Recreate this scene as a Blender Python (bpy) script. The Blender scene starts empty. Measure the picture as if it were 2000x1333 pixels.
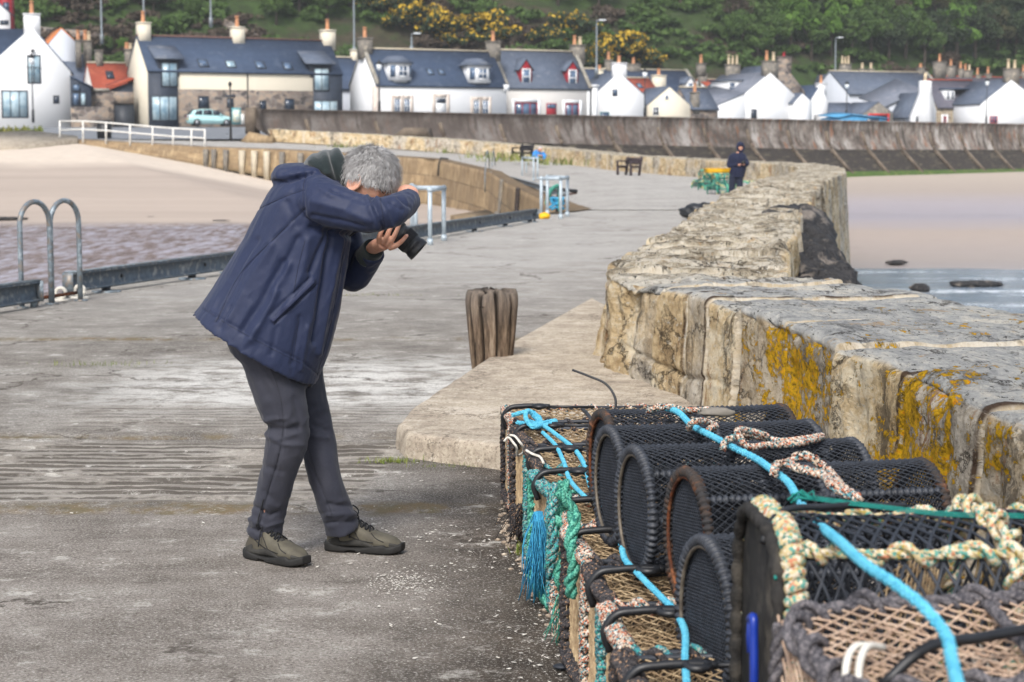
import bpy, bmesh, math, random
import numpy as np
from mathutils import Vector, Matrix
from mathutils.bvhtree import BVHTree
sc = bpy.context.scene
COL = sc.collection
rnd = random.Random(11)
NR = np.random.default_rng(5)
rad = math.radians
# ---------------------------------------------------------------- measuring the photograph
FPX, EYE = 3611.0, 1.52
TH = math.atan((666.5 - 290) / FPX)
CT, ST = math.cos(TH), math.sin(TH)
def ray(px, py):
    a = (px - 1000) / FPX; b = (666.5 - py) / FPX
    return np.array([a, CT + b * ST, -ST + b * CT])
def G(px, py, z=0.0):
    d = ray(px, py); t = (z - EYE) / d[2]
    return np.array([d[0] * t, d[1] * t, z])
def M(px, py, Y):
    d = ray(px, py); t = Y / d[1]
    return np.array([d[0] * t, Y, EYE + d[2] * t])
def proj(P):
    P = np.asarray(P, float); x = P[..., 0]; y = P[..., 1]; z = P[..., 2] - EYE
    dep = y * CT - z * ST; up = y * ST + z * CT
    return 1000 + FPX * x / dep, 666.5 - FPX * up / dep
# ---------------------------------------------------------------- noise
def _h(ix, iy, iz):
    h = (ix.astype(np.int64) * 374761393 + iy.astype(np.int64) * 668265263 + iz.astype(np.int64) * 1274126177) & 0xffffffff
    h = ((h ^ (h >> 13)) * 1103515245) & 0xffffffff
    h = ((h ^ (h >> 16)) * 747796405) & 0xffffffff
    return ((h ^ (h >> 15)) & 0xffff) / 65535.0
def vn(p):
    p = np.asarray(p, float); i = np.floor(p); f = p - i; u = f * f * (3 - 2 * f)
    x, y, z = i[..., 0], i[..., 1], i[..., 2]; r = 0
    for dx in (0, 1):
        for dy in (0, 1):
            for dz in (0, 1):
                w = (u[..., 0] if dx else 1 - u[..., 0]) * (u[..., 1] if dy else 1 - u[..., 1]) * (u[..., 2] if dz else 1 - u[..., 2])
                r = r + w * _h(x + dx, y + dy, z + dz)
    return r * 2 - 1
def fbm(p, o=4, g=.5):
    p = np.asarray(p, float); a = 1; r = 0; s = 0
    for k in range(o):
        r = r + a * vn(p * 2 ** k + 17.3 * k); s += a; a *= g
    return r / s
def interp(x, xs, ys):
    ys = np.asarray(ys, float)
    if ys.ndim == 1: return np.interp(x, xs, ys)
    return np.stack([np.interp(x, xs, ys[:, k]) for k in range(ys.shape[1])], -1)
def resample(pts, n, smooth=True):
    P = np.asarray(pts, float)
    d = np.r_[0, np.cumsum(np.linalg.norm(np.diff(P, axis=0), axis=1))]
    t = np.linspace(0, d[-1], n)
    if not smooth or len(P) < 3: return interp(t, d, P)
    m = np.gradient(P, d, axis=0)                       # cubic Hermite
    k = np.clip(np.searchsorted(d, t, side='right') - 1, 0, len(P) - 2)
    h = (d[k + 1] - d[k])[:, None]; u = ((t - d[k])[:, None]) / h
    return ((2*u**3-3*u**2+1)*P[k] + (u**3-2*u**2+u)*h*m[k] + (-2*u**3+3*u**2)*P[k+1] + (u**3-u**2)*h*m[k+1])
def nrm(v): return v / np.maximum(np.linalg.norm(v, axis=-1, keepdims=True), 1e-9)
def frames(P, ref=None):
    P = np.asarray(P, float); T = nrm(np.gradient(P, axis=0)); n = len(P)
    if ref is None:
        ref = np.array([0, 0, 1.0]) if abs(T[0][2]) < .9 else np.array([1.0, 0, 0])
    N = np.zeros_like(P); v = np.asarray(ref, float)
    for i in range(n):
        v = v - T[i] * np.dot(v, T[i]); v = v / max(np.linalg.norm(v), 1e-9); N[i] = v
    return T, N, np.cross(T, N)
# ---------------------------------------------------------------- mesh builder
class MB:
    def __init__(s): s.v = []; s.f = []; s.n = 0
    def add(s, V, faces, mi=0):
        V = np.asarray(V, float).reshape(-1, 3)
        if isinstance(faces, np.ndarray): s.f.append((faces + s.n, mi))
        else:
            by = {}
            for f in faces: by.setdefault(len(f), []).append(f)
            for k in by: s.f.append((np.array(by[k], int) + s.n, mi))
        s.v.append(V); s.n += len(V); return s
    def hexa(s, c8, mi=0):
        return s.add(c8, [(0,3,2,1),(4,5,6,7),(0,1,5,4),(1,2,6,5),(2,3,7,6),(3,0,4,7)], mi)
    def box(s, x0, x1, y0, y1, z0, z1, mi=0, M4=None):
        c = np.array([(x0,y0,z0),(x1,y0,z0),(x1,y1,z0),(x0,y1,z0),(x0,y0,z1),(x1,y0,z1),(x1,y1,z1),(x0,y1,z1)], float)
        if M4 is not None: c = c @ np.array(M4)[:3,:3].T + np.array(M4)[:3,3]
        return s.hexa(c, mi)
    def bar(s, a, b, w, h, up=(0,0,1), mi=0):
        a = np.asarray(a, float); b = np.asarray(b, float); t = nrm(b - a); up = np.asarray(up, float)
        sd = nrm(np.cross(t, up)); u = np.cross(sd, t); c = []
        for p in (a, b):
            for i, j in ((-1,-1),(1,-1),(1,1),(-1,1)): c.append(p + sd*i*w/2 + u*j*h/2)
        return s.add(c, [(0,1,2,3),(7,6,5,4),(0,4,5,1),(1,5,6,2),(2,6,7,3),(3,7,4,0)], mi)
    def prism(s, poly, vec, mi=0):
        P = np.asarray(poly, float); n = len(P); V = np.vstack([P, P + np.asarray(vec, float)])
        f = [tuple(range(n))[::-1], tuple(range(n, 2*n))] + [(i, (i+1) % n, n + (i+1) % n, n + i) for i in range(n)]
        return s.add(V, f, mi)
    def grid(s, V, mi=0, wrap=False):
        V = np.asarray(V, float); a, b = V.shape[:2]
        i = np.arange(a - 1)[:, None]; j = np.arange(b if wrap else b - 1)[None, :]; j2 = (j + 1) % b
        q = np.stack([i*b + j, i*b + j2, (i+1)*b + j2, (i+1)*b + j], -1).reshape(-1, 4)
        return s.add(V.reshape(-1, 3), q, mi)
    def loft(s, rings, mi=0, caps=True):
        V = np.asarray(rings, float); a, b = V.shape[:2]; k = s.n
        s.grid(V, mi, True)
        if caps:
            s.f.append((np.array([list(range(b))[::-1]]) + k, mi)); s.f.append((np.array([range(b)]) + k + (a-1)*b, mi))
        return s
    def tube(s, P, r, n=8, mi=0, caps=True, ref=None, flat=1.0):
        P = np.asarray(P, float); r = np.broadcast_to(np.asarray(r, float), (len(P),))
        T, N, B = frames(P, ref); a = np.arange(n) * 2 * np.pi / n
        V = P[:, None] + r[:, None, None] * (np.cos(a)[None, :, None] * N[:, None] * flat + np.sin(a)[None, :, None] * B[:, None])
        return s.loft(V, mi, caps)
    def strands(s, P, r, ref, n=3, mi=0):
        """P (k,m,3) polylines, ref (k,m,3) or (3,) surface normals"""
        P = np.asarray(P, float); T = nrm(np.gradient(P, axis=1)); ref = np.broadcast_to(np.asarray(ref, float), P.shape)
        B = nrm(np.cross(T, ref)); N = np.cross(B, T); a = np.arange(n) * 2 * np.pi / n
        V = P[:, :, None] + r * (np.cos(a)[None, None, :, None] * N[:, :, None] + np.sin(a)[None, None, :, None] * B[:, :, None])
        k, m = P.shape[:2]
        i = np.arange(k)[:, None, None]; j = np.arange(m-1)[None, :, None]; l = np.arange(n)[None, None, :]; l2 = (l+1) % n
        o = i*m*n
        q = np.stack([o + j*n + l, o + j*n + l2, o + (j+1)*n + l2, o + (j+1)*n + l], -1).reshape(-1, 4)
        return s.add(V.reshape(-1, 3), q, mi)
    def rope(s, P, R, turns_per_m=None, nst=3, n=6, mi=0, step=None):
        P = np.asarray(P, float); L = np.linalg.norm(np.diff(P, axis=0), axis=1).sum()
        tp = turns_per_m or 0.16 / R
        m = max(8, int(L * tp * 9)); m = min(m, 1500)
        Q = resample(P, m); T, N, B = frames(Q); t = np.linspace(0, L * tp * 2 * np.pi, m)
        for k in range(nst):
            a = t + k * 2 * np.pi / nst
            C = Q + R * .54 * (np.cos(a)[:, None] * N + np.sin(a)[:, None] * B)
            s.tube(C, R * (.55 if nst < 4 else .46), n, mi)
        return s
    def wrap(s, P, rb, rr, pitch, n=6, mi=0, jit=0.0, per=10):
        """a rope of radius rr wound round a bar of radius rb"""
        P = np.asarray(P, float); L = np.linalg.norm(np.diff(P, axis=0), axis=1).sum(); m = max(12, int(L / pitch * per))
        Q = resample(P, m); T, N, B = frames(Q); a = np.linspace(0, L / pitch * 2 * np.pi, m)
        if jit: a = a + jit * vn(np.stack([np.linspace(0, L*12, m), np.zeros(m) + P[0, 0]*9, np.zeros(m)], -1))
        rr2 = rr * (1 + .12 * np.sin(a * 7.3)) if jit else rr
        s.tube(Q + (rb + rr*.8) * (np.cos(a)[:, None]*N + np.sin(a)[:, None]*B), rr2, n, mi); return s
    def braid(s, P, R, n=6):
        P = np.asarray(P, float); L = np.linalg.norm(np.diff(P, axis=0), axis=1).sum(); m = min(int(L/(R*.42)), 1400); Q = resample(P, m); T, N, B = frames(Q); t = np.linspace(0, L/(R*7.5)*2*np.pi, m)
        s.tube(Q, R*.72, 8)
        for sg in (1, -1):
            for k in range(4):
                a = sg*t + k*np.pi/2 + (np.pi/4 if sg < 0 else 0); rr = R*(.70 + .12*np.cos(4*t + sg*np.pi/2 + np.pi*k)); s.tube(Q + rr[:, None]*(np.cos(a)[:, None]*N + np.sin(a)[:, None]*B), R*.34, 5)
        return s
    def ball(s, c, r, n=12, mi=0, sx=1, sy=1, sz=1, rough=0, seed=0, R3=None):
        la = np.linspace(0.02, np.pi - .02, n)[:, None]; lo = np.arange(n*2)[None] * np.pi / n
        d = np.stack([np.sin(la)*np.cos(lo), np.sin(la)*np.sin(lo), np.cos(la) + 0*lo], -1)
        k = r * (1 + rough * fbm(d * 1.7 + seed, 3)[..., None]); V = d * k * np.array([sx, sy, sz])
        if R3 is not None: V = V @ np.asarray(R3).T
        s.loft(V + np.asarray(c, float), mi); return s
    def mesh(s, name):
        me = bpy.data.meshes.new(name); V = np.vstack(s.v) if s.v else np.zeros((0, 3))
        me.vertices.add(len(V)); me.vertices.foreach_set('co', V.astype(np.float32).ravel())
        li = np.concatenate([f.ravel() for f, _ in s.f]); tot = np.concatenate([np.full(len(f), f.shape[1]) for f, _ in s.f])
        mi = np.concatenate([np.full(len(f), m) for f, m in s.f])
        me.loops.add(len(li)); me.loops.foreach_set('vertex_index', li.astype(np.int32))
        me.polygons.add(len(tot)); me.polygons.foreach_set('loop_start', np.r_[0, np.cumsum(tot)[:-1]].astype(np.int32))
        me.polygons.foreach_set('material_index', mi.astype(np.int32)); me.update(calc_edges=True); return me
    def build(s, name, mats, parent=None, smooth=False, **props):
        me = s.mesh(name); return link(name, me, mats, parent, smooth, **props)
def link(name, me, mats, parent=None, smooth=False, **props):
    o = bpy.data.objects.new(name, me)
    me.materials.clear()
    for m in (mats if isinstance(mats, (list, tuple)) else [mats]): me.materials.append(m)
    if smooth: me.polygons.foreach_set('use_smooth', np.ones(len(me.polygons), bool))
    COL.objects.link(o)
    if parent is not None:
        o.parent = parent
    for k, v in props.items(): o[k] = v
    return o
def thing(name, label, cat, loc=(0, 0, 0), rz=0, group=None, ry=0, rx=0):
    o = bpy.data.objects.new(name, None); COL.objects.link(o); o.location = loc; o.rotation_euler = (rx, ry, rz)
    o.empty_display_size = .2; o['label'] = label; o['category'] = cat
    if group: o['group'] = group
    return o
def copy_tree(o, parent=None):
    c = o.copy(); COL.objects.link(c); c.parent = parent
    for ch in [x for x in bpy.data.objects if x.parent == o]: copy_tree(ch, c)
    return c
def attr(o, name, vals):
    a = o.data.attributes.new(name, 'FLOAT', 'POINT'); a.data.foreach_set('value', np.asarray(vals, np.float32).ravel())
def attrv(o, name, vals):
    a = o.data.attributes.new(name, 'FLOAT_VECTOR', 'POINT'); a.data.foreach_set('vector', np.asarray(vals, np.float32).ravel())
def fuse(mb, voxel, it=4, fac=.5):
    """grow one closed skin round overlapping closed shapes, smoothed; returns a mesh"""
    me = mb.mesh('tmp'); bm = bmesh.new(); bm.from_mesh(me); bmesh.ops.recalc_face_normals(bm, faces=bm.faces); bm.to_mesh(me); bm.free()
    o = bpy.data.objects.new('tmp', me); COL.objects.link(o)
    m = o.modifiers.new('r', 'REMESH'); m.mode = 'VOXEL'; m.voxel_size = voxel
    if it:
        q = o.modifiers.new('s', 'SMOOTH'); q.iterations = it; q.factor = fac
    dg = bpy.context.evaluated_depsgraph_get(); dg.update()
    res = bpy.data.meshes.new_from_object(o.evaluated_get(dg)); bpy.data.objects.remove(o); bpy.data.meshes.remove(me)
    return res
def vco(me):
    a = np.empty(len(me.vertices) * 3, np.float32); me.vertices.foreach_get('co', a); return a.reshape(-1, 3).astype(float)
def vno(me):
    a = np.empty(len(me.vertices) * 3, np.float32); me.vertices.foreach_get('normal', a); return a.reshape(-1, 3).astype(float)
def setco(me, V): me.vertices.foreach_set('co', np.asarray(V, np.float32).ravel()); me.update()
def limb(pts, rs, n=14, m=24, flat=1.0, ref=None):
    """a tapering limb through points; returns rings"""
    P = resample(pts, m); d = np.r_[0, np.cumsum(np.linalg.norm(np.diff(np.asarray(pts, float), axis=0), axis=1))]
    r = np.interp(np.linspace(0, d[-1], m), d, rs); T, N, B = frames(P, ref); a = np.arange(n) * 2*np.pi/n
    return P[:, None] + r[:, None, None]*(np.cos(a)[None, :, None]*N[:, None]*flat + np.sin(a)[None, :, None]*B[:, None])
def torus_pts(c, r, u, v, n=32, a0=0, a1=2*math.pi):
    a = np.linspace(a0, a1, n); c = np.asarray(c, float)
    return c + r*(np.cos(a)[:, None]*np.asarray(u, float) + np.sin(a)[:, None]*np.asarray(v, float))
# ---------------------------------------------------------------- materials
def lin(r, g, b):
    f = lambda c: (c/255/12.92 if c/255 <= .04045 else ((c/255+.055)/1.055)**2.4)
    return (f(r), f(g), f(b), 1)
class Mt:
    def __init__(s, name, rough=.75, metal=0, spec=.35):
        s.m = bpy.data.materials.new(name); s.m.use_nodes = True; s.t = s.m.node_tree; s.b = s.t.nodes['Principled BSDF']
        s.set(s.b, {'Roughness': rough, 'Metallic': metal, 'Specular IOR Level': spec})
        s._pos = None
    def set(s, node, ins):
        for k, v in ins.items():
            i = node.inputs[k]
            if isinstance(v, bpy.types.NodeSocket): s.t.links.new(v, i)
            else: i.default_value = v
    def n(s, ty, ins=None, out=0, **at):
        x = s.t.nodes.new(ty)
        for k, v in at.items(): setattr(x, k, v)
        s.set(x, ins or {}); return x.outputs[out]
    def pos(s, kind='w'):
        return s.n('ShaderNodeNewGeometry') if kind == 'w' else s.n('ShaderNodeTexCoord', out=3)
    def mapv(s, v, sc=(1,1,1), lo=(0,0,0), ro=(0,0,0)): return s.n('ShaderNodeMapping', {'Vector': v, 'Scale': sc, 'Location': lo, 'Rotation': ro})
    def noise(s, v, scale, detail=6, rough=.6, dist=0, out=0): return s.n('ShaderNodeTexNoise', {'Vector': v, 'Scale': scale, 'Detail': detail, 'Roughness': rough, 'Distortion': dist}, out)
    def vor(s, v, scale, out=0, feature='F1'): return s.n('ShaderNodeTexVoronoi', {'Vector': v, 'Scale': scale}, out, feature=feature)
    def ramp(s, f, stops, interp='LINEAR'):
        x = s.t.nodes.new('ShaderNodeValToRGB'); x.color_ramp.interpolation = interp; e = x.color_ramp.elements
        while len(e) < len(stops): e.new(.5)
        for i, (p, c) in enumerate(stops):
            e[i].position = p; e[i].color = c if hasattr(c, '__len__') else (c, c, c, 1)
        s.t.links.new(f, x.inputs[0]); return x.outputs[0]
    def mix(s, f, a, b, mode='MIX'):
        x = s.t.nodes.new('ShaderNodeMix'); x.data_type = 'RGBA'; x.blend_type = mode
        for k, v in ((0, f), (6, a), (7, b)):
            i = x.inputs[k]
            if isinstance(v, bpy.types.NodeSocket): s.t.links.new(v, i)
            else: i.default_value = v
        return x.outputs[2]
    def math(s, op, a, b=0.0, c=None, clamp=False):
        x = s.t.nodes.new('ShaderNodeMath'); x.operation = op; x.use_clamp = clamp
        for k, v in ((0, a), (1, b)) + (((2, c),) if c is not None else ()):
            if isinstance(v, bpy.types.NodeSocket): s.t.links.new(v, x.inputs[k])
            else: x.inputs[k].default_value = v
        return x.outputs[0]
    def sep(s, v): x = s.t.nodes.new('ShaderNodeSeparateXYZ'); s.t.links.new(v, x.inputs[0]); return x.outputs
    def attr(s, name, out=2): return s.n('ShaderNodeAttribute', out=out, attribute_name=name)
    def col(s, c): s.set(s.b, {'Base Color': c})
    def bump(s, h, strength=.4, dist=.02, nrm=None):
        i = {'Height': h, 'Strength': strength, 'Distance': dist}
        if nrm is not None: i['Normal'] = nrm
        o = s.n('ShaderNodeBump', i); s.set(s.b, {'Normal': o}); return o
def mat(name, c1, c2=None, scale=6, rough=.75, metal=0, spec=.35, bump=0, bscale=40, bdist=.01, st=(1,1,1), c3=None, lo=.35, hi=.65, kind='w', detail=6):
    k = Mt(name, rough, metal, spec); v = k.mapv(k.pos(kind), st); n = k.noise(v, scale, detail)
    c2 = c2 or tuple(x*.8 for x in c1[:3]) + (1,)
    stops = [(lo, c1), (hi, c2)] if c3 is None else [(lo, c1), ((lo+hi)/2, c2), (hi, c3)]
    k.col(k.ramp(n, stops))
    if bump: k.bump(k.noise(v, bscale, 5), bump, bdist)
    return k.m
MT = {}
MT['galv'] = mat('galvanised_steel', lin(150,160,166), lin(108,120,128), 14, .5, .35, .5, .25, 60, .004, c3=lin(128,118,108))
MT['galv_light'] = mat('pale_pipe_paint', lin(178,190,198), lin(156,168,176), 14, .5, .1, .5)
MT['rail'] = mat('weathered_rail_paint', lin(88,100,110), lin(70,80,90), 9, .55, .2, .4, .3, 50, .005, c3=lin(128,132,132))
MT['rust'] = mat('rusty_iron', lin(110,62,38), lin(70,44,34), 22, .85, .1, .2, .6, 70, .006, c3=lin(140,90,60))
MT['whitepaint'] = mat('white_paint', lin(226,226,222), lin(200,198,192), 7, .55)
MT['black_plastic'] = mat('black_plastic', lin(30,32,36), lin(22,23,26), 20, .45, 0, .5)
MT['black_metal'] = mat('black_iron', lin(36,38,42), lin(26,28,31), 12, .5, .1, .5)
MT['slate'] = None
def roof_mat(name, c1, c2, c3):
    k = Mt(name, .72, 0, .3); v = k.pos('o')
    a = k.noise(v, .9, 6); b = k.noise(k.mapv(v, (2.2, 2.2, 6)), 3, 3, .7)
    c = k.ramp(a, [(.3, c1), (.55, c2), (.75, c3)])
    k.col(k.mix(.5, c, k.ramp(b, [(.3, .25), (.7, .8)]), 'SOFT_LIGHT'))
    z = k.sep(v)[2]; w = k.math('FRACT', k.math('MULTIPLY', z, 5.5)); k.bump(w, .5, .03); return k.m
MT['slate_blue'] = roof_mat('blue_slate', lin(66,80,102), lin(56,70,92), lin(84,96,114))
MT['slate_grey'] = roof_mat('grey_slate', lin(98,106,120), lin(82,92,108), lin(122,126,134))
MT['slate_light'] = roof_mat('pale_slate', lin(122,126,136), lin(104,110,122), lin(142,142,148))
MT['slate_brown'] = roof_mat('worn_slate', lin(104,100,108), lin(86,86,98), lin(126,118,118))
MT['pantile'] = roof_mat('red_pantile', lin(168,82,58), lin(148,70,52), lin(190,108,76))
MT['pantile_orange'] = roof_mat('orange_pantile', lin(204,130,76), lin(186,110,64), lin(214,150,96))
def render_mat(name, c, stain=.25):
    k = Mt(name, .85, 0, .2); v = k.pos('o'); n = k.noise(k.mapv(v, (1, 1, .35)), .8, 7, .65)
    k.col(k.mix(k.ramp(n, [(.5, 0.0), (.85, stain)]), c, tuple(x*.72 for x in c[:3]) + (1,)))
    k.bump(k.noise(v, 30, 4), .15, .01); return k.m
MT['harl_white'] = render_mat('white_harling', (.70,.71,.72,1))
MT['harl_bright'] = render_mat('bright_white_harling', (.74,.75,.76,1), .25)
MT['harl_cream'] = render_mat('cream_harling', (.68,.62,.50,1))
MT['harl_sand'] = render_mat('sand_harling', (.70,.64,.50,1))
MT['harl_beige'] = render_mat('pale_beige_harling', (.62,.60,.57,1))
MT['harl_grey'] = render_mat('grey_harling', (.50,.53,.58,1))
MT['cladding'] = mat('dark_cladding', lin(54,62,76), lin(46,54,66), 3, .6)
def rubble(name, c1, c2, c3, mort, sc=1.6):
    k = Mt(name, .9, 0, .2); v = k.pos('o'); v2 = k.mapv(v, (1, 1, 1.6))
    n = k.noise(v2, 1.1, 3); vv = k.n('ShaderNodeVectorMath', {0: v2, 1: k.noise(v2, 2, 2, out=1)}, operation='ADD')
    c = k.ramp(k.sep(k.vor(vv, sc, 1))[0], [(.1, c1), (.45, c2), (.8, c3)])
    e = k.ramp(k.vor(vv, sc, 0, 'DISTANCE_TO_EDGE'), [(.02, 1.0), (.1, 0.0)])
    k.col(k.mix(e, c, mort)); k.bump(e, -.6, .05); return k.m
MT['rubble'] = rubble('rubble_stone', lin(70,66,66), lin(118,106,98), lin(152,136,120), lin(128,122,116))
MT['rubble_tan'] = rubble('tan_stone', lin(146,130,108), lin(172,156,130), lin(124,114,100), lin(176,166,148), 2.2)
MT['stone_chim'] = mat('chimney_stone', lin(132,126,116), lin(108,104,98), 2, .9, c3=lin(152,144,130))
MT['skew'] = mat('skew_stone', lin(168,162,150), lin(132,128,120), 2.5, .9)
MT['cream_stone'] = mat('ridge_stone', lin(196,186,164), lin(170,160,142), 3, .9)
MT['pink_stone'] = mat('pink_sandstone', lin(206,196,186), lin(186,172,162), 3, .9)
MT['ridge_clay'] = mat('dull_clay_ridge', lin(118,88,80), lin(98,80,78), 3, .9)
MT['pot_clay'] = mat('chimney_pot_clay', lin(204,148,108), lin(176,124,92), 5, .8)
MT['pot_cream'] = mat('chimney_pot_cream', lin(208,190,160), lin(186,168,140), 5, .8)
MT['dark_red'] = mat('dark_red_paint', lin(152,34,46), lin(136,28,40), 4, .5)
MT['red'] = mat('bright_red_paint', lin(196,50,48), lin(180,40,40), 4, .5)
MT['frame_dark'] = mat('dark_frame', lin(52,58,66), lin(44,48,56), 4, .5)
MT['frame_white'] = mat('white_frame', lin(228,230,232), lin(212,214,216), 4, .5)
MT['teal'] = mat('teal_paint', lin(96,150,156), lin(82,136,142), 4, .5)
MT['shed_blue'] = mat('blue_shed_paint', lin(82,154,196), lin(68,136,178), 2, .6)
def glass(name, c, c2, rough=.12):
    k = Mt(name, rough, 0, .5); v = k.pos('o'); n = k.noise(k.mapv(v, (1.3, 1.3, .7)), 1.3, 3)
    k.col(k.ramp(n, [(.35, c), (.6, c2)])); return k.m
MT['glass'] = glass('window_glass', lin(58,74,96), lin(96,118,144))
MT['glass_dark'] = glass('dark_window_glass', lin(34,42,54), lin(54,66,82))
MT['glass_blind'] = glass('glass_before_blind', lin(120,150,168), lin(176,196,204), .2)
MT['glass_car'] = glass('car_glass', lin(26,34,42), lin(40,52,60), .08)
# ---- the sandstone harbour wall
def wall_mat():
    k = Mt('sandstone_wall', .95, 0, .12); w0 = k.attr('uvw', 1); w = k.mapv(w0, (.55, 1, 1)); up = k.attr('top'); far = k.attr('far'); bl = k.attr('blk')
    A = lambda *t: k.math('ADD', *t); X = lambda *t: k.math('MULTIPLY', *t)
    wv = k.n('ShaderNodeVectorMath', {0: w, 1: k.n('ShaderNodeVectorMath', {0: k.noise(w, 3, 5, .7, out=1), 'Scale': .22}, operation='SCALE')}, operation='ADD')
    n1 = k.noise(wv, 2.2, 10, .74); n2 = k.noise(w, 9, 10, .78); n3 = k.noise(w, 42, 7, .75); n4 = k.noise(w, .8, 5, .6); n5 = k.noise(wv, 5, 9, .76)
    tan_ = k.ramp(A(X(n2, .45), X(n1, .55)), [(.36, lin(108,92,72)), (.43, lin(170,146,110)), (.5, lin(204,182,144)), (.57, lin(222,210,184)), (.65, lin(170,158,138))])
    gry = k.ramp(A(X(n2, .5), X(n5, .5)), [(.37, lin(84,79,72)), (.44, lin(142,134,122)), (.51, lin(184,174,158)), (.6, lin(216,208,194))])
    face = k.mix(k.ramp(A(A(X(bl, .8), X(k.math('SUBTRACT', n4, .5), 1.8)), X(k.math('SUBTRACT', n1, .5), 1.4)), [(.36, 0.0), (.8, 1.0)]), tan_, gry)
    run = k.noise(k.mapv(wv, (5, 2, .9)), 1.3, 8, .74); face = k.mix(k.ramp(run, [(.55, 0.0), (.62, .8)]), face, lin(74,66,56))
    face = k.mix(k.ramp(k.noise(k.mapv(wv, (4, 2, .8), (3.3,0,0)), 1.1, 8, .74), [(.585, 0.0), (.64, .8)]), face, lin(140,92,54))
    top = k.ramp(A(X(n2, .55), X(n1, .45)), [(.36, lin(100,101,100)), (.43, lin(146,147,146)), (.51, lin(176,176,172)), (.6, lin(206,200,186))])
    st = k.noise(k.mapv(wv, (6, 1.5, 3)), 1.1, 10, .76); topf = k.ramp(A(X(st, .6), X(n2, .4)), [(.38, lin(66,59,52)), (.43, lin(118,108,92)), (.49, lin(166,155,134)), (.56, lin(206,198,182)), (.65, lin(160,136,100))])
    top = k.mix(far, top, topf); top = k.mix(k.ramp(k.noise(wv, 3.5, 8, .76), [(.58, 0.0), (.64, .75)]), top, lin(176,146,104))
    c = k.mix(up, face, top)
    cr = k.ramp(k.vor(k.n('ShaderNodeVectorMath', {0: w, 1: k.n('ShaderNodeVectorMath', {0: k.noise(w, 4, 7, .75, out=1), 'Scale': .5}, operation='SCALE')}, operation='ADD'), 2.6, 0, 'DISTANCE_TO_EDGE'), [(.006, 1.0), (.028, 0.0)])
    crm = X(cr, k.ramp(k.noise(w, 2.1, 4), [(.42, 0.0), (.54, 1.0)])); c = k.mix(X(crm, .8), c, lin(56,48,40))
    pit = k.ramp(n3, [(.58, 0.0), (.66, .85)]); c = k.mix(pit, c, lin(62,55,48))
    c = k.mix(k.ramp(k.noise(w, 24, 7, .8), [(.57, 0.0), (.62, .85)]), c, lin(206,202,190))
    spk = X(k.ramp(k.noise(w, 30, 6, .75), [(.60, 0.0), (.63, 1.0)]), up); c = k.mix(spk, c, lin(46,45,44))
    j = k.attr('joint'); jm = k.ramp(X(X(j, k.math('SUBTRACT', 1.0, X(far, .45))), k.ramp(k.noise(wv, 5, 6, .7), [(.34, .3), (.44, 1.0)])), [(.30, 0.0), (.5, 1.0)])
    c = k.mix(jm, c, k.mix(k.ramp(n2, [(.4, 0.0), (.6, 1.0)]), lin(218,210,194), lin(188,170,140)))
    c = k.mix(X(k.ramp(k.attr('jside'), [(.35, 0.0), (.8, 1.0)]), k.ramp(n5, [(.42, .2), (.52, .95)])), c, lin(70,52,38))
    li = k.attr('lich'); ln = A(X(k.noise(k.mapv(wv, (1, 1, .8)), 5.2, 10, .74), .62), X(k.noise(w, 24, 6, .7), .38)); ls = A(ln, X(li, .125))
    lm = k.ramp(ls, [(.608, 0.0), (.622, 1.0)]); rim = k.ramp(ls, [(.585, 0.0), (.606, .55)]); c = k.mix(rim, c, lin(104,92,62))
    lc = k.ramp(k.noise(w, 34, 6, .75), [(.36, lin(84,70,26)), (.45, lin(164,128,26)), (.54, lin(208,164,32)), (.63, lin(212,140,26)), (.7, lin(120,98,36))])
    c = k.mix(lm, c, lc); k.col(c)
    h = A(A(X(n2, 1.0), X(n3, .5)), A(X(lm, .10), X(n5, .8))); h = A(h, A(X(crm, -.5), X(pit, -.18)))
    k.bump(A(h, X(X(st, far), 1.0)), 1.0, .04); return k.m
MT['wall'] = wall_mat()
def quay_mat():
    k = Mt('quay_stone', .9, 0, .2); w = k.attr('uvw', 1); br = k.t.nodes.new('ShaderNodeTexBrick')
    k.t.links.new(k.mapv(w, (1,1,1)), br.inputs['Vector']); br.offset = .37
    k.set(br, {'Scale': 1.0, 'Brick Width': 1.5, 'Row Height': .8, 'Mortar Size': .02, 'Mortar Smooth': .3, 'Bias': 0.0,
               'Color1': lin(168,146,114), 'Color2': lin(136,118,94), 'Mortar': lin(96,84,70)})
    n = k.noise(w, 1.6, 8, .7); c = k.mix(k.ramp(n, [(.42, 0.0), (.62, .85)]), br.outputs[0], lin(122,102,78))
    c = k.mix(k.ramp(k.noise(k.mapv(w, (3,.4,1)), 1.2, 6), [(.55, 0.0), (.68, .7)]), c, lin(186,166,132))
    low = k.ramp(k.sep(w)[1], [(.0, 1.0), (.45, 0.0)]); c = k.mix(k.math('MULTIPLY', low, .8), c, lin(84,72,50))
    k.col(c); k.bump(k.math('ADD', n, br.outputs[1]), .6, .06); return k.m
MT['quay'] = quay_mat()
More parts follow.
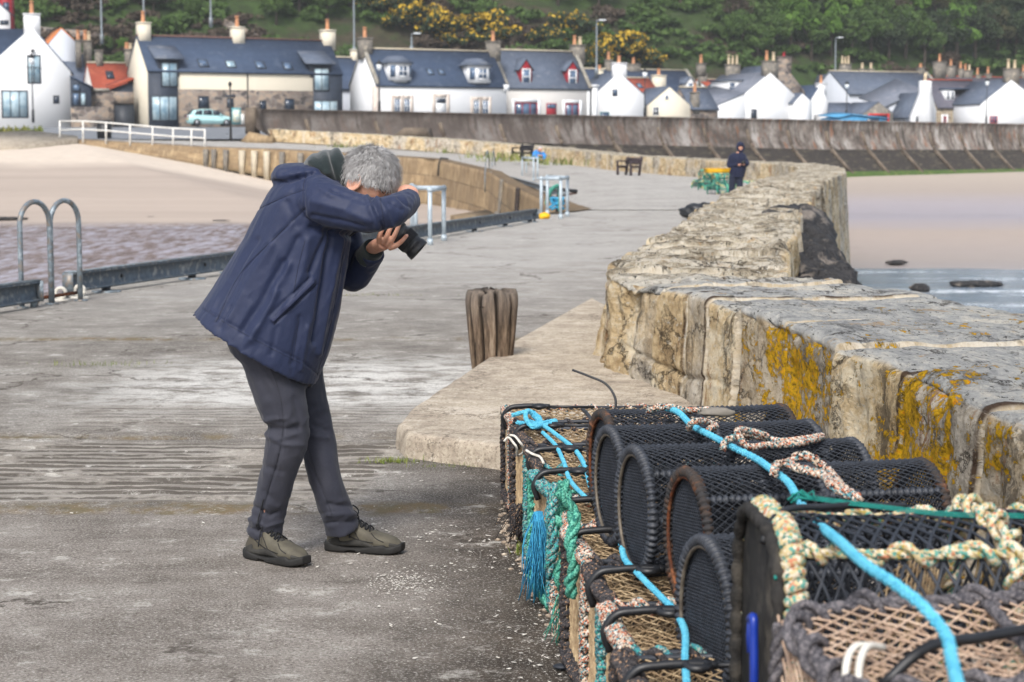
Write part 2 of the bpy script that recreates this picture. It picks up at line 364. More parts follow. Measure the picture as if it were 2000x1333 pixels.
def seawall_mat():
    k = Mt('sea_wall_concrete', .9, 0, .2); w = k.attr('uvw', 1); x = k.sep(w)
    n = k.noise(k.mapv(w, (1, 1, .8)), .38, 9, .7); n2 = k.noise(k.mapv(w, (2.2, 1, .5)), .7, 7, .7); u = k.math('MULTIPLY', x[0], .008)
    c = k.ramp(n, [(.38, lin(78,71,66)), (.46, lin(112,104,97)), (.54, lin(142,135,128)), (.63, lin(176,172,167))])
    c = k.mix(k.math('MULTIPLY', k.ramp(n2, [(.54, 0.0), (.62, .85)]), k.ramp(u, [(.25, .4), (.5, 1.0)])), c, lin(140,92,60))
    c = k.mix(k.ramp(k.noise(k.mapv(w, (2.6, 1, .35), (5,0,0)), .8, 7, .7), [(.51, 0.0), (.6, .9)]), c, lin(66,58,52))
    c = k.mix(k.ramp(u, [(.15, .72), (.55, 0.0)]), c, lin(92,84,79))
    k.col(c); k.bump(n, .5, .1); return k.m
MT['seawall'] = seawall_mat()
MT['apron'] = mat('weedy_dark_concrete', lin(64,56,49), lin(46,41,37), .9, .75, c3=lin(92,84,70), st=(1,1,4), bump=.5, bscale=4, bdist=.08)
MT['rib'] = mat('pale_concrete_rib', lin(122,110,96), lin(84,74,65), 1.2, .9)
MT['algae'] = mat('green_algae', lin(84,108,40), lin(62,86,34), 1.5, .9, c3=lin(104,116,60))
# ---- deck
def deck_mat():
    k = Mt('worn_concrete', .92, 0, .12); p = k.pos('w'); x = k.sep(p)
    X, Y = x[0], x[1]
    w1 = k.noise(p, .9, 10, .74)        # washed in bands across the pier
    w2 = k.noise(p, 2.2, 9, .75); w3 = k.noise(p, 46, 6, .75); w4 = k.noise(p, 105, 4, .75)
    c = k.ramp(k.math('ADD', k.math('MULTIPLY', w1, .45), k.math('MULTIPLY', w2, .55)),
               [(.38, lin(98,93,87)), (.46, lin(134,128,120)), (.53, lin(160,154,146)), (.61, lin(190,186,178))])
    c = k.mix(k.ramp(w3, [(.3, .75), (.62, 0.0)]), c, lin(92,86,80))
    def band(v, a, b, soft):      # 1 between a and b
        u = k.math('MULTIPLY', k.math('SUBTRACT', v, a - soft), 1/(2*soft), clamp=True)
        d = k.math('MULTIPLY', k.math('SUBTRACT', b + soft, v), 1/(2*soft), clamp=True)
        return k.math('MULTIPLY', u, d)
    wob = k.math('ADD', Y, k.math('MULTIPLY', k.math('SUBTRACT', k.noise(p, 1.3, 6, .7), .5), 1.6))
    wob2 = k.math('ADD', Y, k.math('MULTIPLY', k.math('SUBTRACT', k.noise(p, 4, 6, .75), .5), .35))
    # bleached, limey patch that lies across the pier
    lim = k.math('MULTIPLY', k.math('MULTIPLY', band(wob, 10.6, 13.2, .5), band(X, -2.6, .35, .5)), k.ramp(k.noise(k.mapv(p, (.8, 1.3, 1)), 3.4, 8, .8), [(.42, 0.0), (.54, 1.0)]))
    c = k.mix(k.math('MULTIPLY', lim, .92), c, lin(222,220,214))
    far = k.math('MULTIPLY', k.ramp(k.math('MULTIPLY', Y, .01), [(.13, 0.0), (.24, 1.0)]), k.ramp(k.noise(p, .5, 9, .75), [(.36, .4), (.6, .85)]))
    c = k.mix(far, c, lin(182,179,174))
    # darker, browner nearest bay and the wet, stained strip beside the pots
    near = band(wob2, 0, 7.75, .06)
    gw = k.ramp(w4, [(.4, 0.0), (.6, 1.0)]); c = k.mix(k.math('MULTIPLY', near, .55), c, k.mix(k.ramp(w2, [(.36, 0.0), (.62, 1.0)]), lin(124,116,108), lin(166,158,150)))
    st = k.math('MULTIPLY', band(k.math('ADD', X, k.math('MULTIPLY', k.math('SUBTRACT', w1, .5), 1.1)), -.26, .6, .24), band(wob, 3.0, 9.2, .3))
    c = k.mix(k.math('MULTIPLY', st, .88), c, k.mix(k.ramp(w2, [(.4, 0.0), (.6, 1.0)]), lin(50,43,37), lin(84,73,62)))
    c = k.mix(k.ramp(w4, [(.55, 0.0), (.63, .65)]), c, lin(210,206,198)); c = k.mix(k.ramp(w4, [(.37, .8), (.46, 0.0)]), c, lin(78,72,66))
    # sandy dirt lines in the joints
    dirt = k.ramp(k.noise(p, 2.6, 8, .75), [(.44, 0.0), (.56, .9)])
    for a, b in ((7.62, 7.84), (9.62, 9.78), (14.6, 14.85)):
        c = k.mix(k.math('MULTIPLY', k.math('MULTIPLY', band(wob2, a, b, .06), band(X, -9, -.1 if a < 9 else .1, .1)), dirt), c, k.mix(k.ramp(k.noise(p, 8, 6, .8), [(.4, 0.0), (.6, 1.0)]), lin(128,110,84), lin(112,104,78)))
    ed = k.ramp(k.vor(k.n('ShaderNodeVectorMath', {0: p, 1: k.noise(p, 1.5, 6, .7, out=1)}, operation='ADD'), .55, 0, 'DISTANCE_TO_EDGE'), [(.004, .8), (.016, 0.0)])
    c = k.mix(k.math('MULTIPLY', ed, k.ramp(k.noise(p, 1.1, 4), [(.45, 0.0), (.55, 1.0)])), c, lin(70,63,56))
    # fine pale grit and chips
    sp = k.ramp(k.vor(p, 34), [(.1, 1.0), (.16, 0.0)]); spm = k.ramp(k.noise(p, 1.7, 5), [(.5, 0.0), (.62, 1.0)])
    c = k.mix(k.math('MULTIPLY', k.math('MULTIPLY', sp, spm), .8), c, lin(214,208,198))
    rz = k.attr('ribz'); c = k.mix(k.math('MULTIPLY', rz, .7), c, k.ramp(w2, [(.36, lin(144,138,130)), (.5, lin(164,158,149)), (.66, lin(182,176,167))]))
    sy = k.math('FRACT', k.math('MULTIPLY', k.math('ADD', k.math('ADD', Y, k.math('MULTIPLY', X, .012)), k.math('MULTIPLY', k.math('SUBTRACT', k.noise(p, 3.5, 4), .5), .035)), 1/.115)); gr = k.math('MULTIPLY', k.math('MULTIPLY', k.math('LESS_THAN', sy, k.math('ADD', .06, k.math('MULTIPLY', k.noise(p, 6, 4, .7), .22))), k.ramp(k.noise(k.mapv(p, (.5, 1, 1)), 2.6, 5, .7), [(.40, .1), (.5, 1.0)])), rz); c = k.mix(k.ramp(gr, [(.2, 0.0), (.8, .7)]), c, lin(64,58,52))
    fl = k.noise(k.mapv(p, (.85, 1.2, 1)), 5, 9, .8)
    c = k.mix(k.math('MULTIPLY', k.ramp(fl, [(.56, 0.0), (.62, .8)]), k.ramp(w2, [(.42, .2), (.58, 1.0)])), c, lin(212,208,200))
    c = k.mix(k.ramp(fl, [(.36, .6), (.42, 0.0)]), c, lin(84,78,72))
    k.col(c)
    k.set(k.b, {'Roughness': k.ramp(st, [(0, .9), (1, .7)])})
    k.bump(k.math('ADD', k.math('MULTIPLY', w3, .7), k.math('ADD', k.math('MULTIPLY', w4, .8), k.math('MULTIPLY', w2, .35))), .9, .016); return k.m
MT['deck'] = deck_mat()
def slab_mat():
    k = Mt('pale_slab_concrete', .92, 0, .15); p = k.pos('w'); a = k.noise(p, 1.6, 10, .75); b = k.noise(p, 8, 9, .78); g = k.noise(p, 60, 6, .75)
    c = k.ramp(k.math('ADD', k.math('MULTIPLY', a, .5), k.math('MULTIPLY', b, .5)), [(.37, lin(124,114,102)), (.45, lin(164,152,136)), (.52, lin(186,174,156)), (.6, lin(204,194,178))])
    c = k.mix(k.ramp(g, [(.34, .8), (.5, 0.0)]), c, lin(98,86,74)); c = k.mix(k.ramp(k.noise(p, 26, 7, .8), [(.57, 0.0), (.62, .6)]), c, lin(208,200,186))
    c = k.mix(k.ramp(k.vor(k.n('ShaderNodeVectorMath', {0: p, 1: k.noise(p, 1.8, 6, .7, out=1)}, operation='ADD'), .9, 0, 'DISTANCE_TO_EDGE'), [(.003, .7), (.012, 0.0)]), c, lin(86,76,66))
    k.col(c); k.bump(k.math('ADD', b, k.math('MULTIPLY', g, .7)), .8, .014); return k.m
MT['slab'] = slab_mat()
MT['slab_edge'] = mat('chipped_concrete', lin(228,222,212), lin(176,160,136), 7, .9, c3=lin(228,222,212), bump=.9, bscale=18, bdist=.03, detail=9)
MT['asphalt'] = mat('road_asphalt', lin(126,130,134), lin(110,114,120), .5, .9, c3=lin(140,142,144))
def sand_mat(name, dry, smooth, wet, wet2, y0, y1, y2, left=True):
    k = Mt(name, .8, 0, .3); p = k.pos('w'); Y = k.math('ADD', k.sep(p)[1], k.math('MULTIPLY', k.math('SUBTRACT', k.noise(p, .12, 4), .5), 9))
    n = k.noise(p, 1.1, 8, .7); f = k.vor(p, .9); r = k.noise(k.mapv(p, (.5, 1, 1)), 1.4, 6, .75)
    r2 = k.noise(k.mapv(p, (2.4, .45, 1)), 1.6, 6, .7); cw = k.ramp(k.math('ADD', k.math('MULTIPLY', r, .15), k.math('MULTIPLY', r2, .85)), [(.40, wet2), (.48, lin(126,112,108)), (.53, wet), (.62, lin(168,166,178))])
    cs = k.mix(k.ramp(k.noise(k.mapv(p, (.05, 1, 1)), .35, 4), [(.35, 0.0), (.65, 1.0)]), smooth, tuple(x*.86 for x in smooth[:3]) + (1,))
    n = k.noise(p, 1.3, 9, .8); cd = k.mix(k.ramp(n, [(.46, 0.0), (.6, .55)]), dry, tuple(x*.75 for x in dry[:3]) + (1,))
    t1 = k.math('MULTIPLY', k.math('SUBTRACT', Y, y0), 1/(y1 - y0), clamp=True); t2 = k.math('MULTIPLY', k.math('SUBTRACT', Y, y1), 1/(y2 - y1), clamp=True)
    c = k.mix(k.ramp(t1, [(.0, 0.0), (.25, 1.0)]), cw, cs); c = k.mix(k.ramp(t2, [(.5, 0.0), (.9, 1.0)]), c, cd); k.col(c)
    k.set(k.b, {'Roughness': k.ramp(t1, [(0, .42), (.5, .85)])})
    amp = k.ramp(t1, [(0, 1.0), (.3, .05), (.8, .12)])
    k.bump(k.math('MULTIPLY', k.math('ADD', f, r), amp), .7, .25); return k.m
MT['sand_basin'] = sand_mat('harbour_sand', lin(206,192,176), lin(172,158,146), lin(146,140,146), lin(98,82,76), 74, 92, 104)
def beach_mat():
    k = Mt('beach_sand', .7, 0, .35); p = k.pos('w'); Y = k.math('ADD', k.sep(p)[1], k.math('MULTIPLY', k.math('SUBTRACT', k.noise(k.mapv(p, (.5,1,1)), .06, 4), .5), 14))
    c = k.ramp(k.math('MULTIPLY', Y, .005), [(.33, lin(160,154,156)), (.37, lin(162,150,142)), (.47, lin(164,150,139)), (.52, lin(158,151,156)), (.6, lin(160,152,154)), (.72, lin(164,151,140)), (.9, lin(176,163,149))])
    c = k.mix(k.ramp(k.noise(p, .7, 7, .7), [(.55, 0.0), (.7, .35)]), c, lin(140,124,116)); k.col(c)
    k.set(k.b, {'Roughness': k.ramp(k.math('MULTIPLY', Y, .005), [(.36, .35), (.45, .75), (.53, .4), (.62, .8)])}); return k.m
MT['beach'] = beach_mat()
def water_mat():
    k = Mt('shallow_sea', .12, 0, .5); p = k.pos('w'); Y = k.sep(p)[1]
    n = k.noise(k.mapv(p, (.35, 1, 1)), 1.1, 8, .65); n2 = k.noise(k.mapv(p, (.16, 1, 1)), .35, 6, .6)
    foam = k.math('MULTIPLY', k.ramp(n2, [(.52, 0.0), (.62, 1.0)]), k.ramp(k.noise(p, 2.5, 6, .75), [(.42, 0.0), (.6, 1.0)]))
    c = k.mix(k.math('MULTIPLY', foam, .85), k.mix(k.ramp(n2, [(.35, 0.0), (.7, 1.0)]), lin(122,138,154), lin(158,170,182)), lin(226,230,234)); k.col(c)
    k.set(k.b, {'Roughness': k.ramp(foam, [(0, .12), (1, .8)])}); k.bump(n, .5, .12); return k.m
MT['water'] = water_mat()
def hill_mat():
    k = Mt('rough_hillside', .95, 0, .1); p = k.pos('w'); q = k.mapv(p, (.55, .55, 1.5), ro=(0,.35,0)); n = k.noise(q, .075, 9, .7); n2 = k.noise(p, .5, 8, .75)
    c = k.ramp(n, [(.36, lin(54,66,42)), (.44, lin(70,92,48)), (.51, lin(64,80,46)), (.56, lin(78,72,58)), (.64, lin(82,68,60)), (.72, lin(66,62,50))])
    c = k.mix(k.ramp(n2, [(.4, .0), (.62, .7)]), c, lin(52,56,42)); k.col(c); k.bump(n2, .8, 1.0); return k.m
MT['hill'] = hill_mat()
def leaf(name, c1, c2, c3):
    k = Mt(name, .8, 0, .15); n = k.noise(k.pos('o'), .5, 5); k.col(k.mix(.45, k.ramp(n, [(.35, c1), (.5, c2), (.65, c3)]), k.ramp(k.n('ShaderNodeNewGeometry', out=8), [(0, c1), (1, c3)])))
    return k.m
MT['leaf_mid'] = leaf('mid_green_leaves', lin(58,80,42), lin(68,92,46), lin(86,108,56))
MT['leaf_bright'] = leaf('spring_green_leaves', lin(70,100,42), lin(84,118,48), lin(104,136,60))
MT['leaf_dark'] = leaf('dark_green_leaves', lin(44,56,40), lin(52,66,44), lin(62,76,50))
MT['leaf_olive'] = leaf('olive_leaves', lin(62,66,44), lin(72,74,50), lin(86,84,58))
MT['leaf_brown'] = leaf('brown_scrub', lin(66,58,50), lin(78,68,60), lin(92,82,70))
MT['gorse_y'] = leaf('gorse_flower', lin(156,128,40), lin(188,154,44), lin(204,172,64))
MT['bark'] = mat('bark', lin(88,80,70), lin(64,58,52), 3, .95)
MT['grass'] = leaf('weed_grass', lin(84,104,44), lin(112,128,58), lin(146,140,84))
# ---- clothing and skin
def cloth(name, c1, c2, rough=.7, scale=3, weave=500, sheen=.1, bmp=.12):
    k = Mt(name, rough, 0, .3); p = k.pos('w'); n = k.noise(p, scale, 5)
    c = k.ramp(n, [(.35, c1), (.65, c2)]); k.col(k.mix(.25, c, k.ramp(k.noise(p, 160, 3), [(.3, .35), (.7, .65)]), 'SOFT_LIGHT'))
    b1 = k.bump(k.noise(k.mapv(p, (1, 1, .55), ro=(0, .45, 0)), 26, 6, .62), .28, .008); k.bump(k.noise(p, weave, 2), bmp, .002, b1); k.set(k.b, {'Sheen Weight': sheen}); return k.m
MT['jacket'] = cloth('navy_jacket_cloth', lin(26,36,65), lin(35,43,68), .6, 2.5)
MT['jacket_trim'] = cloth('navy_jacket_trim', lin(30,38,66), lin(38,45,72), .6)
MT['hoodie'] = cloth('dark_green_fleece', lin(26,36,38), lin(34,44,45), .95, 8, 300, .4, .4)
MT['trouser'] = cloth('charcoal_trouser_cloth', lin(44,46,57), lin(54,55,64), .75, 3)
MT['seam'] = mat('dark_seam', lin(30,34,52), lin(26,30,44), 20, .8)
MT['seam2'] = mat('trouser_seam', lin(36,38,46), lin(30,32,40), 20, .8)
MT['boot'] = mat('taupe_boot_leather', lin(92,88,76), lin(74,70,61), 18, .75, bump=.3, bscale=120, bdist=.003)
MT['boot_dark'] = mat('dark_boot_panel', lin(58,57,54), lin(44,43,41), 25, .8, bump=.3, bscale=200, bdist=.002)
MT['sole'] = mat('rubber_sole', lin(38,37,36), lin(28,28,27), 25, .7)
MT['lace'] = mat('black_lace', lin(28,30,34), lin(20,22,26), 60, .8)
def skin_mat():
    k = Mt('skin', .5, 0, .35); p = k.pos('w'); n = k.noise(p, 26, 5); c = k.ramp(n, [(.35, lin(186,134,112)), (.65, lin(202,156,134))])
    k.col(c); k.set(k.b, {'Subsurface Weight': .12, 'Subsurface Radius': (.012, .004, .002), 'Subsurface Scale': .5}); k.bump(k.noise(p, 180, 4), .15, .002); return k.m
MT['skin'] = skin_mat()
MT['hair'] = mat('grey_hair', lin(186,185,184), lin(150,148,147), 30, .5, 0, .4, c3=lin(204,203,202), lo=.3, hi=.7)
MT['hair_dark'] = mat('dark_grey_hair', lin(112,108,106), lin(92,88,86), 60, .6)
MT['nail'] = mat('fingernail', lin(226,178,158), lin(220,170,150), 20, .35)
MT['cam_black'] = mat('camera_black', lin(38,40,44), lin(30,32,35), 40, .45, 0, .5, .2, 300, .001)
MT['cam_rubber'] = mat('camera_rubber', lin(30,31,34), lin(24,25,28), 40, .65, 0, .4)
MT['lens_glass'] = mat('lens_glass', lin(22,24,34), lin(30,26,44), 8, .05, 0, .8)
MT['navy'] = cloth('navy_fleece', lin(18,24,48), lin(26,32,56), .85)
MT['navy_tr'] = cloth('dark_navy_trousers', lin(24,30,48), lin(32,38,56), .85)
MT['blue_coat'] = cloth('bright_blue_coat', lin(34,120,196), lin(48,140,210), .6)
MT['bench'] = mat('dark_bench_wood', lin(48,46,50), lin(36,35,40), 6, .7)
MT['bench2'] = mat('brown_bench_wood', lin(74,62,64), lin(56,48,52), 6, .7)
# ---- pots and ropes
MT['net_black'] = mat('black_netting', lin(50,55,64), lin(36,40,47), 30, .6, 0, .4)
MT['rim_dull'] = mat('dull_steel_rim', lin(118,110,98), lin(84,76,68), 30, .6, .3, .4)
MT['rubber'] = mat('black_rubber_wrap', lin(54,58,66), lin(34,37,43), 30, .55, 0, .5, .3, 200, .002)
MT['rubber_rust'] = mat('rusty_rubber_wrap', lin(46,45,46), lin(58,48,42), 22, .75, 0, .3, c3=lin(108,72,52), lo=.42, hi=.68)
MT['mat_rubber'] = mat('weathered_rubber_mat', lin(52,50,48), lin(36,35,34), 14, .85, 0, .3, .9, 60, .006, c3=lin(70,66,60))
MT['net_beige'] = mat('beige_twine', lin(190,168,134), lin(158,136,106), 24, .9, c3=lin(132,110,84))
MT['net_pink'] = mat('pinkish_twine', lin(204,180,158), lin(176,150,130), 20, .9, c3=lin(190,164,140))
def rope_mat(name, stops, scale=240):
    k = Mt(name, .9, 0, .2); p = k.pos('w'); cell = k.sep(k.vor(p, scale, 1))
    c = k.ramp(cell[0], stops, 'CONSTANT'); k.col(k.mix(.35, c, k.ramp(k.noise(p, 40, 4), [(.3, .2), (.7, .75)]), 'SOFT_LIGHT')); k.bump(k.noise(k.mapv(p, (1,1,1)), 420, 2), .4, .003); return k.m
MT['rope_multi'] = rope_mat('flecked_orange_rope', [(0, lin(186,166,146)), (.26, lin(176,106,78)), (.46, lin(48,46,48)), (.66, lin(86,136,142)), (.82, lin(206,196,184))])
MT['rope_pastel'] = rope_mat('flecked_pastel_rope', [(0, lin(186,170,132)), (.34, lin(92,148,136)), (.54, lin(176,120,92)), (.64, lin(202,192,172)), (.86, lin(166,146,80)), (.93, lin(70,110,104))], 170)
MT['rope_dark'] = rope_mat('tarry_grey_rope', [(0, lin(54,52,54)), (.4, lin(76,72,72)), (.75, lin(40,40,43)), (.92, lin(150,120,96))])
MT['rope_grey'] = rope_mat('grey_rope', [(0, lin(84,82,86)), (.4, lin(110,106,108)), (.75, lin(64,63,68))])
MT['rope_green'] = rope_mat('sea_green_rope', [(0, lin(66,140,122)), (.4, lin(104,176,154)), (.75, lin(40,100,94))])
MT['rope_teal'] = rope_mat('teal_flecked_rope', [(0, lin(70,130,140)), (.35, lin(52,70,76)), (.6, lin(150,160,150)), (.8, lin(64,160,150))])
MT['rope_blue'] = mat('sky_blue_rope', lin(74,164,194), lin(104,190,214), 40, .8, 0, .3, .6, 300, .003)
MT['rope_blue2'] = mat('frayed_blue_rope', lin(44,130,176), lin(74,166,200), 60, .9)
MT['rope_white'] = mat('off_white_cord', lin(216,212,202), lin(190,186,176), 30, .9)
MT['clip_blue'] = mat('blue_clip', lin(24,54,150), lin(18,44,128), 12, .35, 0, .5)
MT['twine_teal'] = mat('green_twine', lin(24,130,118), lin(18,104,98), 40, .7)
def bollard_mat():
    k = Mt('weathered_timber', .92, 0, .15); p = k.attr('uvw', 1); n = k.noise(k.mapv(p, (1,1,.12)), 26, 8, .7); c = k.ramp(n, [(.34, lin(50,42,35)), (.46, lin(98,83,69)), (.56, lin(126,109,92)), (.66, lin(150,134,116))])
    z = k.sep(p)[2]; c = k.mix(k.ramp(z, [(.3, .0), (.56, .55)]), c, lin(112,107,103)); g = k.attr('groove')
    c = k.mix(k.ramp(g, [(.2, 0.0), (.9, .9)]), c, lin(28,23,19)); k.col(c); k.bump(n, 1.0, .03); return k.m
MT['bollard'] = bollard_mat()
MT['shell'] = mat('bleached_shell', lin(232,229,222), lin(200,194,184), 60, .7)
MT['pebble'] = mat('small_pebbles', lin(176,160,140), lin(132,118,104), 40, .85, c3=lin(206,194,176))
MT['rock'] = mat('dark_sea_rock', lin(48,47,48), lin(34,34,36), 3.2, .65, 0, .45, 1.0, 7, .15, c3=lin(118,110,102), lo=.42, hi=.64, detail=9)
MT['car'] = mat('pale_mint_car_paint', lin(172,212,212), lin(166,206,208), 1, .25, 0, .5)
MT['tyre'] = mat('tyre_rubber', lin(34,34,36), lin(28,28,30), 8, .85)
MT['alloy'] = mat('alloy_rim', lin(150,154,158), lin(120,124,128), 8, .35, .6)
MT['lamp_red'] = mat('red_tail_lamp', lin(190,60,64), lin(170,44,50), 6, .3)
MT['lamp_white'] = mat('clear_head_lamp', lin(214,220,224), lin(190,198,204), 6, .2)
MT['sign_face'] = mat('information_panel', lin(150,190,200), lin(196,204,196), 3, .6, c3=lin(214,206,170))
MT['yellow'] = mat('yellow_plastic', lin(226,176,30), lin(206,156,24), 6, .6)
MT['green_net'] = rope_mat('green_pot_netting', [(0, lin(64,140,124)), (.4, lin(96,166,140)), (.7, lin(40,86,84)), (.88, lin(206,196,140))], 9)
MT['lampglass'] = mat('frosted_lamp_glass', lin(232,236,238), lin(216,222,226), 4, .3)
# ---------------------------------------------------------------- SETTING
# plan lines of the harbour (measured by laying pixels on their heights)
WALL_IN = np.array([(2.05,.5),(1.80,2.5),(1.60,4.4),(1.48,5.6),(1.44,6.97),(1.33,7.5),(1.25,8.6),(1.12,9.5),(1.0,10.4),(.76,11.2),(.60,11.75),(.62,12.4),(.78,13.6),(1.04,15.4),(1.52,18.3),(2.55,25.4),(3.85,33),(5.9,45),(8.6,57),(10.2,66),(10.4,74),(8.6,84),(5.6,94),(1.9,109),(-3.9,117),(-9.5,122),(-16.9,127)], float)
WALL_Z = np.array([0]*18+[.02,.06,.12,.2,.34,.76,1.24,1.6,2.0])
QUAY = np.array([(-8.9,.5,0),(-5.0,18,0),(-3.9,25,0),(-2.6,31.4,0),(.6,43,0),(1.5,46,0),(.9,55,.02),(-.2,72,.2),(-1,86,.44),(-4.1,100,.94),(-8.9,107,1.2),(-14,112,1.45),(-19.3,116,1.6),(-28.4,122,2.1)], float)
def deck_z(P):  # height of the pier surface by distance along
    return np.interp(P, [0, 46, 72, 88, 100, 109, 117, 122, 127], [0, 0, .16, .3, .85, .8, 1.25, 1.6, 2.0])
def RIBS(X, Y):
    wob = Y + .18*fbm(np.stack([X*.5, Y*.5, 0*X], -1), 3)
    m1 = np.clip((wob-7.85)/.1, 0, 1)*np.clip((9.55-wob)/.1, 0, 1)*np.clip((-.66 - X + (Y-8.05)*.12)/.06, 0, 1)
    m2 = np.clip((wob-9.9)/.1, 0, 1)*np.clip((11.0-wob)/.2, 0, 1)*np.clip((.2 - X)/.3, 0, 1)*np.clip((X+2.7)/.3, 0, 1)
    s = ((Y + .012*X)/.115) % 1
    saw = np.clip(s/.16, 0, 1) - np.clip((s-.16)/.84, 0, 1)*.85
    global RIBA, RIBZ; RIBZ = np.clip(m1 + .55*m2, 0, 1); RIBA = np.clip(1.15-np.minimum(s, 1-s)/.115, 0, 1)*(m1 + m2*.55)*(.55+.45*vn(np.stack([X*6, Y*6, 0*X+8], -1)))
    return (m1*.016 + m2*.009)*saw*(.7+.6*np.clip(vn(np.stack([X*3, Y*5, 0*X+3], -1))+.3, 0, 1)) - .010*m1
def build_deck():
    Yr = np.r_[np.arange(.6, 4.4, .2), np.arange(4.4, 11.3, .0155), np.arange(11.3, 14, .03), np.arange(14, 24, .12), np.arange(24, 46.1, .6)]
    L = interp(Yr, QUAY[:6, 1], QUAY[:6, 0]); Rr = interp(Yr, WALL_IN[:, 1][:18], WALL_IN[:, 0][:18]) + .7
    inner = np.linspace(0, 1, 130); rows = []
    for y, l, r in zip(Yr, L, Rr):
        lo, hi = max(l, -2.9*y/9 - .6), r          # fine columns where the lens looks
        xs = np.r_[np.linspace(l, lo, 8)[:-1], lo + (hi-lo)*inner] if lo > l + .05 else np.linspace(l, hi, 137)
        rows.append(np.stack([xs, np.full(len(xs), y), np.zeros(len(xs))], -1))
    V = np.array(rows); X, Y = V[..., 0], V[..., 1]
    fade = np.clip((20 - Y)/8, 0.15, 1)
    V[..., 2] = .006*fbm(np.stack([X*1.2, Y*1.2, 0*X], -1), 4)*fade + .0035*fbm(np.stack([X*9, Y*9, 0*X], -1), 3)*fade + RIBS(X, Y)
    ribs = RIBA.copy(); ribz = RIBZ.copy()
    for a, wd, s in ((7.73, .05, .012), (9.7, .05, .012), (14.7, .06, .012), (12.1, .03, .006)):
        w = Y + .1*vn(np.stack([X*1.5, X*0, X*0+a], -1)); V[..., 2] -= s*np.exp(-((w-a)/wd)**2)*np.clip((.3-X)/.2, 0, 1)
    mb = MB(); mb.grid(V)
    # the edge drops into the basin
    edge = V[:, 0]; dn = edge.copy(); dn[:, 2] = -2.2; mb.grid(np.stack([dn, edge], 1))
    # beyond the bend
    Lp = QUAY[5:]; n = 40; A = resample(Lp, n, False)
    Rp = np.array([(6.6,46,0),(9.4,57,.02),(11,66,.06),(11.2,75,.12),(9.2,85.5,.2),(6.0,95.5,.34),(2.2,110.5,.76),(-3.6,118.5,1.24),(-9.3,123.5,1.6),(-16.9,128.5,2.0)], float)
    B = resample(Rp, n, False); t = np.linspace(0, 1, 24)[None, :, None]; mb.grid((A[:, None]*(1-t) + B[:, None]*t))
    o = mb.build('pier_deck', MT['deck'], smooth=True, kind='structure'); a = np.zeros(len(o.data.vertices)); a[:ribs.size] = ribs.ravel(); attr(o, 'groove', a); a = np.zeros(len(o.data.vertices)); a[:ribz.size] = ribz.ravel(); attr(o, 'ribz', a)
build_deck()
def build_slab():
    z = .12
    top = [np.array([1.62,6.9,0]), G(1420,1010,0), G(1150,950,0), G(960,916,.0), G(795,895,.0), G(775,872,0), G(800,838,0), G(1000,700,0), G(1156,606,0)]
    p = np.array(top)[:, :2]; wallside = [np.array([.62,12.6]) + [.5,0], np.array([1.5,9.5])+[.3,0], np.array([1.7,6.6])]
    edge = resample(np.c_[p, np.zeros(len(p))], 160, False)[:, :2]
    nse = fbm(np.c_[edge*6, np.zeros(len(edge))], 4)[:, None]
    ctr = np.array([.9, 9.3]); d = nrm(ctr - edge); back = resample(np.array([[1.75,6.6,0],[1.5,9.5,0],[1.3,12.6,0]]), 160)[:, :2]
    rows = []
    for off, zz in ((-.012, -.02), (0, .03), (.004, .08), (.012, .105), (.028, .117), (.06, z), (.2, z)):
        e = edge + d*(off + .014*nse*(zz > 0)); rows.append(np.c_[e, np.full(len(e), zz)])
    for t in np.linspace(.06, 1, 30):
        e = (edge + d*.2)*(1-t) + back*t; rows.append(np.c_[e, np.full(len(e), z) + .004*fbm(np.c_[e*4, e[:, :1]*0], 3)])
    V = np.array(rows); k = MB(); k.grid(V[5:], 0); k.grid(V[:6], 1)
    o = k.build('raised_concrete_step', [MT['slab'], MT['slab_edge']], smooth=True, kind='structure')
build_slab()
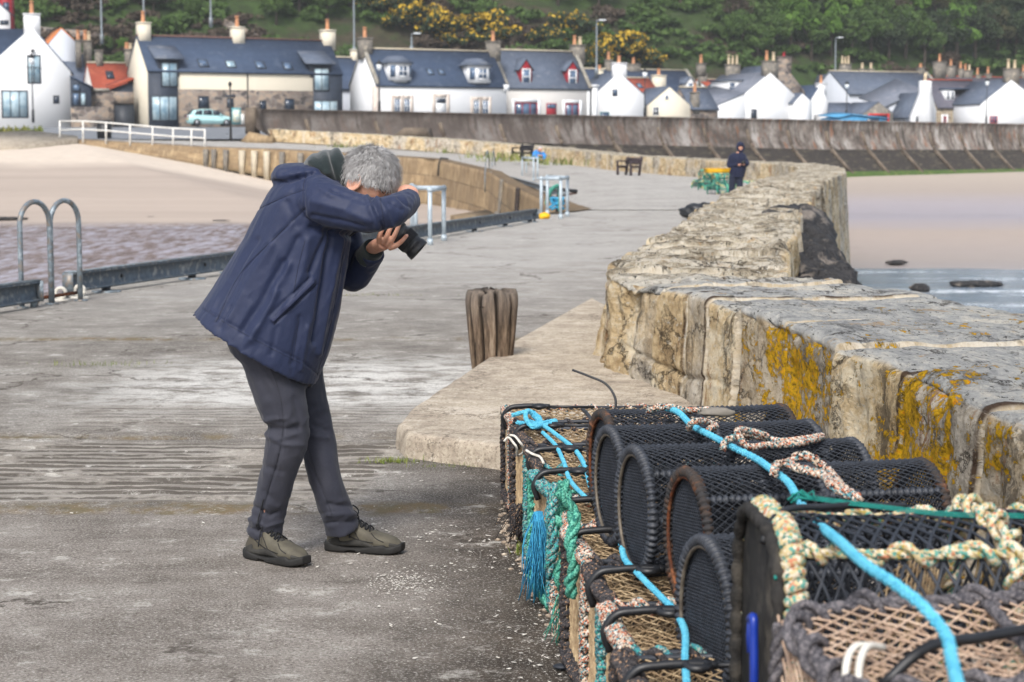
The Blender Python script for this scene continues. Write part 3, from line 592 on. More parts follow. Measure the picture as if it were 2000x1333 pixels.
# ---- the parapet wall along the pier
def build_wall():
    P = np.c_[WALL_IN, WALL_Z]; d = np.r_[0, np.cumsum(np.linalg.norm(np.diff(P[:, :2], axis=0), axis=1))]
    dcorner = np.interp(10, range(len(d)), d); L = d[-1]
    def at(s): return interp(s, d, P)
    dense = np.linspace(0, L, 4000); Q = at(dense)
    ker = np.ones(41)/41
    for k in range(2):
        pad = np.pad(Q[:, k], 20, mode='reflect', reflect_type='odd'); sm = np.convolve(pad, ker, 'valid'); w = np.clip((dense - dcorner - 4)/6, 0, 1); Q[:, k] = Q[:, k]*(1-w) + sm*w
    us = np.r_[np.arange(0, 3, .15), np.arange(3, dcorner+1.2, .0125), np.arange(dcorner+1.2, dcorner+8, .03), np.arange(dcorner+8, dcorner+34, .08), np.arange(dcorner+34, L, .4)]
    C = interp(us, dense, Q); Qn = interp(np.clip(us+.5, 0, L), dense, Q) - interp(np.clip(us-.5, 0, L), dense, Q); T = nrm(Qn[:, :2]); N = np.c_[T[:, 1], -T[:, 0]]
    th = np.interp(us, [0, dcorner-3, dcorner, dcorner+4, dcorner+14, dcorner+34, dcorner+48, L], [1.5, 1.3, 1.22, 1.2, 1.42, 1.72, 1.6, 1.2])
    h = np.interp(us, [0, dcorner, dcorner+30, dcorner+60, L], [.72, .71, .73, .8, .85])
    r = .036; prof = []  # (fraction across, offset m across, fraction up, offset m up)
    for z in np.linspace(0, 1, 52)[:-1]: prof.append((0, 0, z, -r*z))
    for a in np.linspace(0, np.pi/2, 8): prof.append((0, r - r*math.cos(a), 1, -r + r*math.sin(a)))
    for t in np.linspace(0, 1, 46)[1:-1]: prof.append((t, r*(1-2*t), 1, 0))
    for a in np.linspace(0, np.pi/2, 8): prof.append((1, -r + r*math.sin(a), 1, -r + r*math.cos(a)))
    for z in np.linspace(0, 1, 16)[1:]: prof.append((1, .25*z, 1, -4.0*z))
    prof = np.array(prof); nv = len(prof)
    acr = prof[None, :, 0]*th[:, None] + prof[None, :, 1]; zz = prof[None, :, 2]*h[:, None] + prof[None, :, 3]
    V = np.zeros((len(us), nv, 3)); V[..., :2] = C[:, None, :2] + N[:, None]*acr[..., None]; V[..., 2] = C[:, None, 2] + zz
    # blocks
    near = [0]
    jp = [(1350,.71),(1425,.71),(1525,.71),(1640,.71),(1745,.71),(1935,.71),(1297,.71),(1245,.71)]
    ys = sorted([10.9, 10.4, 9.9, 9.35, 8.55, 7.55, 6.75, 5.75, 4.9, 4.0, 3.0, 2.0, 11.35])
    js = sorted([float(np.interp(y, P[:11, 1], d[:11])) for y in ys]); s = dcorner + .25; rr = random.Random(3)
    while s < L: js.append(s); s += rr.uniform(.3, .75) if s < dcorner + 40 else rr.uniform(.6, 1.2)
    js = np.array(js); k = np.searchsorted(js, us); uu = np.broadcast_to(us[:, None], acr.shape)
    wv = np.stack([uu*0 + 0, acr*2.2, zz*2.2], -1)
    dist = np.full(acr.shape, 9.); lo = np.clip(k-1, 0, len(js)-1); hi = np.clip(k, 0, len(js)-1)
    rough = np.clip((us - dcorner + .9)/1.0, 0, 1)[:, None]
    for idx in (lo, hi):
        q = wv.copy(); q[..., 0] = idx[:, None]*7.1; wob = (.016 + .05*rough)*fbm(q, 3)
        dist = np.minimum(dist, np.abs(uu - js[idx][:, None] - wob))
    hb = _h(k, k*0+3, k*0+1)[:, None]; hb2 = _h(k, k*0+8, k*0+2)[:, None]; hb3 = _h(k, k*0+5, k*0+9)[:, None]
    uvw = np.stack([uu, acr, zz], -1)
    g = np.gradient(V, axis=0); g2 = np.gradient(V, axis=1); Nn = nrm(np.cross(g2, g)); 
    if Nn[100, 5] @ np.r_[N[100], 0] > 0: Nn = -Nn
    isTop = np.clip(Nn[..., 2], 0, 1)
    disp = (hb - .5)*(.045 + .05*rough)*(1-isTop) + (hb2-.5)*(.026 + .05*rough)*isTop + (hb3-.5)*.03*isTop*(acr/th[:, None]-.5)
    disp += .020*fbm(uvw*2.6, 4)*(1+1.6*rough) + .010*fbm(uvw*11, 5, .6)*(1+1.6*rough)
    chip = np.clip(fbm(uvw*4.3+11, 4)*2.6-.5, 0, 1)*.022; disp -= chip*(1-isTop*.5)
    disp -= (.018 + .045*rough)*np.exp(-(dist/(.016 + .02*rough))**2)
    edge_ = np.exp(-((acr)/.05)**2)*np.exp(-((zz-h[:, None])/.05)**2); disp -= edge_*np.clip(fbm(uvw*np.array([6, 3, 3])+3, 4)*.11+.015, 0, .06)
    ero = np.clip(fbm(uvw*1.3 + 5, 4)*2 - .1, 0, 1)*rough*.07*(us < dcorner+30)[:, None]; disp -= ero
    corner = np.exp(-((us - dcorner+.25)/.5)**2)[:, None]
    disp += corner*.05*fbm(uvw*np.array([5, 5, 2.2]) + 2, 4) - corner*.02
    # flaking laminae of the far slabs
    lam = np.round(fbm(uvw*np.array([2.6, .8, 1]) + 9, 3)*5)/5; disp += lam*.03*rough*isTop
    batt = np.clip(.75 - zz/h[:, None], 0, 1)*(acr < .01); disp += batt*.05
    # low cracked course near the broken corner
    lowc = np.exp(-((zz - .30 - .1*fbm(np.stack([uu*1.1, uu*0, uu*0], -1), 2))/.014)**2)*(acr < .02)*np.clip(1-np.abs(us-dcorner+1.2)/1.6, 0, 1)[:, None]
    disp -= .03*lowc
    far_scale = np.interp(us, [0, dcorner+30, dcorner+60, L], [1, 1, .6, .5])[:, None]; V += Nn*(disp*far_scale)[..., None]
    mb = MB(); mb.grid(V); o = mb.build('harbour_wall', MT['wall'], smooth=True, label='long weathered sandstone parapet wall with yellow lichen, curving along the pier', category='wall')
    jd = np.where(uu > js[lo][:, None], uu - js[lo][:, None] - .03, 9.); pick = _h(k, k*0+21, k*0+4)[:, None] > .55; jside = np.exp(-((jd-.012-.01*fbm(uvw*3, 2))/.028)**2)*pick*(1-rough)
    joint = np.exp(-(dist/(.026 + .03*rough))**2)
    # lichen lies mostly on certain blocks
    ly = V[..., 1]; lden = np.interp(ly, [4.6, 5.4, 5.75, 5.9, 6.7, 6.8, 7.1, 7.5, 7.6, 8.5, 8.6, 9.3, 9.4, 9.9], [.7, .7, .7, .75, 1.25, .75, .35, .35, .95, .9, .8, .75, .0, -.6])
    lden = lden - isTop*.62 - np.clip((.2 - zz)*2.0, 0, .5); lden = np.where(acr > th[:, None]-.1, -1, lden) - rough*2
    for nme, a in (('joint', joint), ('blk', np.broadcast_to(hb2, acr.shape)), ('lich', lden), ('far', np.broadcast_to(rough, acr.shape)), ('top', np.clip(isTop*2.2-.7, 0, 1)), ('jside', jside)): attr(o, nme, a)
    attrv(o, 'uvw', uvw)
build_wall()
# black boulders heaped against the seaward foot of the wall
def rock(c, r, label, seed, sx=1, sy=1, sz=1, rz=0, name='boulder', cat='rock', group=None, m='rock'):
    mb = MB(); la = np.linspace(.01, np.pi-.01, 30)[:, None]; lo = np.arange(48)[None]*2*np.pi/48
    d = np.stack([np.sin(la)*np.cos(lo), np.sin(la)*np.sin(lo), np.cos(la)+0*lo], -1)
    k = 1 + .35*fbm(d*1.3+seed, 4) + .20*np.round(fbm(d*2.6+seed*3, 3)*5)/5 + .07*fbm(d*7+seed, 4, .65); V = d*k[..., None]*r*np.array([sx, sy, sz])
    mb.loft(V); o = mb.build(name, MT[m], smooth=False, label=label, category=cat); o.location = c; o.rotation_euler = (0, 0, rz)
    if group: o['group'] = group
    return o
g_ = 'black boulders against the seaward side of the wall'
bl = [('dark boulder high against the pale end stone of the wall, farthest up the heap', 26, 1634, 412, .55, 1.0), ('broad black boulder below the pale end stone of the wall', 23.4, 1648, 440, .55, 1.3),
      ('black boulder in the middle of the heap by the wall', 21.2, 1656, 470, .5, 1.3), ('jagged black boulder lower in the heap, above the sea', 19.2, 1664, 500, .46, 1.4), ('black boulder at the near foot of the heap, just over the wall top', 17.4, 1671, 528, .42, 1.4), ('low black boulder at the seaward edge of the heap', 20, 1667, 535, .42, 1.0)]
for i, (lb, yy, px, py, r, sz) in enumerate(bl):
    c = M(px-14, py, yy); rock((c[0]-r*.95, yy, c[2]-r*sz*.9), r, lb, i*3.7+1, 1, 1.5, sz, .3*i, group=g_)
# ---- quay walls of the basin
def quay_wall():
    A = resample(QUAY[4:], 260, False); n = len(A); hs = np.linspace(0, 1, 14); V = []
    dep = np.interp(A[:, 0], [-29, -24, -16, -10, -4, 2], [.2, .7, 1.5, 2.4, 2.7, 2.5])
    u = np.r_[0, np.cumsum(np.linalg.norm(np.diff(A, axis=0), axis=1))]
    T = nrm(np.gradient(A, axis=0)); N = np.c_[-T[:, 1], T[:, 0], T[:, 2]*0]; N = np.where((N @ np.array([-1, -.3, 0]))[:, None] > 0, N, -N)
    for h in hs: V.append(A + N*(.28*(1-h) + .02)[..., None] if False else A + N*(.28*(1-h)+.02) + np.c_[A[:, :2]*0, -dep*(1-h)])
    V = np.stack(V, 1); uvw = np.stack([np.broadcast_to(u[:, None], V.shape[:2]), np.broadcast_to((hs*2.4)[None], V.shape[:2]), V[..., 0]*0], -1)
    V[..., :2] += N[:, None, :2]*(.05*fbm(uvw*1.5, 3))[..., None]
    cap = np.stack([V[:, -1], V[:, -1] - N*.5 + [0, 0, .03]], 1); V = np.concatenate([V, cap[:, 1:]], 1); uvw = np.concatenate([uvw, uvw[:, -1:]], 1)
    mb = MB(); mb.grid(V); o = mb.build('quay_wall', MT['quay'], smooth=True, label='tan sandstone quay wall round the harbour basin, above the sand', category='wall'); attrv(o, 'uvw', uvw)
    for v, lb in ((0, ''),): pass
    return A, N, dep
QA, QN, QD = quay_wall()
# a lower ledge of stone at the foot of the quay wall
mb = MB(); P = np.array([G(870,392,-1.0), G(1010,420,-1.0)]); 
mb.prism([(-2.2,66,-2.2),(.3,50,-2.2),(.9,50,-2.2),(-1.0,72,-2.2)], (0,0,1.35)); o = mb.build('stone_ledge', MT['quay'], label='low stone ledge at the foot of the quay wall in the basin corner', category='ledge'); attrv(o, 'uvw', vco(o.data)*np.array([.7,1,1]))
# ---- sand, beach, sea
def basin_z(X, Y):
    e = np.interp(X, [-60, -28, -20, -12, -6], [1.95, 1.8, .55, -.9, -1.5])
    z = np.where(Y < 80, -1.6, np.interp(Y, [80, 88, 100, 112, 122, 135], [-1.6, -.72, .62, 1.35, 1.85, 2.0]))
    lim = np.interp(Y, [80, 100, 122], [0, .6, 1]); z = np.minimum(z, e + (1-lim)*3*0 + .0)
    return z
xs = np.linspace(-75, 2, 150); ysn = np.r_[np.linspace(12, 70, 60), np.linspace(71, 140, 110)]
X, Y = np.meshgrid(xs, ysn); Z = basin_z(X, Y) + np.where(Y < 84, .04, .05)*fbm(np.stack([X*.8, Y*.8, 0*X], -1), 4)
MB().grid(np.stack([X, Y, Z], -1)).build('basin_sand', MT['sand_basin'], smooth=True, kind='structure')
xs = np.linspace(-2, 230, 90); ysn = np.linspace(30, 330, 130); X, Y = np.meshgrid(xs, ysn)
Z = np.interp(Y, [30, 60, 69, 120, 180, 290], [-3.8, -3.35, -3.0, -2.1, -1.2, -.6]) + .03*fbm(np.stack([X*.3, Y*.3, 0*X], -1), 3)
MB().grid(np.stack([X, Y, Z], -1)).build('beach', MT['beach'], smooth=True, kind='structure')
xs = np.linspace(1, 120, 200); ysn = np.r_[np.linspace(-10, 6, 10), np.linspace(6.5, 90, 240)]; X, Y = np.meshgrid(xs, ysn)
Z = -3.0 + .06*fbm(np.stack([X*.25, Y*1.1, 0*X], -1), 4)*np.clip((75-Y)/20, .2, 1)
MB().grid(np.stack([X, Y, Z], -1)).build('sea_water', MT['water'], smooth=True, kind='structure')
rock((G(1797,564,-2.9)), .3, 'small dark rock awash in the shallow sea', 4.4, 1.1, 1, .5)
rock((G(1905,556,-2.9)), .42, 'long flat dark rock lying in the shallow sea', 9.1, 1.9, .8, .35)
rock((G(1752,513,-2.85)), .25, 'little dark stone on the wet sand at the edge of the sea', 2.2, 1.6, .8, .4)
for (px, py, r, lb) in ((306,425,.5,'dark clump of seaweed lying at the edge of the wet sand'), (8,427,.7,'dark seaweed at the wet sand behind the double ladder hoop'), (88,322,.28,'small dark stone on the pale upper sand'), (432,431,.3,'small dark seaweed scrap on the wet sand beside the jacket')):
    z = -1.5 if py > 400 else .6; rock(G(px, py, z), r*.6, lb, px*.1, 2.2, .8, .16, name='seaweed' if 'seaweed' in lb else 'boulder', cat='seaweed' if 'seaweed' in lb else 'rock')
# ---- big ground sheet under everything, and the shore road
MB().grid(np.array([[(-400,-50,-4.2),(400,-50,-4.2)],[(-400,590,-4.2),(400,590,-4.2)]], float)).build('ground', MT['sand_basin'], kind='structure')
SW0, SW1 = np.array([-17.2,127.0]), np.array([110.,271.5])
SWd = (SW1-SW0)/np.linalg.norm(SW1-SW0); SWn = np.array([SWd[1], -SWd[0]])
def road_z(Y): return np.interp(Y, [110, 118, 122, 127, 140, 165, 400], [1.9, 1.95, 2.1, 2.15, 2.6, 3.42, 3.5])
xs = np.linspace(-140, 200, 120); rows = []
for t in np.linspace(0, 1, 30):
    y0 = np.where(xs < -28, 124 + (-28-xs)*.05, np.where(xs < SW0[0], 122 + (xs+28)*.46, SW0[1] + (xs-SW0[0])*SWd[1]/SWd[0] + .8))
    y = y0 + (330-y0)*t**1.6; rows.append(np.stack([xs, y, road_z(y) if False else np.interp(y, [110,122,127,140,165,400],[1.9,2.1,2.15,2.6,3.42,3.5])], -1))
MB().grid(np.array(rows)).build('shore_road', MT['asphalt'], smooth=True, kind='structure')
# slip ramp and grass at the far left edge
mb = MB(); A = [M(-60,296,112), M(40,285,114), M(152,272,121.5), M(152,266,123), M(60,255,126), M(-60,262,126)]
top = np.array(A); mb.prism(top - [0,0,.9], (0,0,.9)); mb.build('slip_ramp', MT['slab'], kind='structure')
mb = MB(); tt = []
for i in range(500):
    c = M(rnd.uniform(-40, 82), rnd.uniform(250, 264), 127); a = rnd.uniform(0, 6.3); h = rnd.uniform(.15, .5); w = .12
    dx = np.array([math.cos(a)*w, math.sin(a)*w, 0]); c[2] -= .2; mb.add([c-dx, c+dx, c+[rnd.uniform(-.2,.2), 0, h]], [(0,1,2)])
mb.build('verge_grass', MT['grass'], kind='stuff', label='rough grass on the verge above the sand by the slip ramp', category='grass')
# ---- sea wall
def build_seawall():
    L = np.linalg.norm(SW1-SW0); us = np.linspace(0, L, 300); C = SW0 + SWd*us[:, None]
    zb = np.interp(us, [0, 14, 28, 45, 70, L], [2.4, 2.1, 1.9, 1.75, 1.4, 1.25]); zt = np.interp(us, [0, L], [4.2, 4.35])
    prof = [(.8, 0), (.62, .12), (.4, .28), (.22, .48), (.12, .66), (.08, .8), (.1, .9), (.16, .955), (.22, .96), (.22, 1.0), (-.5, 1.0), (-.5, .3)]
    V = np.array([[np.r_[c + SWn*o, zb_ + (zt_-zb_)*h] for (o, h) in prof] for c, zb_, zt_ in zip(C, zb, zt)])
    uvw = np.array([[(u, o, h*3.4) for (o, h) in prof] for u in us]); V[..., :2] += SWn*(.07*fbm(uvw*np.array([.5,1,.8]), 4))[..., None]
    mb = MB(); mb.grid(V)
    mb.f.append((np.array([range(len(prof))]), 0))
    root = mb.build('sea_wall', MT['seawall'], smooth=False, label='long grey concrete sea wall with a curved overhanging top, before the houses', category='wall')
    attrv(root, 'uvw', uvw)
    # sloping apron below, in dark weedy courses, and the sand-line of algae
    a0 = 30; ua = np.linspace(a0, L, 120); Ca = SW0 + SWd*ua[:, None]; za = np.interp(ua, us, zb); steps = []
    for i in range(7):
        f0, f1 = i/7, (i+1)/7; steps += [(.8+2.4*f0, 1-f0), (.8+2.4*f0+.1, 1-f1)]
    drop = np.interp(ua, [30, 44, L], [2.3, 2.4, 2.4])
    Va = np.array([[np.r_[c + SWn*o, z - dr*(1-h)] for (o, h) in steps] for c, z, dr in zip(Ca, za, drop)])
    MB().grid(Va).build('apron', MT['apron'], root)
    al = np.array([[np.r_[c + SWn*3.0, z-dr+.30*min(1, dr)], np.r_[c + SWn*3.5, z-dr+.03], np.r_[c + SWn*4.2, z-dr-.6]] for c, z, dr in zip(Ca, za, drop)])
    MB().grid(al).build('algae_band', MT['algae'], root)
    for u in np.arange(4, L, 6.8):
        c = SW0 + SWd*u; z = np.interp(u, us, zb); t = np.interp(u, us, zt); dr = 2.4; q = MB()
        pts = [(.14, .62), (.6, .12), (.84, 0)] ; P = [np.r_[c + SWn*(o+.02), z+(t-z)*h] for o, h in pts]
        if u > 32: P.append(np.r_[c + SWn*3.3, z-dr+.0])
        for a, b in zip(P[:-1], P[1:]): q.bar(a, b, .20, .34, up=(SWn[0], SWn[1], .6))
        q.build('buttress_rib', MT['rib'], root)
build_seawall()
# low stone upstand where the wall meets the road, and a wedge block
mb = MB(); p = M(765,268,121); mb.prism([M(765,268,121), M(830,268,121), M(826,250,121), M(790,250,121)], (0.5,1.6,0)); mb.build('wedge_block', MT['rib'], label='pale concrete wedge block sitting on the parapet against the sea wall', category='block')
mb = MB(); mb.prism([M(486,258,125), M(532,268,125), M(532,285,125), M(470,277,125)], (0,1.2,0)); o = mb.build('stone_pier', MT['quay'], label='low tan stone stub where the parapet starts beside the road', category='wall'); attrv(o, 'uvw', vco(o.data))
mb = MB(); mb.prism([M(479,210,127), M(496,210,127), M(496,262,127), M(479,262,127)], (.3,.9,0)); mb.build('gate_pillar', MT['rib'], label='square concrete pillar at the landward end of the sea wall', category='pillar')
# ---- hillside
def hill_z(X, Y):
    foot = np.interp(X, [-140, -60, -20, 30, 80, 160], [186, 190, 205, 228, 262, 300])
    t = np.clip(Y - foot, 0, None)
    z = 3.3 + .62*t + .1*np.clip(t, 0, 30) - 1.2*np.exp(-((t-4)/5)**2) + 5*np.exp(-((X-60)/60)**2)*np.clip(t/60, 0, 1)
    z = z - np.clip((foot - 7 - Y)/3, 0, 1)*11
    z = z + np.clip(t/14, 0, 1)*(3.2*fbm(np.stack([X*.03, Y*.03, 0*X], -1), 4) + .9*fbm(np.stack([X*.16, Y*.16, 0*X+4], -1), 3))
    return z
xs = np.linspace(-190, 260, 220); ysn = np.linspace(180, 470, 150); X, Y = np.meshgrid(xs, ysn)
MB().grid(np.stack([X, Y, hill_z(X, Y)], -1)).build('hillside', MT['hill'], smooth=True, kind='structure')
def hill_hit(px, py):
    d = ray(px, py); ts = np.linspace(160, 460, 1500); Z = EYE + d[2]*ts; h = hill_z(d[0]*ts, d[1]*ts); k = np.argmax(h > Z); t = ts[k]
    return np.array([d[0]*t, d[1]*t, h[k]])
# masonry retaining walls on the hill path (left)
for (a, b, hh, lb) in (((25,52),(265,72),3.0,'grey stone retaining wall stepping along the foot of the hill on the left'), ((410,22),(512,72),1.6,'sloping stone wall beside the path climbing the hill')):
    A = hill_hit(*a)-[0,1.5,0]; B = hill_hit(*b)-[0,1.5,0]; mb = MB(); mb.prism([A-[0,0,hh], B-[0,0,hh], B, A], (0,1.5,0)); mb.build('retaining_wall', MT['rubble'], label=lb, category='wall')
# ---------------------------------------------------------------- HOUSES
class House:
    def __init__(s, name, label, px, Y, alpha=27, zb=3.3, cat='house', py=250, group='houses behind the sea wall'):
        p = M(px, py, Y); s.o = np.array([p[0], p[1], zb]); a = rad(alpha); s.a = a; s.ca, s.sa = math.cos(a), math.sin(a)
        s.root = thing(name, label, cat, s.o, a, group)
    def loc(s, p, isdir=False):
        q = np.asarray(p, float) - (0 if isdir else s.o); return np.array([q[0]*s.ca + q[1]*s.sa, -q[0]*s.sa + q[1]*s.ca, q[2]])
    def hit(s, px, py, p0, n):
        o = s.loc([0, 0, EYE]); d = s.loc(ray(px, py), True); t = np.dot(np.asarray(p0) - o, n)/np.dot(d, n); return o + d*t
    def f(s, px, py, w=0): q = s.hit(px, py, (0, w, 0), (0, 1, 0)); return q[0], q[2]
    def U(s, px, w=0, py=200): return s.f(px, py, w)[0]
    def Z(s, py, px, w=0): return s.f(px, py, w)[1]
    def part(s, mb, name, m, parent=None, **k): return mb.build(name, MT[m] if isinstance(m, str) else [MT[x] for x in m], parent or s.root, **k)
    def eaves(s, u0, u1, ze, zr, dep, wallm, roofm, ov=.25, w0=0, gable_m=None, ridge='cream_stone', skew=None, ridge_m=True):
        s.u0, s.u1, s.ze, s.zr, s.dep, s.w0 = u0, u1, ze, zr, dep, w0
        P = [(w0, -1), (w0+dep, -1), (w0+dep, ze), (w0+dep/2, zr-.05), (w0, ze)]
        mb = MB(); mb.prism([(u0, w, z) for w, z in P], (u1-u0, 0, 0), 0)
        if gable_m: mb.prism([(u0-.02, w, z) for w, z in P], (.02, 0, 0), 1)
        s.part(mb, 'wall', [wallm] + ([gable_m] if gable_m else []))
        sl = (zr-ze)/(dep/2); mb = MB(); t = .16
        for sg in (1, -1):
            wa = w0-ov if sg > 0 else w0+dep+ov; wr = w0+dep/2; za = ze-ov*sl
            q = [(u0-.05, wa, za), (u1+.05, wa, za), (u1+.05, wr, zr), (u0-.05, wr, zr)]; mb.prism(q, (0, 0, t))
        s.part(mb, 'roof', roofm)
        if ridge_m:
            mb = MB(); mb.box(u0-.05, u1+.05, w0+dep/2-.16, w0+dep/2+.16, zr+.08, zr+.24); s.part(mb, 'ridge', ridge)
        if skew:
            for u in skew:
                mb = MB()
                for sg in (1, -1):
                    wa = w0-ov if sg > 0 else w0+dep+ov; mb.bar((u, wa, ze-ov*sl+.22), (u, w0+dep/2, zr+.22), .34, .24)
                s.part(mb, 'skew', 'skew')
        s.rn = np.array([0, -sl, 1.0]); s.rp = np.array([0, w0, ze+t]); return s
    def gable(s, u0, u1, ze0, ze1, ua, za, dep, wallm, roofm, ov=.12, w0=0):
        """gable end to the street; eave heights ze0/ze1, apex (ua, za)"""
        P = [(u0, -1), (u1, -1), (u1, ze1), (ua, za), (u0, ze0)]; mb = MB(); mb.prism([(u, w0, z) for u, z in P], (0, dep, 0)); s.part(mb, 'wall', wallm)
        mb = MB()
        for (ue, zee) in ((u0, ze0), (u1, ze1)):
            sg = -1 if ue < ua else 1; sl = (za-zee)/abs(ua-ue); uo = ue+sg*ov; zo = zee-ov*sl
            q = [(uo, w0+.18, zo+.02), (uo, w0+dep+.1, zo+.02), (ua, w0+dep+.1, za+.02), (ua, w0+.18, za+.02)]; mb.prism(q if sg > 0 else q[::-1], (0, 0, .14))
        s.part(mb, 'roof', roofm)
    def window(s, x0, x1, y0, y1, w=0, fm='frame_white', gm='glass', cols=2, rows=2, sur=None, sw=.16, name='window', parent=None, fr=.07):
        xm, ym = (x0+x1)/2, (y0+y1)/2; u0, u1 = s.f(x0, ym, w)[0], s.f(x1, ym, w)[0]; z1, z0 = s.f(xm, y0, w)[1], s.f(xm, y1, w)[1]
        return s.win(u0, u1, z0, z1, w, fm, gm, cols, rows, sur, sw, name, parent, fr)
    def win(s, u0, u1, z0, z1, w=0, fm='frame_white', gm='glass', cols=2, rows=2, sur=None, sw=.16, name='window', parent=None, fr=.07):
        if sur:
            mb = MB()
            for a, b, c, d in ((u0-sw, u0, z0-sw, z1+sw), (u1, u1+sw, z0-sw, z1+sw), (u0, u1, z1, z1+sw), (u0, u1, z0-sw, z0)): mb.box(a, b, w-.05, w+.05, c, d)
            s.part(mb, 'surround', sur, parent)
        mb = MB(); f = fr
        for a, b, c, d in ((u0, u0+f, z0, z1), (u1-f, u1, z0, z1), (u0+f, u1-f, z1-f, z1), (u0+f, u1-f, z0, z0+f)): mb.box(a, b, w-.035, w+.03, c, d)
        for i in range(1, cols): u = u0+(u1-u0)*i/cols; mb.box(u-f*.4, u+f*.4, w-.033, w+.03, z0+f, z1-f)
        for i in range(1, rows): z = z0+(z1-z0)*i/rows; mb.box(u0+f, u1-f, w-.031, w+.03, z-f*.4, z+f*.4)
        o = s.part(mb, name, fm, parent); mb = MB(); mb.box(u0+.02, u1-.02, w-.012, w+.02, z0+.02, z1-.02)
        s.part(mb, 'pane', gm, parent if parent is not None else o); return o
    def door(s, x0, x1, y0, y1, m, w=0, sur=None, sw=.14, fan=None):
        xm, ym = (x0+x1)/2, (y0+y1)/2; u0, u1 = s.f(x0, ym, w)[0], s.f(x1, ym, w)[0]; z1, z0 = s.f(xm, y0, w)[1], s.f(xm, y1, w)[1]
        if sur:
            mb = MB(); mb.box(u0-sw, u0, w-.05, w+.05, z0, z1+sw); mb.box(u1, u1+sw, w-.05, w+.05, z0, z1+sw); mb.box(u0, u1, w-.05, w+.05, z1, z1+sw); s.part(mb, 'surround', sur)
        mb = MB(); mb.box(u0, u1, w-.03, w+.03, z0, z1); d = s.part(mb, 'door', m); mb = MB(); mb.box(u1-.16, u1-.08, w-.06, w-.03, z0+.9, z0+1.05); s.part(mb, 'handle', 'alloy', d)
        if fan: mb = MB(); mb.box(u0+.08, u1-.08, w-.045, w+.02, z1-.5, z1-.08); s.part(mb, 'fanlight', fan, d)
    def chim(s, x0, x1, yt, yb, w, m='stone_chim', pots=1, pm='pot_clay', ph=None, dep=.75, cope='skew'):
        xm = (x0+x1)/2; u0, u1 = s.f(x0, yt, w)[0], s.f(x1, yt, w)[0]; z1, z0 = s.f(xm, yt, w)[1], s.f(xm, yb, w)[1]; mb = MB()
        mb.box(u0, u1, w-dep/2, w+dep/2, z0-.6, z1-.12, 0); mb.box(u0-.07, u1+.07, w-dep/2-.07, w+dep/2+.07, z1-.12, z1, 1); c = s.part(mb, 'chimney', [m, cope])
        for i in range(pots):
            u = u0+(u1-u0)*(i+.5)/pots; h = (ph or .75)*(1-.12*(i % 2)); mb = MB(); r = .17 if pots < 3 else .14
            mb.tube([(u, w, z1-.02), (u, w, z1+.08), (u, w, z1+h*.55), (u, w, z1+h-.1), (u, w, z1+h-.08), (u, w, z1+h)], [r*1.15, r*1.1, r, r*.92, r*1.15, r*1.12], 12)
            s.part(mb, 'chimney_pot', pm if i % 2 == 0 else 'pot_cream', c)
        return c
    def sky(s, x0, x1, y0, y1, m='glass'):
        a = s.hit((x0+x1)/2, (y0+y1)/2, s.rp, s.rn); wd = abs(s.hit(x1, (y0+y1)/2, s.rp, s.rn)[0]-s.hit(x0, (y0+y1)/2, s.rp, s.rn)[0])/2
        hi = s.hit((x0+x1)/2, y0, s.rp, s.rn); lo = s.hit((x0+x1)/2, y1, s.rp, s.rn); n = nrm(s.rn)
        def quad(k, off):
            p = []
            for e, sg in ((lo, -1), (lo, 1), (hi, 1), (hi, -1)): q = a + (e-a)*k; p.append(np.array([a[0]+sg*wd*k, q[1], q[2]]) + n*off)
            return p
        mb = MB(); mb.prism(quad(1, -.02), n*.09); o = s.part(mb, 'skylight', 'frame_dark'); mb = MB(); mb.prism(quad(.8, .05), n*.035); s.part(mb, 'pane', m, o)
    def pipe(s, px, y0, y1, m='black_metal', w=-.07):
        u, z1 = s.f(px, y0, w); z0 = s.f(px, y1, w)[1]; mb = MB(); mb.tube([(u, w, z0), (u, w, (z0+z1)/2), (u, w, z1)], .055, 8); s.part(mb, 'drainpipe', m)
    def gdormer(s, x0, x1, yapex, yeave, yb, m='dark_red', roofm='slate_grey', w=.25, gm='glass'):
        """small gabled dormer with its own pitched roof"""
        u0, u1 = s.U(x0, w, yb), s.U(x1, w, yb); xm = (x0+x1)/2; z0, ze, za = s.Z(yb, xm, w), s.Z(yeave, xm, w), s.Z(yapex, xm, w); um = (u0+u1)/2
        back = s.w0+s.dep/2; sl = (s.zr-s.ze)/(s.dep/2); wz = lambda z: s.w0+(z-s.ze)/sl
        mb = MB(); mb.prism([(u0, w, z0), (u1, w, z0), (u1, w, ze), (um, w, za), (u0, w, ze)], (0, wz(za)-w, 0)); d = s.part(mb, 'dormer', m)
        mb = MB()
        for a, sg in ((u0, -1), (u1, 1)):
            q = [(a+sg*.18, w-.12, ze-.12), (a+sg*.18, wz(ze)+.5, ze-.12), (um, wz(za)+.3, za+.06), (um, w-.12, za+.06)]; mb.prism(q if sg > 0 else q[::-1], (0, 0, .1))
        s.part(mb, 'dormer_roof', roofm, d); f = (u1-u0)*.14
        s.win(u0+f, u1-f, z0+.1, ze+.08, w-.04, 'frame_white', gm, 1, 2, parent=d, fr=.12)
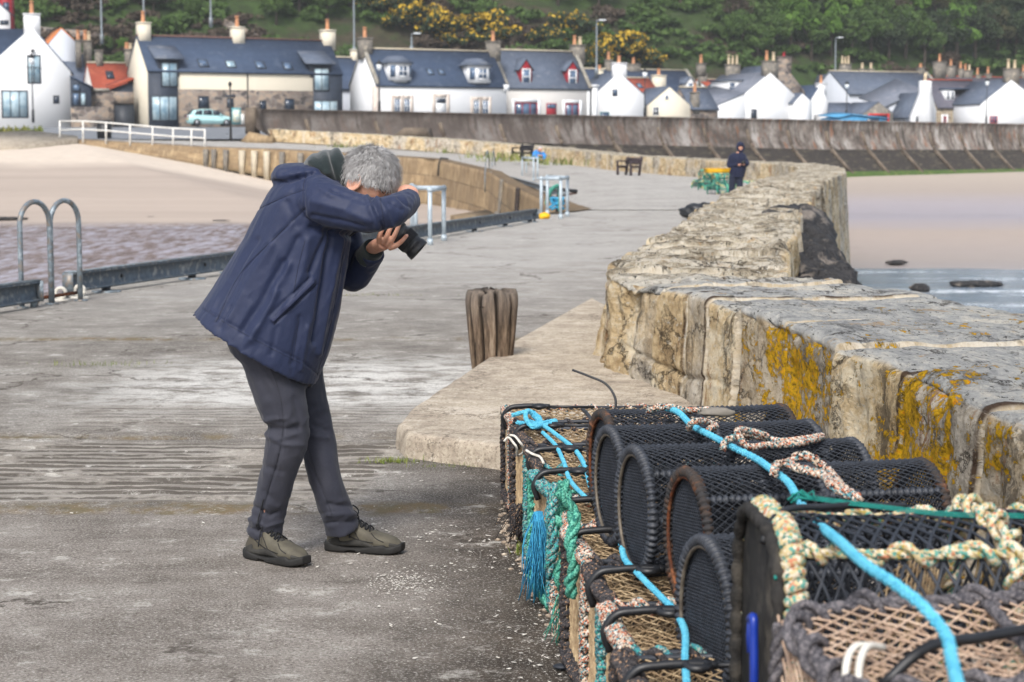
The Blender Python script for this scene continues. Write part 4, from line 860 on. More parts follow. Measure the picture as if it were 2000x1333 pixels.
    def bay(s, x0, x1, ytop, yeave, yb, w=.1):
        """white canted bay dormer under a hipped slate cap"""
        u0, u1 = s.U(x0, w, yb), s.U(x1, w, yb); xm = (x0+x1)/2; z0, ze, za = s.Z(yb, xm, w), s.Z(yeave, xm, w), s.Z(ytop, xm, w); b = (u1-u0)*.26; wf = w-.55
        sl = (s.zr-s.ze)/(s.dep/2); wb = s.w0+(ze-s.ze)/sl+.4
        poly = [(u0, w+.1), (u0+b, wf), (u1-b, wf), (u1, w+.1), (u1, wb), (u0, wb)]; mb = MB(); mb.prism([(u, y, z0+.25) for u, y in poly], (0, 0, ze-z0-.25))
        mb.prism([(u0+b*.8, w, z0-.15), (u1-b*.8, w, z0-.15), (u1-b*.8, w+.8, z0-.15), (u0+b*.8, w+.8, z0-.15)], (0, 0, .4)); d = s.part(mb, 'dormer', 'frame_white'); o = .3
        base = [(u0-o, w+.1, ze), (u0+b-.1, wf-o, ze), (u1-b+.1, wf-o, ze), (u1+o, w+.1, ze), (u1+o, wb, ze), (u0-o, wb, ze)]; um = (u0+u1)/2; mb = MB()
        V = np.array(base + [(um-.4, w+.5, za), (um+.4, w+.5, za), (um+.4, wb+1.2, za), (um-.4, wb+1.2, za)]); mb.add(V, [(0,1,6), (1,2,7,6), (2,3,7), (3,4,8,7), (5,0,6,9), (6,7,8,9), (5,4,3,2,1,0)]); s.part(mb, 'dormer_roof', 'slate_grey', d)
        zz0, zz1 = z0+.55, ze-.2
        s.win(u0+b+.08, u1-b-.08, zz0, zz1, wf-.035, 'frame_white', 'glass', 2, 2, parent=d, fr=.1)
        for (ua, wa, ub, wb_) in ((u0, w+.1, u0+b, wf), (u1-b, wf, u1, w+.1)):
            p = np.array([ua, wa, 0]); q = np.array([ub, wb_, 0]); t = q-p; n = nrm(np.array([t[1], -t[0], 0])); n = n if n[1] < 0 else -n; a = p+t*.22+n*.03; c = p+t*.78+n*.03; mb = MB()
            mb.add([np.r_[a[:2], zz0], np.r_[c[:2], zz0], np.r_[c[:2], zz1], np.r_[a[:2], zz1]], [(0,1,2,3)]); mb.prism([np.r_[a[:2], zz0], np.r_[c[:2], zz0], np.r_[c[:2], zz1], np.r_[a[:2], zz1]], n*.02); s.part(mb, 'pane', 'glass', d)
    def leandormer(s, x0, x1, ytop, yeave, yb, rx0, rx1, w=.0, m='cladding', cols=2, gx=None):
        """tall dark dormer under a shallow slate cat-slide roof"""
        u0, u1 = s.U(x0, w, yb), s.U(x1, w, yb); xm = (x0+x1)/2; z0, ze = s.Z(yb, xm, w), s.Z(yeave, xm, w); sl = (s.zr-s.ze)/(s.dep/2); wb = s.w0+(ze+.8-s.ze)/sl+.6
        mb = MB(); mb.box(u0, u1, w-.06, wb, z0, ze); d = s.part(mb, 'dormer', m); ra, rb = s.U(rx0, w, yeave), s.U(rx1, w, yeave); zt = s.Z(ytop, xm, w)+.5
        mb = MB(); mb.prism([(ra, w-.5, ze-.05), (rb, w-.5, ze-.05), (rb-.15, wb+.4, zt), (ra+.15, wb+.4, zt)], (0, 0, .14)); s.part(mb, 'dormer_roof', 'slate_grey', d); return d

# 1 white gabled house at the left edge
h = House('white_house', 'tall white gabled house at the left edge with tall blinds and a roof-top chimney', -18, 163, 12, 3.2)
ua, za = h.f(62, 54); h.gable(0, h.U(139), h.Z(128, -15), h.Z(140, 138), ua, za, 9, 'harl_white', 'slate_blue')
mb = MB(); u = h.U(-160); mb.prism([(u, 1.5, -1), (u, 8.5, -1), (u, 8.5, h.Z(120, 0)), (u, 5, za-.1), (u, 1.5, h.Z(120, 0))], (ua-u-.3, 0, 0)); h.part(mb, 'wall', 'harl_white')
mb = MB(); mb.prism([(u, 1.2, h.Z(126, 0)), (ua, 1.2, h.Z(126, 0)), (ua, 5, za), (u, 5, za)], (0, 0, .16)); mb.prism([(u, 8.8, h.Z(126, 0)), (u, 5, za), (ua, 5, za), (ua, 8.8, h.Z(126, 0))], (0, 0, .16)); h.part(mb, 'roof', 'slate_blue')
h.chim(46, 78, 27, 60, .5, 'harl_white', 1, ph=1.1)
h.window(53, 80, 108, 164, 0, 'frame_dark', 'glass_blind', 2, 1, fr=.1); h.window(3, 55, 177, 231, 0, 'frame_dark', 'glass_blind', 3, 1, fr=.1); h.window(104, 116, 187, 203, 0, 'frame_dark', 'glass_dark', 1, 1, fr=.1)
mb = MB(); mb.tube([h.hit(64, 100, (0, -.15, 0), (0, 1, 0)), h.hit(64, 96, (0, -.15, 0), (0, 1, 0))], [.2, .06], 10); h.part(mb, 'wall_lamp', 'black_metal')
mb = MB(); a0, z0 = h.f(52, 165, -.12); a1, z1 = h.f(81, 132, -.12)
for i in range(9): mb.bar((a0+(a1-a0)*i/8, -.12, z0), (a0+(a1-a0)*i/8, -.12, z1), .03, .03)
mb.bar((a0, -.12, z1), (a1, -.12, z1), .05, .05, up=(0,1,0)); h.part(mb, 'balcony_rail', 'black_metal')
# 2 glazed annex and boundary walls between
h = House('glazed_annex', 'small dark blue glazed annex on a stone base between the two big houses', 139, 163.2, 12, 3.2)
mb = MB(); P = [(0, 0), (h.U(178), 0), (h.U(178), h.Z(172, 178)), (0, h.Z(150, 140))]; mb.prism([(u, .4, z) for u, z in P], (0, 5, 0)); h.part(mb, 'wall', 'cladding')
mb = MB(); mb.prism([(0, .3, P[3][1]), (P[2][0]+.2, .3, P[2][1]), (P[2][0]+.2, 5.5, P[2][1]), (0, 5.5, P[3][1])], (0, 0, .12)); h.part(mb, 'roof', 'slate_blue')
h.window(141, 155, 181, 207, .36, 'frame_dark', 'glass', 1, 1); h.window(157, 168, 181, 207, .36, 'frame_dark', 'glass_blind', 1, 1); h.window(141, 157, 164, 179, .36, 'frame_dark', 'glass', 1, 1)
mb = MB(); mb.box(0, h.U(212), -.25, .3, -1, h.Z(209, 160)); h.part(mb, 'base', 'rubble')
h = House('garden_wall', 'mixed rubble garden wall with a dark gated opening beside the cream house', 178, 166, 12, 3.2, 'wall', group='walls')
h.root.pop('group')
mb = MB(); mb.box(0, h.U(222), 0, .5, -1, h.Z(178, 200)); mb.box(h.U(222), h.U(262), 0, .5, h.Z(203, 240), h.Z(180, 240)); h.part(mb, 'wall', 'rubble')
mb = MB(); mb.box(h.U(222), h.U(262), .15, .25, -1, h.Z(203, 240)); h.part(mb, 'gate', 'frame_dark'); mb = MB(); mb.box(h.U(176), h.U(214), -.1, .6, h.Z(179, 200), h.Z(173, 200)); h.part(mb, 'coping', 'skew')
# houses behind on the left
h = House('gabled_cottage', 'pale cottage with an orange tiled roof peeping above, behind the white gable', 84, 178, 20, 4.5)
ua, za = h.f(120, 57); h.gable(0, h.U(152), h.Z(104, 84), h.Z(84, 150), ua, za, 9, 'harl_grey', 'pantile_orange')
h = House('slate_cottage', 'grey slate cottage with two tall old chimneys behind the glazed annex', 116, 176, 24, 3.4)
h.eaves(0, h.U(190), h.Z(165, 150), h.Z(104, 150), 7, 'harl_grey', 'slate_grey', skew=(h.U(188),)); h.chim(148, 157, 78, 120, 1.2, 'stone_chim', 1, ph=.9); h.chim(163, 177, 79, 120, 2.2, 'stone_chim', 2, ph=.95)
h = House('red_roofed_cottage', 'cottage with a red pantile roof and one skylight squeezed between the houses', 184, 172, 24, 3.4)
h.eaves(0, h.U(262), h.Z(176, 220), h.Z(124, 220), 5, 'harl_beige', 'pantile'); h.sky(207, 222, 140, 155, 'glass_dark'); h.chim(186, 199, 98, 125, 2.5, 'stone_chim', 0); h.chim(244, 258, 96, 125, 2.5, 'stone_chim', 2, ph=.6)
h = House('red_roofed_shed', 'low shed with a red tiled lean-to roof beside the cream gable', 212, 168, 12, 3.4, 'shed', group='sheds')
h.root.pop('group')
mb = MB(); mb.prism([(0, .6, -1), (h.U(262), .6, -1), (h.U(262), .6, h.Z(158, 255)), (0, .6, h.Z(176, 214))], (0, 2, 0)); h.part(mb, 'wall', 'cladding')
mb = MB(); mb.prism([(-.2, .2, h.Z(175, 214)), (h.U(262), .2, h.Z(156, 256)), (h.U(262), 2.8, h.Z(154, 256)+.3), (-.2, 2.8, h.Z(172, 214)+.2)], (0, 0, .15)); h.part(mb, 'roof', 'pantile')
h = House('cliff_house', 'dark red and white house high on the slope in the top left corner', -30, 188, 10, 10)
ua, za = h.f(-12, 0); h.gable(h.U(-50), h.U(23), h.Z(40, 0), h.Z(26, 22), ua, za, 6, 'harl_white', 'slate_grey'); h.window(0, 17, 40, 49, 0, 'frame_dark', 'glass_dark', 1, 1)
mb = MB(); mb.box(h.U(2), h.U(25), 1.0, 5, 0, h.Z(-30, 10)); h.part(mb, 'tower', 'dark_red'); h.window(6, 18, 5, 24, .98, 'frame_dark', 'glass', 1, 2)
# 3 long cream and stone house
h = House('long_house', 'long cream and stone house with dark glazed bays and three cream chimneys', 290, 165, 27, 3.35)
e = h.Z(137, 300); r = h.Z(74, 318, 3.2); L = h.U(668)
h.eaves(0, L, e, r, 6.4, 'harl_cream', 'slate_blue', ov=.2, gable_m='harl_cream', ridge='ridge_clay')
mb = MB(); mb.box(h.U(347), h.U(612), -.06, .1, -1, h.Z(177, 480)+.02); h.part(mb, 'stone_course', 'rubble')
for a, b, top in ((290, 347, 137), (612, 668, 147)):
    mb = MB(); mb.box(h.U(a)-.02, h.U(b), -.12, .1, -1, h.Z(top, (a+b)/2)); h.part(mb, 'clad_bay', 'cladding')
d = h.leandormer(309, 350, 95, 116, 150, 299, 358); h.window(315, 347, 122, 170, -.16, 'frame_dark', 'glass_blind', 2, 1, fr=.08)
h.window(295, 347, 187, 237, -.16, 'frame_dark', 'glass_blind', 3, 1, fr=.1)
d = h.leandormer(606, 648, 105, 126, 152, 593, 652); h.window(613, 643, 133, 178, -.16, 'frame_dark', 'glass_blind', 2, 1, fr=.08); h.window(612, 660, 196, 238, -.16, 'frame_dark', 'glass_blind', 3, 1, fr=.1)
for a, b, c, d_ in ((387, 408, 188, 212), (443, 456, 192, 211), (507, 520, 197, 216), (556, 575, 193, 218)): h.window(a, b, c, d_, -.09, 'frame_dark', 'glass_dark', 1, 1, fr=.08)
mb = MB(); mb.box(h.U(440), h.U(459), -.1, 0, h.Z(190, 450), h.Z(186, 450)); h.part(mb, 'lintel', 'cladding')
h.pipe(483, 140, 240)
for a, b, c, d_ in ((387, 406, 117, 132), (441, 460, 120, 133), (499, 518, 121, 135), (553, 571, 123, 137)): h.sky(a, b, c, d_, 'glass' if a != 441 else 'glass_blind')
h.chim(268, 291, 44, 74, 3.2, 'harl_cream', 1, ph=1.0, dep=1.1); h.chim(452, 474, 53, 80, 3.2, 'harl_cream', 1, ph=1.0, dep=1.1); h.chim(628, 651, 59, 86, 3.2, 'harl_cream', 1, ph=1.0, dep=1.1)
# small slate house glimpsed between
h = House('slate_cottage', 'sliver of slate cottage between the long house and the white bay-dormer house', 655, 184, 27, 3.4)
h.eaves(0, h.U(745), h.Z(172, 690), h.Z(112, 690), 7, 'harl_grey', 'slate_blue'); h.chim(686, 697, 97, 115, 3.5, 'harl_cream', 0)
# 4 white house with bay dormers
h = House('white_house', 'white house with two white bay dormers in its blue slate roof', 735, 168, 27, 3.3)
e = h.Z(166, 745); r = h.Z(99, 760, 3.1); L = h.U(989)
h.eaves(0, L, e, r, 6.2, 'harl_white', 'slate_blue', ov=.15, gable_m='harl_white', skew=(.12,))
h.bay(760, 805, 109, 124, 163); h.bay(915, 960, 114, 129, 168)
for a, b, c, d_ in ((834, 846, 135, 147), (856, 868, 136, 147)): h.sky(a, b, c, d_)
for a, b in ((770, 782), (789, 801)): h.window(a, b, 193, 222, -.02, 'frame_white', 'glass', 2, 2, 'pink_stone', .3)
for a, b in ((925, 936), (942, 954)): h.window(a, b, 196, 226, -.02, 'frame_white', 'glass', 2, 2, 'pink_stone', .3)
h.door(851, 872, 191, 228, 'frame_white', -.02, 'pink_stone', .32, 'glass_dark')
h.chim(702, 723, 74, 102, 3.1, 'stone_chim', 1, ph=.95, dep=1.1); h.chim(953, 973, 81, 108, 3.1, 'stone_chim', 1, ph=.95, dep=1.1)
mb = MB(); mb.box(-.25, .35, -.06, .3, -1, e-.1); h.part(mb, 'quoins', 'pink_stone'); mb = MB(); mb.box(h.U(983), h.U(993), -.2, .3, e-.4, e+.2); h.part(mb, 'skew_putt', 'frame_white')
# 5 beige house with red dormers
h = House('beige_house', 'beige house with two red gabled dormers and a dark red door', 990, 177.5, 27, 3.3)
e = h.Z(171, 1000); r = h.Z(101, 1000, 3.1); L = h.U(1152)
h.eaves(0, L, e, r, 6.2, 'harl_beige', 'slate_grey', ov=.15, skew=(0.0, L))
h.gdormer(1016, 1039, 117, 136, 168, w=.35); h.gdormer(1107, 1129, 121, 138, 171, w=.35)
h.window(1005, 1050, 200, 230, -.02, 'dark_red', 'glass', 3, 1, 'frame_white', .3, fr=.12); h.window(1104, 1131, 202, 230, -.02, 'dark_red', 'glass', 2, 1, 'frame_white', .3, fr=.12); h.door(1067, 1087, 202, 236, 'dark_red', -.02, fan='glass')
h.chim(1117, 1138, 88, 115, 3.1, 'stone_chim', 2, ph=.9, dep=1.0); mb = MB(); mb.box(L-.3, L+.05, -.07, .3, -1, e); h.part(mb, 'quoins', 'frame_white'); h.pipe(1153, 172, 236)
mb = MB(); u = h.U(1156); mb.box(u, u+.5, -.3, .3, -1, h.Z(170, 1160)); mb.box(u-.1, u+.6, -.4, .4, h.Z(170, 1160), h.Z(166, 1160)); h.part(mb, 'end_pilaster', 'frame_white')
# 6 white gable
h = House('white_cottage', 'bright white gable-end cottage with a stepped white chimney, beside the beige house', 1163, 186, 14, 3.3)
ua, za = h.f(1209, 143); h.gable(0, h.U(1258), h.Z(184, 1163), h.Z(186, 1258), ua, za, 8, 'harl_bright', 'slate_grey'); h.chim(1196, 1222, 123, 150, .45, 'harl_bright', 1, ph=.7, cope='frame_white')
h.window(1196, 1206, 175, 188, -.01, 'frame_dark', 'glass', 1, 2); h.window(1172, 1190, 219, 236, -.01, 'teal', 'glass', 1, 1)
h = House('cream_cottage', 'cream gable-end cottage with two small grey windows, right of the bright white gable', 1268, 194, 14, 3.3)
ua, za = h.f(1308, 171); h.gable(h.U(1266), h.U(1348), h.Z(206, 1266), h.Z(206, 1348), ua, za, 9, 'harl_cream', 'slate_grey'); h.window(1275, 1287, 209, 226, -.01, 'frame_white', 'glass_dark', 2, 2); h.window(1299, 1306, 186, 195, -.01, 'frame_white', 'glass', 1, 1)
h.pipe(1262, 205, 240)
h = House('red_roofed_cottage', 'cottage with a bright red roof between the white gable and the cream gable', 1225, 200, 24, 3.3)
h.eaves(0, h.U(1292), h.Z(190, 1260), h.Z(153, 1260), 6, 'harl_sand', 'pantile'); h.chim(1275, 1298, 147, 176, 3, 'harl_cream', 1, ph=.7); h.sky(1244, 1254, 164, 173)
h = House('slate_house', 'long slate-roofed house behind the cream gable, with tall chimneys on its ridge', 1150, 212, 24, 3.3)
h.eaves(0, h.U(1374), h.Z(190, 1330), h.Z(137, 1330), 8, 'harl_grey', 'slate_blue', skew=(h.U(1372),)); h.chim(1362, 1376, 124, 140, 4, 'stone_chim', 1, ph=1.0); h.chim(1183, 1194, 117, 137, 4, 'stone_chim', 1, ph=.9); h.chim(1226, 1248, 125, 138, 4, 'stone_chim', 1, ph=.7); h.chim(1166, 1176, 136, 145, 3, 'harl_sand', 1, ph=.5)
h.gdormer(1340, 1356, 152, 163, 185, 'harl_white', 'slate_grey', .4)
h = House('slate_cottage', 'dark slate cottage with a rusty-capped flue, left of the big white gable', 1348, 205, 24, 3.3)
h.eaves(0, h.U(1402), h.Z(212, 1370), h.Z(172, 1370), 5, 'rubble', 'slate_grey'); h.chim(1351, 1363, 180, 212, .3, 'stone_chim', 1, 'pot_clay', ph=1.0)
h = House('red_roofed_cottage', 'far cottage with a scarlet tiled roof behind the dark slate cottage', 1382, 226, 24, 3.4)
h.eaves(0, h.U(1420), h.Z(172, 1400), h.Z(156, 1400), 5, 'harl_white', 'pantile'); h.chim(1366, 1378, 144, 170, 2, 'stone_chim', 0)
# 7 big white gable
h = House('white_house', 'big bright white gable-end house with a low side roof and one dark window, middle right', 1360, 208, 24, 3.3)
ua, za = h.f(1505, 143); h.gable(h.U(1455), h.U(1556), h.Z(184, 1455), h.Z(190, 1555), ua, za, 11, 'harl_bright', 'slate_light')
mb = MB(); P = [(0, -1), (h.U(1456), -1), (h.U(1456), h.Z(185, 1456)), (h.U(1390), h.Z(212, 1390)), (0, h.Z(213, 1362))]; mb.prism([(u, 0, z) for u, z in P], (0, 7, 0)); h.part(mb, 'wall', 'harl_bright')
mb = MB(); mb.prism([(-.2, .1, P[4][1]), (P[3][0], .1, P[3][1]), (P[3][0], 7, P[3][1]+1.2), (-.2, 7, P[4][1]+.8)], (0, 0, .14)); mb.prism([(P[3][0], .1, P[3][1]), (P[2][0], .1, P[2][1]+.1), (P[2][0], 7, P[2][1]+1), (P[3][0], 7, P[3][1]+1.2)], (0, 0, .14)); h.part(mb, 'roof', 'slate_light')
h.chim(1491, 1517, 119, 146, .5, 'stone_chim', 2, ph=1.1, dep=.9); h.chim(1419, 1443, 126, 160, 9.5, 'stone_chim', 3, 'pot_cream', ph=1.1)
q0, z0 = h.f(1422, 186, 4); q1, z1 = h.f(1437, 158, 4); mb = MB(); mb.box(q0, q1+1.6, 4, 8, z0, z1); d = h.part(mb, 'dormer', 'harl_white'); mb = MB(); mb.box(q0-.2, q1+2.2, 3.8, 8.2, z1, z1+.14); h.part(mb, 'dormer_roof', 'slate_grey', d); h.win(q0+.1, q1-.1, z0+.4, z1-.2, 3.97, 'frame_white', 'glass', 1, 2, parent=d)
h.window(1467, 1478, 214, 232, -.01, 'frame_dark', 'glass_dark', 2, 1)
h = House('rubble_house', 'mottled rubble-stone gable with a broad stone chimney behind the big white gable', 1490, 221, 24, 3.3)
ua, za = h.f(1532, 128); h.gable(h.U(1495), h.U(1572), h.Z(165, 1495), h.Z(180, 1572), ua, za, 9, 'rubble', 'slate_grey'); h.chim(1519, 1543, 111, 140, .45, 'rubble', 1, 'dark_red', ph=.5, cope='rubble')
h = House('white_cottage', 'small low white cottage tucked against the right side of the big white gable', 1555, 212, 24, 3.3)
ua, za = h.f(1568, 184); h.gable(h.U(1552), h.U(1586), h.Z(202, 1552), h.Z(200, 1585), ua, za, 6, 'harl_bright', 'slate_grey')
h = House('white_cottage', 'white cottage with a steep narrow chimney gable, left of the blue shed', 1580, 222, 24, 3.3)
ua, za = h.f(1603, 168); h.gable(h.U(1580), h.U(1622), h.Z(205, 1581), h.Z(208, 1622), ua, za, 6, 'harl_bright', 'slate_blue'); h.chim(1596, 1611, 163, 180, .4, 'harl_bright', 1, ph=.9, cope='frame_white'); h.window(1590, 1603, 225, 236, -.01, 'frame_dark', 'glass_dark', 1, 1)
h = House('slate_house', 'slate-roofed house behind the steep white chimney gable', 1555, 246, 24, 3.4)
h.eaves(0, h.U(1645), h.Z(180, 1600), h.Z(144, 1600), 8, 'harl_white', 'slate_blue'); h.sky(1571, 1580, 160, 170)
h = House('white_house', 'white-gabled house end with a stone chimney carrying three pots, left of the long grey roof', 1632, 238, 24, 3.3)
ua, za = h.f(1648, 146); h.gable(h.U(1630), h.U(1662), h.Z(196, 1632), h.Z(178, 1660), ua, za, 6, 'harl_white', 'slate_grey'); h.chim(1642, 1660, 125, 150, 2, 'stone_chim', 3, 'pot_cream', ph=1.0)
h = House('slate_house', 'big house with the long grey slate roof and one blue skylight, behind the blue shed', 1656, 232, 22, 3.3)
h.eaves(0, h.U(1850), h.Z(184, 1700), h.Z(139, 1700), 9, 'harl_grey', 'slate_grey', skew=(h.U(1846),)); h.sky(1735, 1747, 164, 175); h.chim(1825, 1845, 121, 146, 4.5, 'stone_chim', 1, ph=1.0); h.chim(1793, 1803, 132, 142, 4.5, 'stone_chim', 1, ph=.5)
for x in (1684, 1701): h.chim(x-4, x+4, 134, 142, 6, 'stone_chim', 1, 'pot_cream', ph=.7)
h = House('grey_cottage', 'pale grey lean-to cottage with a white-framed window, beside the white chimney gable', 1735, 222, 20, 3.3)
mb = MB(); P = [(0, -1), (h.U(1800), -1), (h.U(1800), h.Z(176, 1798)), (h.U(1740), h.Z(204, 1740)), (0, h.Z(207, 1736))]; mb.prism([(u, 0, z) for u, z in P], (0, 6, 0)); h.part(mb, 'wall', 'harl_grey')
mb = MB(); mb.prism([(-.6, -.2, P[4][1]-.2), (P[2][0], -.2, P[2][1]), (P[2][0], 6, P[2][1]+1.4), (-.6, 6, P[4][1]+1)], (0, 0, .14)); h.part(mb, 'roof', 'slate_light'); h.window(1750, 1766, 216, 234, -.02, 'frame_white', 'glass_dark', 1, 1, 'frame_white', .2)
h = House('garage', 'small grey gabled garage with a red door frame, behind the blue shed', 1690, 216, 20, 3.3, 'garage', group='sheds'); h.root.pop('group')
ua, za = h.f(1717, 201); h.gable(h.U(1688), h.U(1745), h.Z(224, 1690), h.Z(222, 1745), ua, za, 6, 'stone_chim', 'slate_grey'); h.window(1696, 1737, 222, 245, -.02, 'red', 'glass_dark', 1, 1, fr=.25, name='garage_door')
mb = MB(); mb.prism([(h.U(1641), 3, h.Z(222, 1645)), (h.U(1692), 3, h.Z(222, 1690)), (h.U(1712), 6, h.Z(201, 1716)), (h.U(1668), 6, h.Z(201, 1668))], (0, 0, .15)); h.part(mb, 'side_roof', 'slate_grey'); mb = MB(); mb.box(h.U(1643), h.U(1690), 3.2, 6, -1, h.Z(222, 1670)); h.part(mb, 'side_wall', 'harl_bright')
h = House('blue_shed', 'sky blue timber shed with a low ridge, peeping over the sea wall', 1637, 208, 20, 3.0, 'shed', group='sheds'); h.root.pop('group')
P = [(0, -1), (h.U(1732), -1), (h.U(1732), h.Z(233, 1732)), (h.U(1665), h.Z(225, 1665)), (0, h.Z(231, 1637))]; mb = MB(); mb.prism([(u, 0, z) for u, z in P], (0, 4, 0)); h.part(mb, 'wall', 'shed_blue'); h.window(1692, 1718, 231, 245, -.02, 'shed_blue', 'glass_dark', 1, 1)
mb = MB(); mb.prism([(-.2, -.2, P[4][1]+.02), (P[3][0], -.2, P[3][1]+.02), (P[3][0], 4.2, P[3][1]+.3), (-.2, 4.2, P[4][1]+.3)], (0, 0, .1)); mb.prism([(P[3][0], -.2, P[3][1]+.02), (P[2][0]+.2, -.2, P[2][1]+.02), (P[2][0]+.2, 4.2, P[2][1]+.3), (P[3][0], 4.2, P[3][1]+.3)], (0, 0, .1)); h.part(mb, 'roof', 'shed_blue')
h = House('white_cottage', 'bright white steep chimney gable with one slit window, left of the stone cottage', 1783, 216, 14, 3.3)
ua, za = h.f(1810, 158); u0, u1 = h.U(1783), h.U(1829); mb = MB(); P = [(u0, -1), (u1, -1), (u1, h.Z(216, 1828)), (h.U(1819), h.Z(182, 1819)), (h.U(1819), za), (h.U(1801), za), (h.U(1800), h.Z(182, 1800)), (u0, h.Z(228, 1783))]; mb.prism([(u, 0, z) for u, z in P], (0, 1.0, 0)); h.part(mb, 'wall', 'harl_bright')
mb = MB(); mb.prism([(P[2][0], .8, P[2][1]-.2), (P[2][0], 7, P[2][1]-.2), (h.U(1810), 7, h.Z(182, 1810)), (h.U(1810), .8, h.Z(182, 1810))], (0, 0, .15)); mb.prism([(P[7][0], .8, P[7][1]-.2), (h.U(1810), .8, h.Z(182, 1810)), (h.U(1810), 7, h.Z(182, 1810)), (P[7][0], 7, P[7][1]-.2)], (0, 0, .15)); h.part(mb, 'roof', 'slate_grey'); mb = MB(); mb.tube([((P[4][0]+P[5][0])/2, .5, za-.05), ((P[4][0]+P[5][0])/2, .5, za+.9)], .18, 10); h.part(mb, 'chimney_pot', 'pot_cream'); h.window(1789, 1793, 228, 240, -.01, 'frame_dark', 'glass_dark', 1, 1)
# 8 stone cottage with white dormers, and the last white gable
h = House('stone_cottage', 'tan stone cottage with two white dormers and red doors in white surrounds', 1829, 228, 16, 3.3)
h.eaves(0, h.U(1925), h.Z(209, 1860), h.Z(157, 1870), 7, 'rubble_tan', 'slate_brown', ridge='pantile')
for x0, x1, a, b in ((1846, 1865, 175, 202), (1899, 1919, 173, 203)):
    q0, z0 = h.f(x0, b, .8); q1, z1 = h.f(x1, a, .8); mb = MB(); mb.box(q0, q1, .8, 3.4, z0, z1); d = h.part(mb, 'dormer', 'frame_white'); mb = MB(); mb.box(q0-.1, q1+2.0, .6, 3.6, z1, z1+.16); h.part(mb, 'dormer_roof', 'slate_blue', d)
    for k in range(2): h.win(q0+.16+(q1-q0)*.48*k, q0+(q1-q0)*(.42+.48*k), z0+.4, z1-.3, .76, 'frame_white', 'glass_dark', 1, 2, parent=d)
h.door(1869, 1877, 228, 250, 'red', -.02, 'frame_white', .25)
for x in (1843, 1899): h.window(x-1, x+5, 228, 250, -.02, 'red', 'glass_dark', 1, 1, 'frame_white', .25)
h = House('white_house', 'bright white gable at the right edge with a grey stone chimney and a red-framed window', 1917, 222, 16, 3.3)
ua, za = h.f(1976, 157); h.gable(0, h.U(2038), h.Z(203, 1917), h.Z(206, 2038), ua, za, 9, 'harl_bright', 'slate_grey'); h.chim(1963, 1988, 134, 162, .6, 'stone_chim', 2, 'pot_cream', ph=1.1, dep=.9); h.window(1933, 1948, 227, 241, -.01, 'red', 'glass', 2, 2)
h = House('slate_house', 'far low slate roof crowded with clay chimney pots, right of the long grey roof', 1848, 250, 22, 3.4)
h.eaves(0, h.U(2060), h.Z(178, 1900), h.Z(150, 1900), 8, 'harl_grey', 'slate_brown', ridge='pantile')
for x0, x1, yt, n in ((1850, 1864, 129, 1), (1872, 1880, 134, 1), (1881, 1897, 138, 2), (1904, 1914, 146, 1), (1925, 1934, 144, 1), (1995, 2010, 140, 2)): h.chim(x0, x1, yt, 152, 4, 'stone_chim', n, ph=.9)
# ---------------------------------------------------------------- VEGETATION
def crown_mesh(name, n, r, h, clumps, ls, seed, flat=1.0, low=0.0):
    """leaf faces gathered in uneven clumps through a crown's volume"""
    g = np.random.default_rng(seed); d = g.normal(size=(clumps, 3)); d = nrm(d); d[:, 2] = np.abs(d[:, 2])*1.0 - low
    C = d*np.array([r, r, h])*g.uniform(.45, 1.0, (clumps, 1)); cr = g.uniform(.22, .5, clumps)*r
    k = g.integers(0, clumps, n); dd = nrm(g.normal(size=(n, 3)))*g.uniform(.3, 1, (n, 1))**.5; P = C[k] + dd*cr[k][:, None]*np.array([1, 1, .75*flat])
    a = nrm(g.normal(size=(n, 3)) + dd*.6); b = nrm(np.cross(a, g.normal(size=(n, 3)))); c = np.cross(a, b); s = ls*g.uniform(.6, 1.4, (n, 1))
    V = np.stack([P - b*s, P - c*s*.6, P + b*s, P + c*s*.6], 1).reshape(-1, 3); mb = MB(); mb.add(V, np.arange(n*4).reshape(-1, 4)); return mb.mesh(name)
def tree_kind(seed, m, r=3.0, h=4.2, n=2600, trunk=3.2):
    me = crown_mesh('crown', int(n*1.7), r, h, 28, .19, seed); me.materials.append(MT[m]); mb = MB(); g = random.Random(seed)
    mb.tube([(0, 0, -trunk-1.5), (.1, 0, -trunk*.4), (.05, .1, h*.35)], [.32, .22, .06], 8)
    for i in range(7):
        a = g.uniform(0, 6.3); z = g.uniform(-1.2, .8); mb.tube([(0, 0, z), (math.cos(a)*r*.4, math.sin(a)*r*.4, z+h*.25), (math.cos(a)*r*.75, math.sin(a)*r*.75, z+h*.5)], [.12, .07, .03], 6)
    tm = mb.mesh('trunk'); tm.materials.append(MT['bark']); return me, tm, trunk
def put_tree(kind, p, s, label, name='tree', cat='tree', group='trees on the wooded slope', sz=1.0):
    me, tm, trunk = kind; t = thing(name, label, cat, (p[0], p[1], p[2]-.3), rnd.uniform(0, 6.3), group); t.scale = (s, s, s*sz)
    for nme, m_ in (('crown', me), ('trunk', tm)):
        o = bpy.data.objects.new(nme, m_); COL.objects.link(o); o.parent = t; o.location = (0, 0, trunk+.6)
    return t
TK = {k: tree_kind(i+3, m, *a) for i, (k, m, a) in enumerate((('mid', 'leaf_mid', (3.2, 4.2)), ('mid2', 'leaf_mid', (2.6, 5.0)), ('bright', 'leaf_bright', (2.9, 4.6)), ('dark', 'leaf_dark', (3.4, 4.4)), ('olive', 'leaf_olive', (3.0, 4.6)), ('bare', 'leaf_brown', (2.6, 4.6, 700))))}
WORDS = {'mid': 'mid green leafy tree', 'mid2': 'tall mid green tree', 'bright': 'fresh spring-green tree', 'dark': 'dark green dense tree', 'olive': 'olive-brown tree', 'bare': 'thin nearly bare brown tree'}
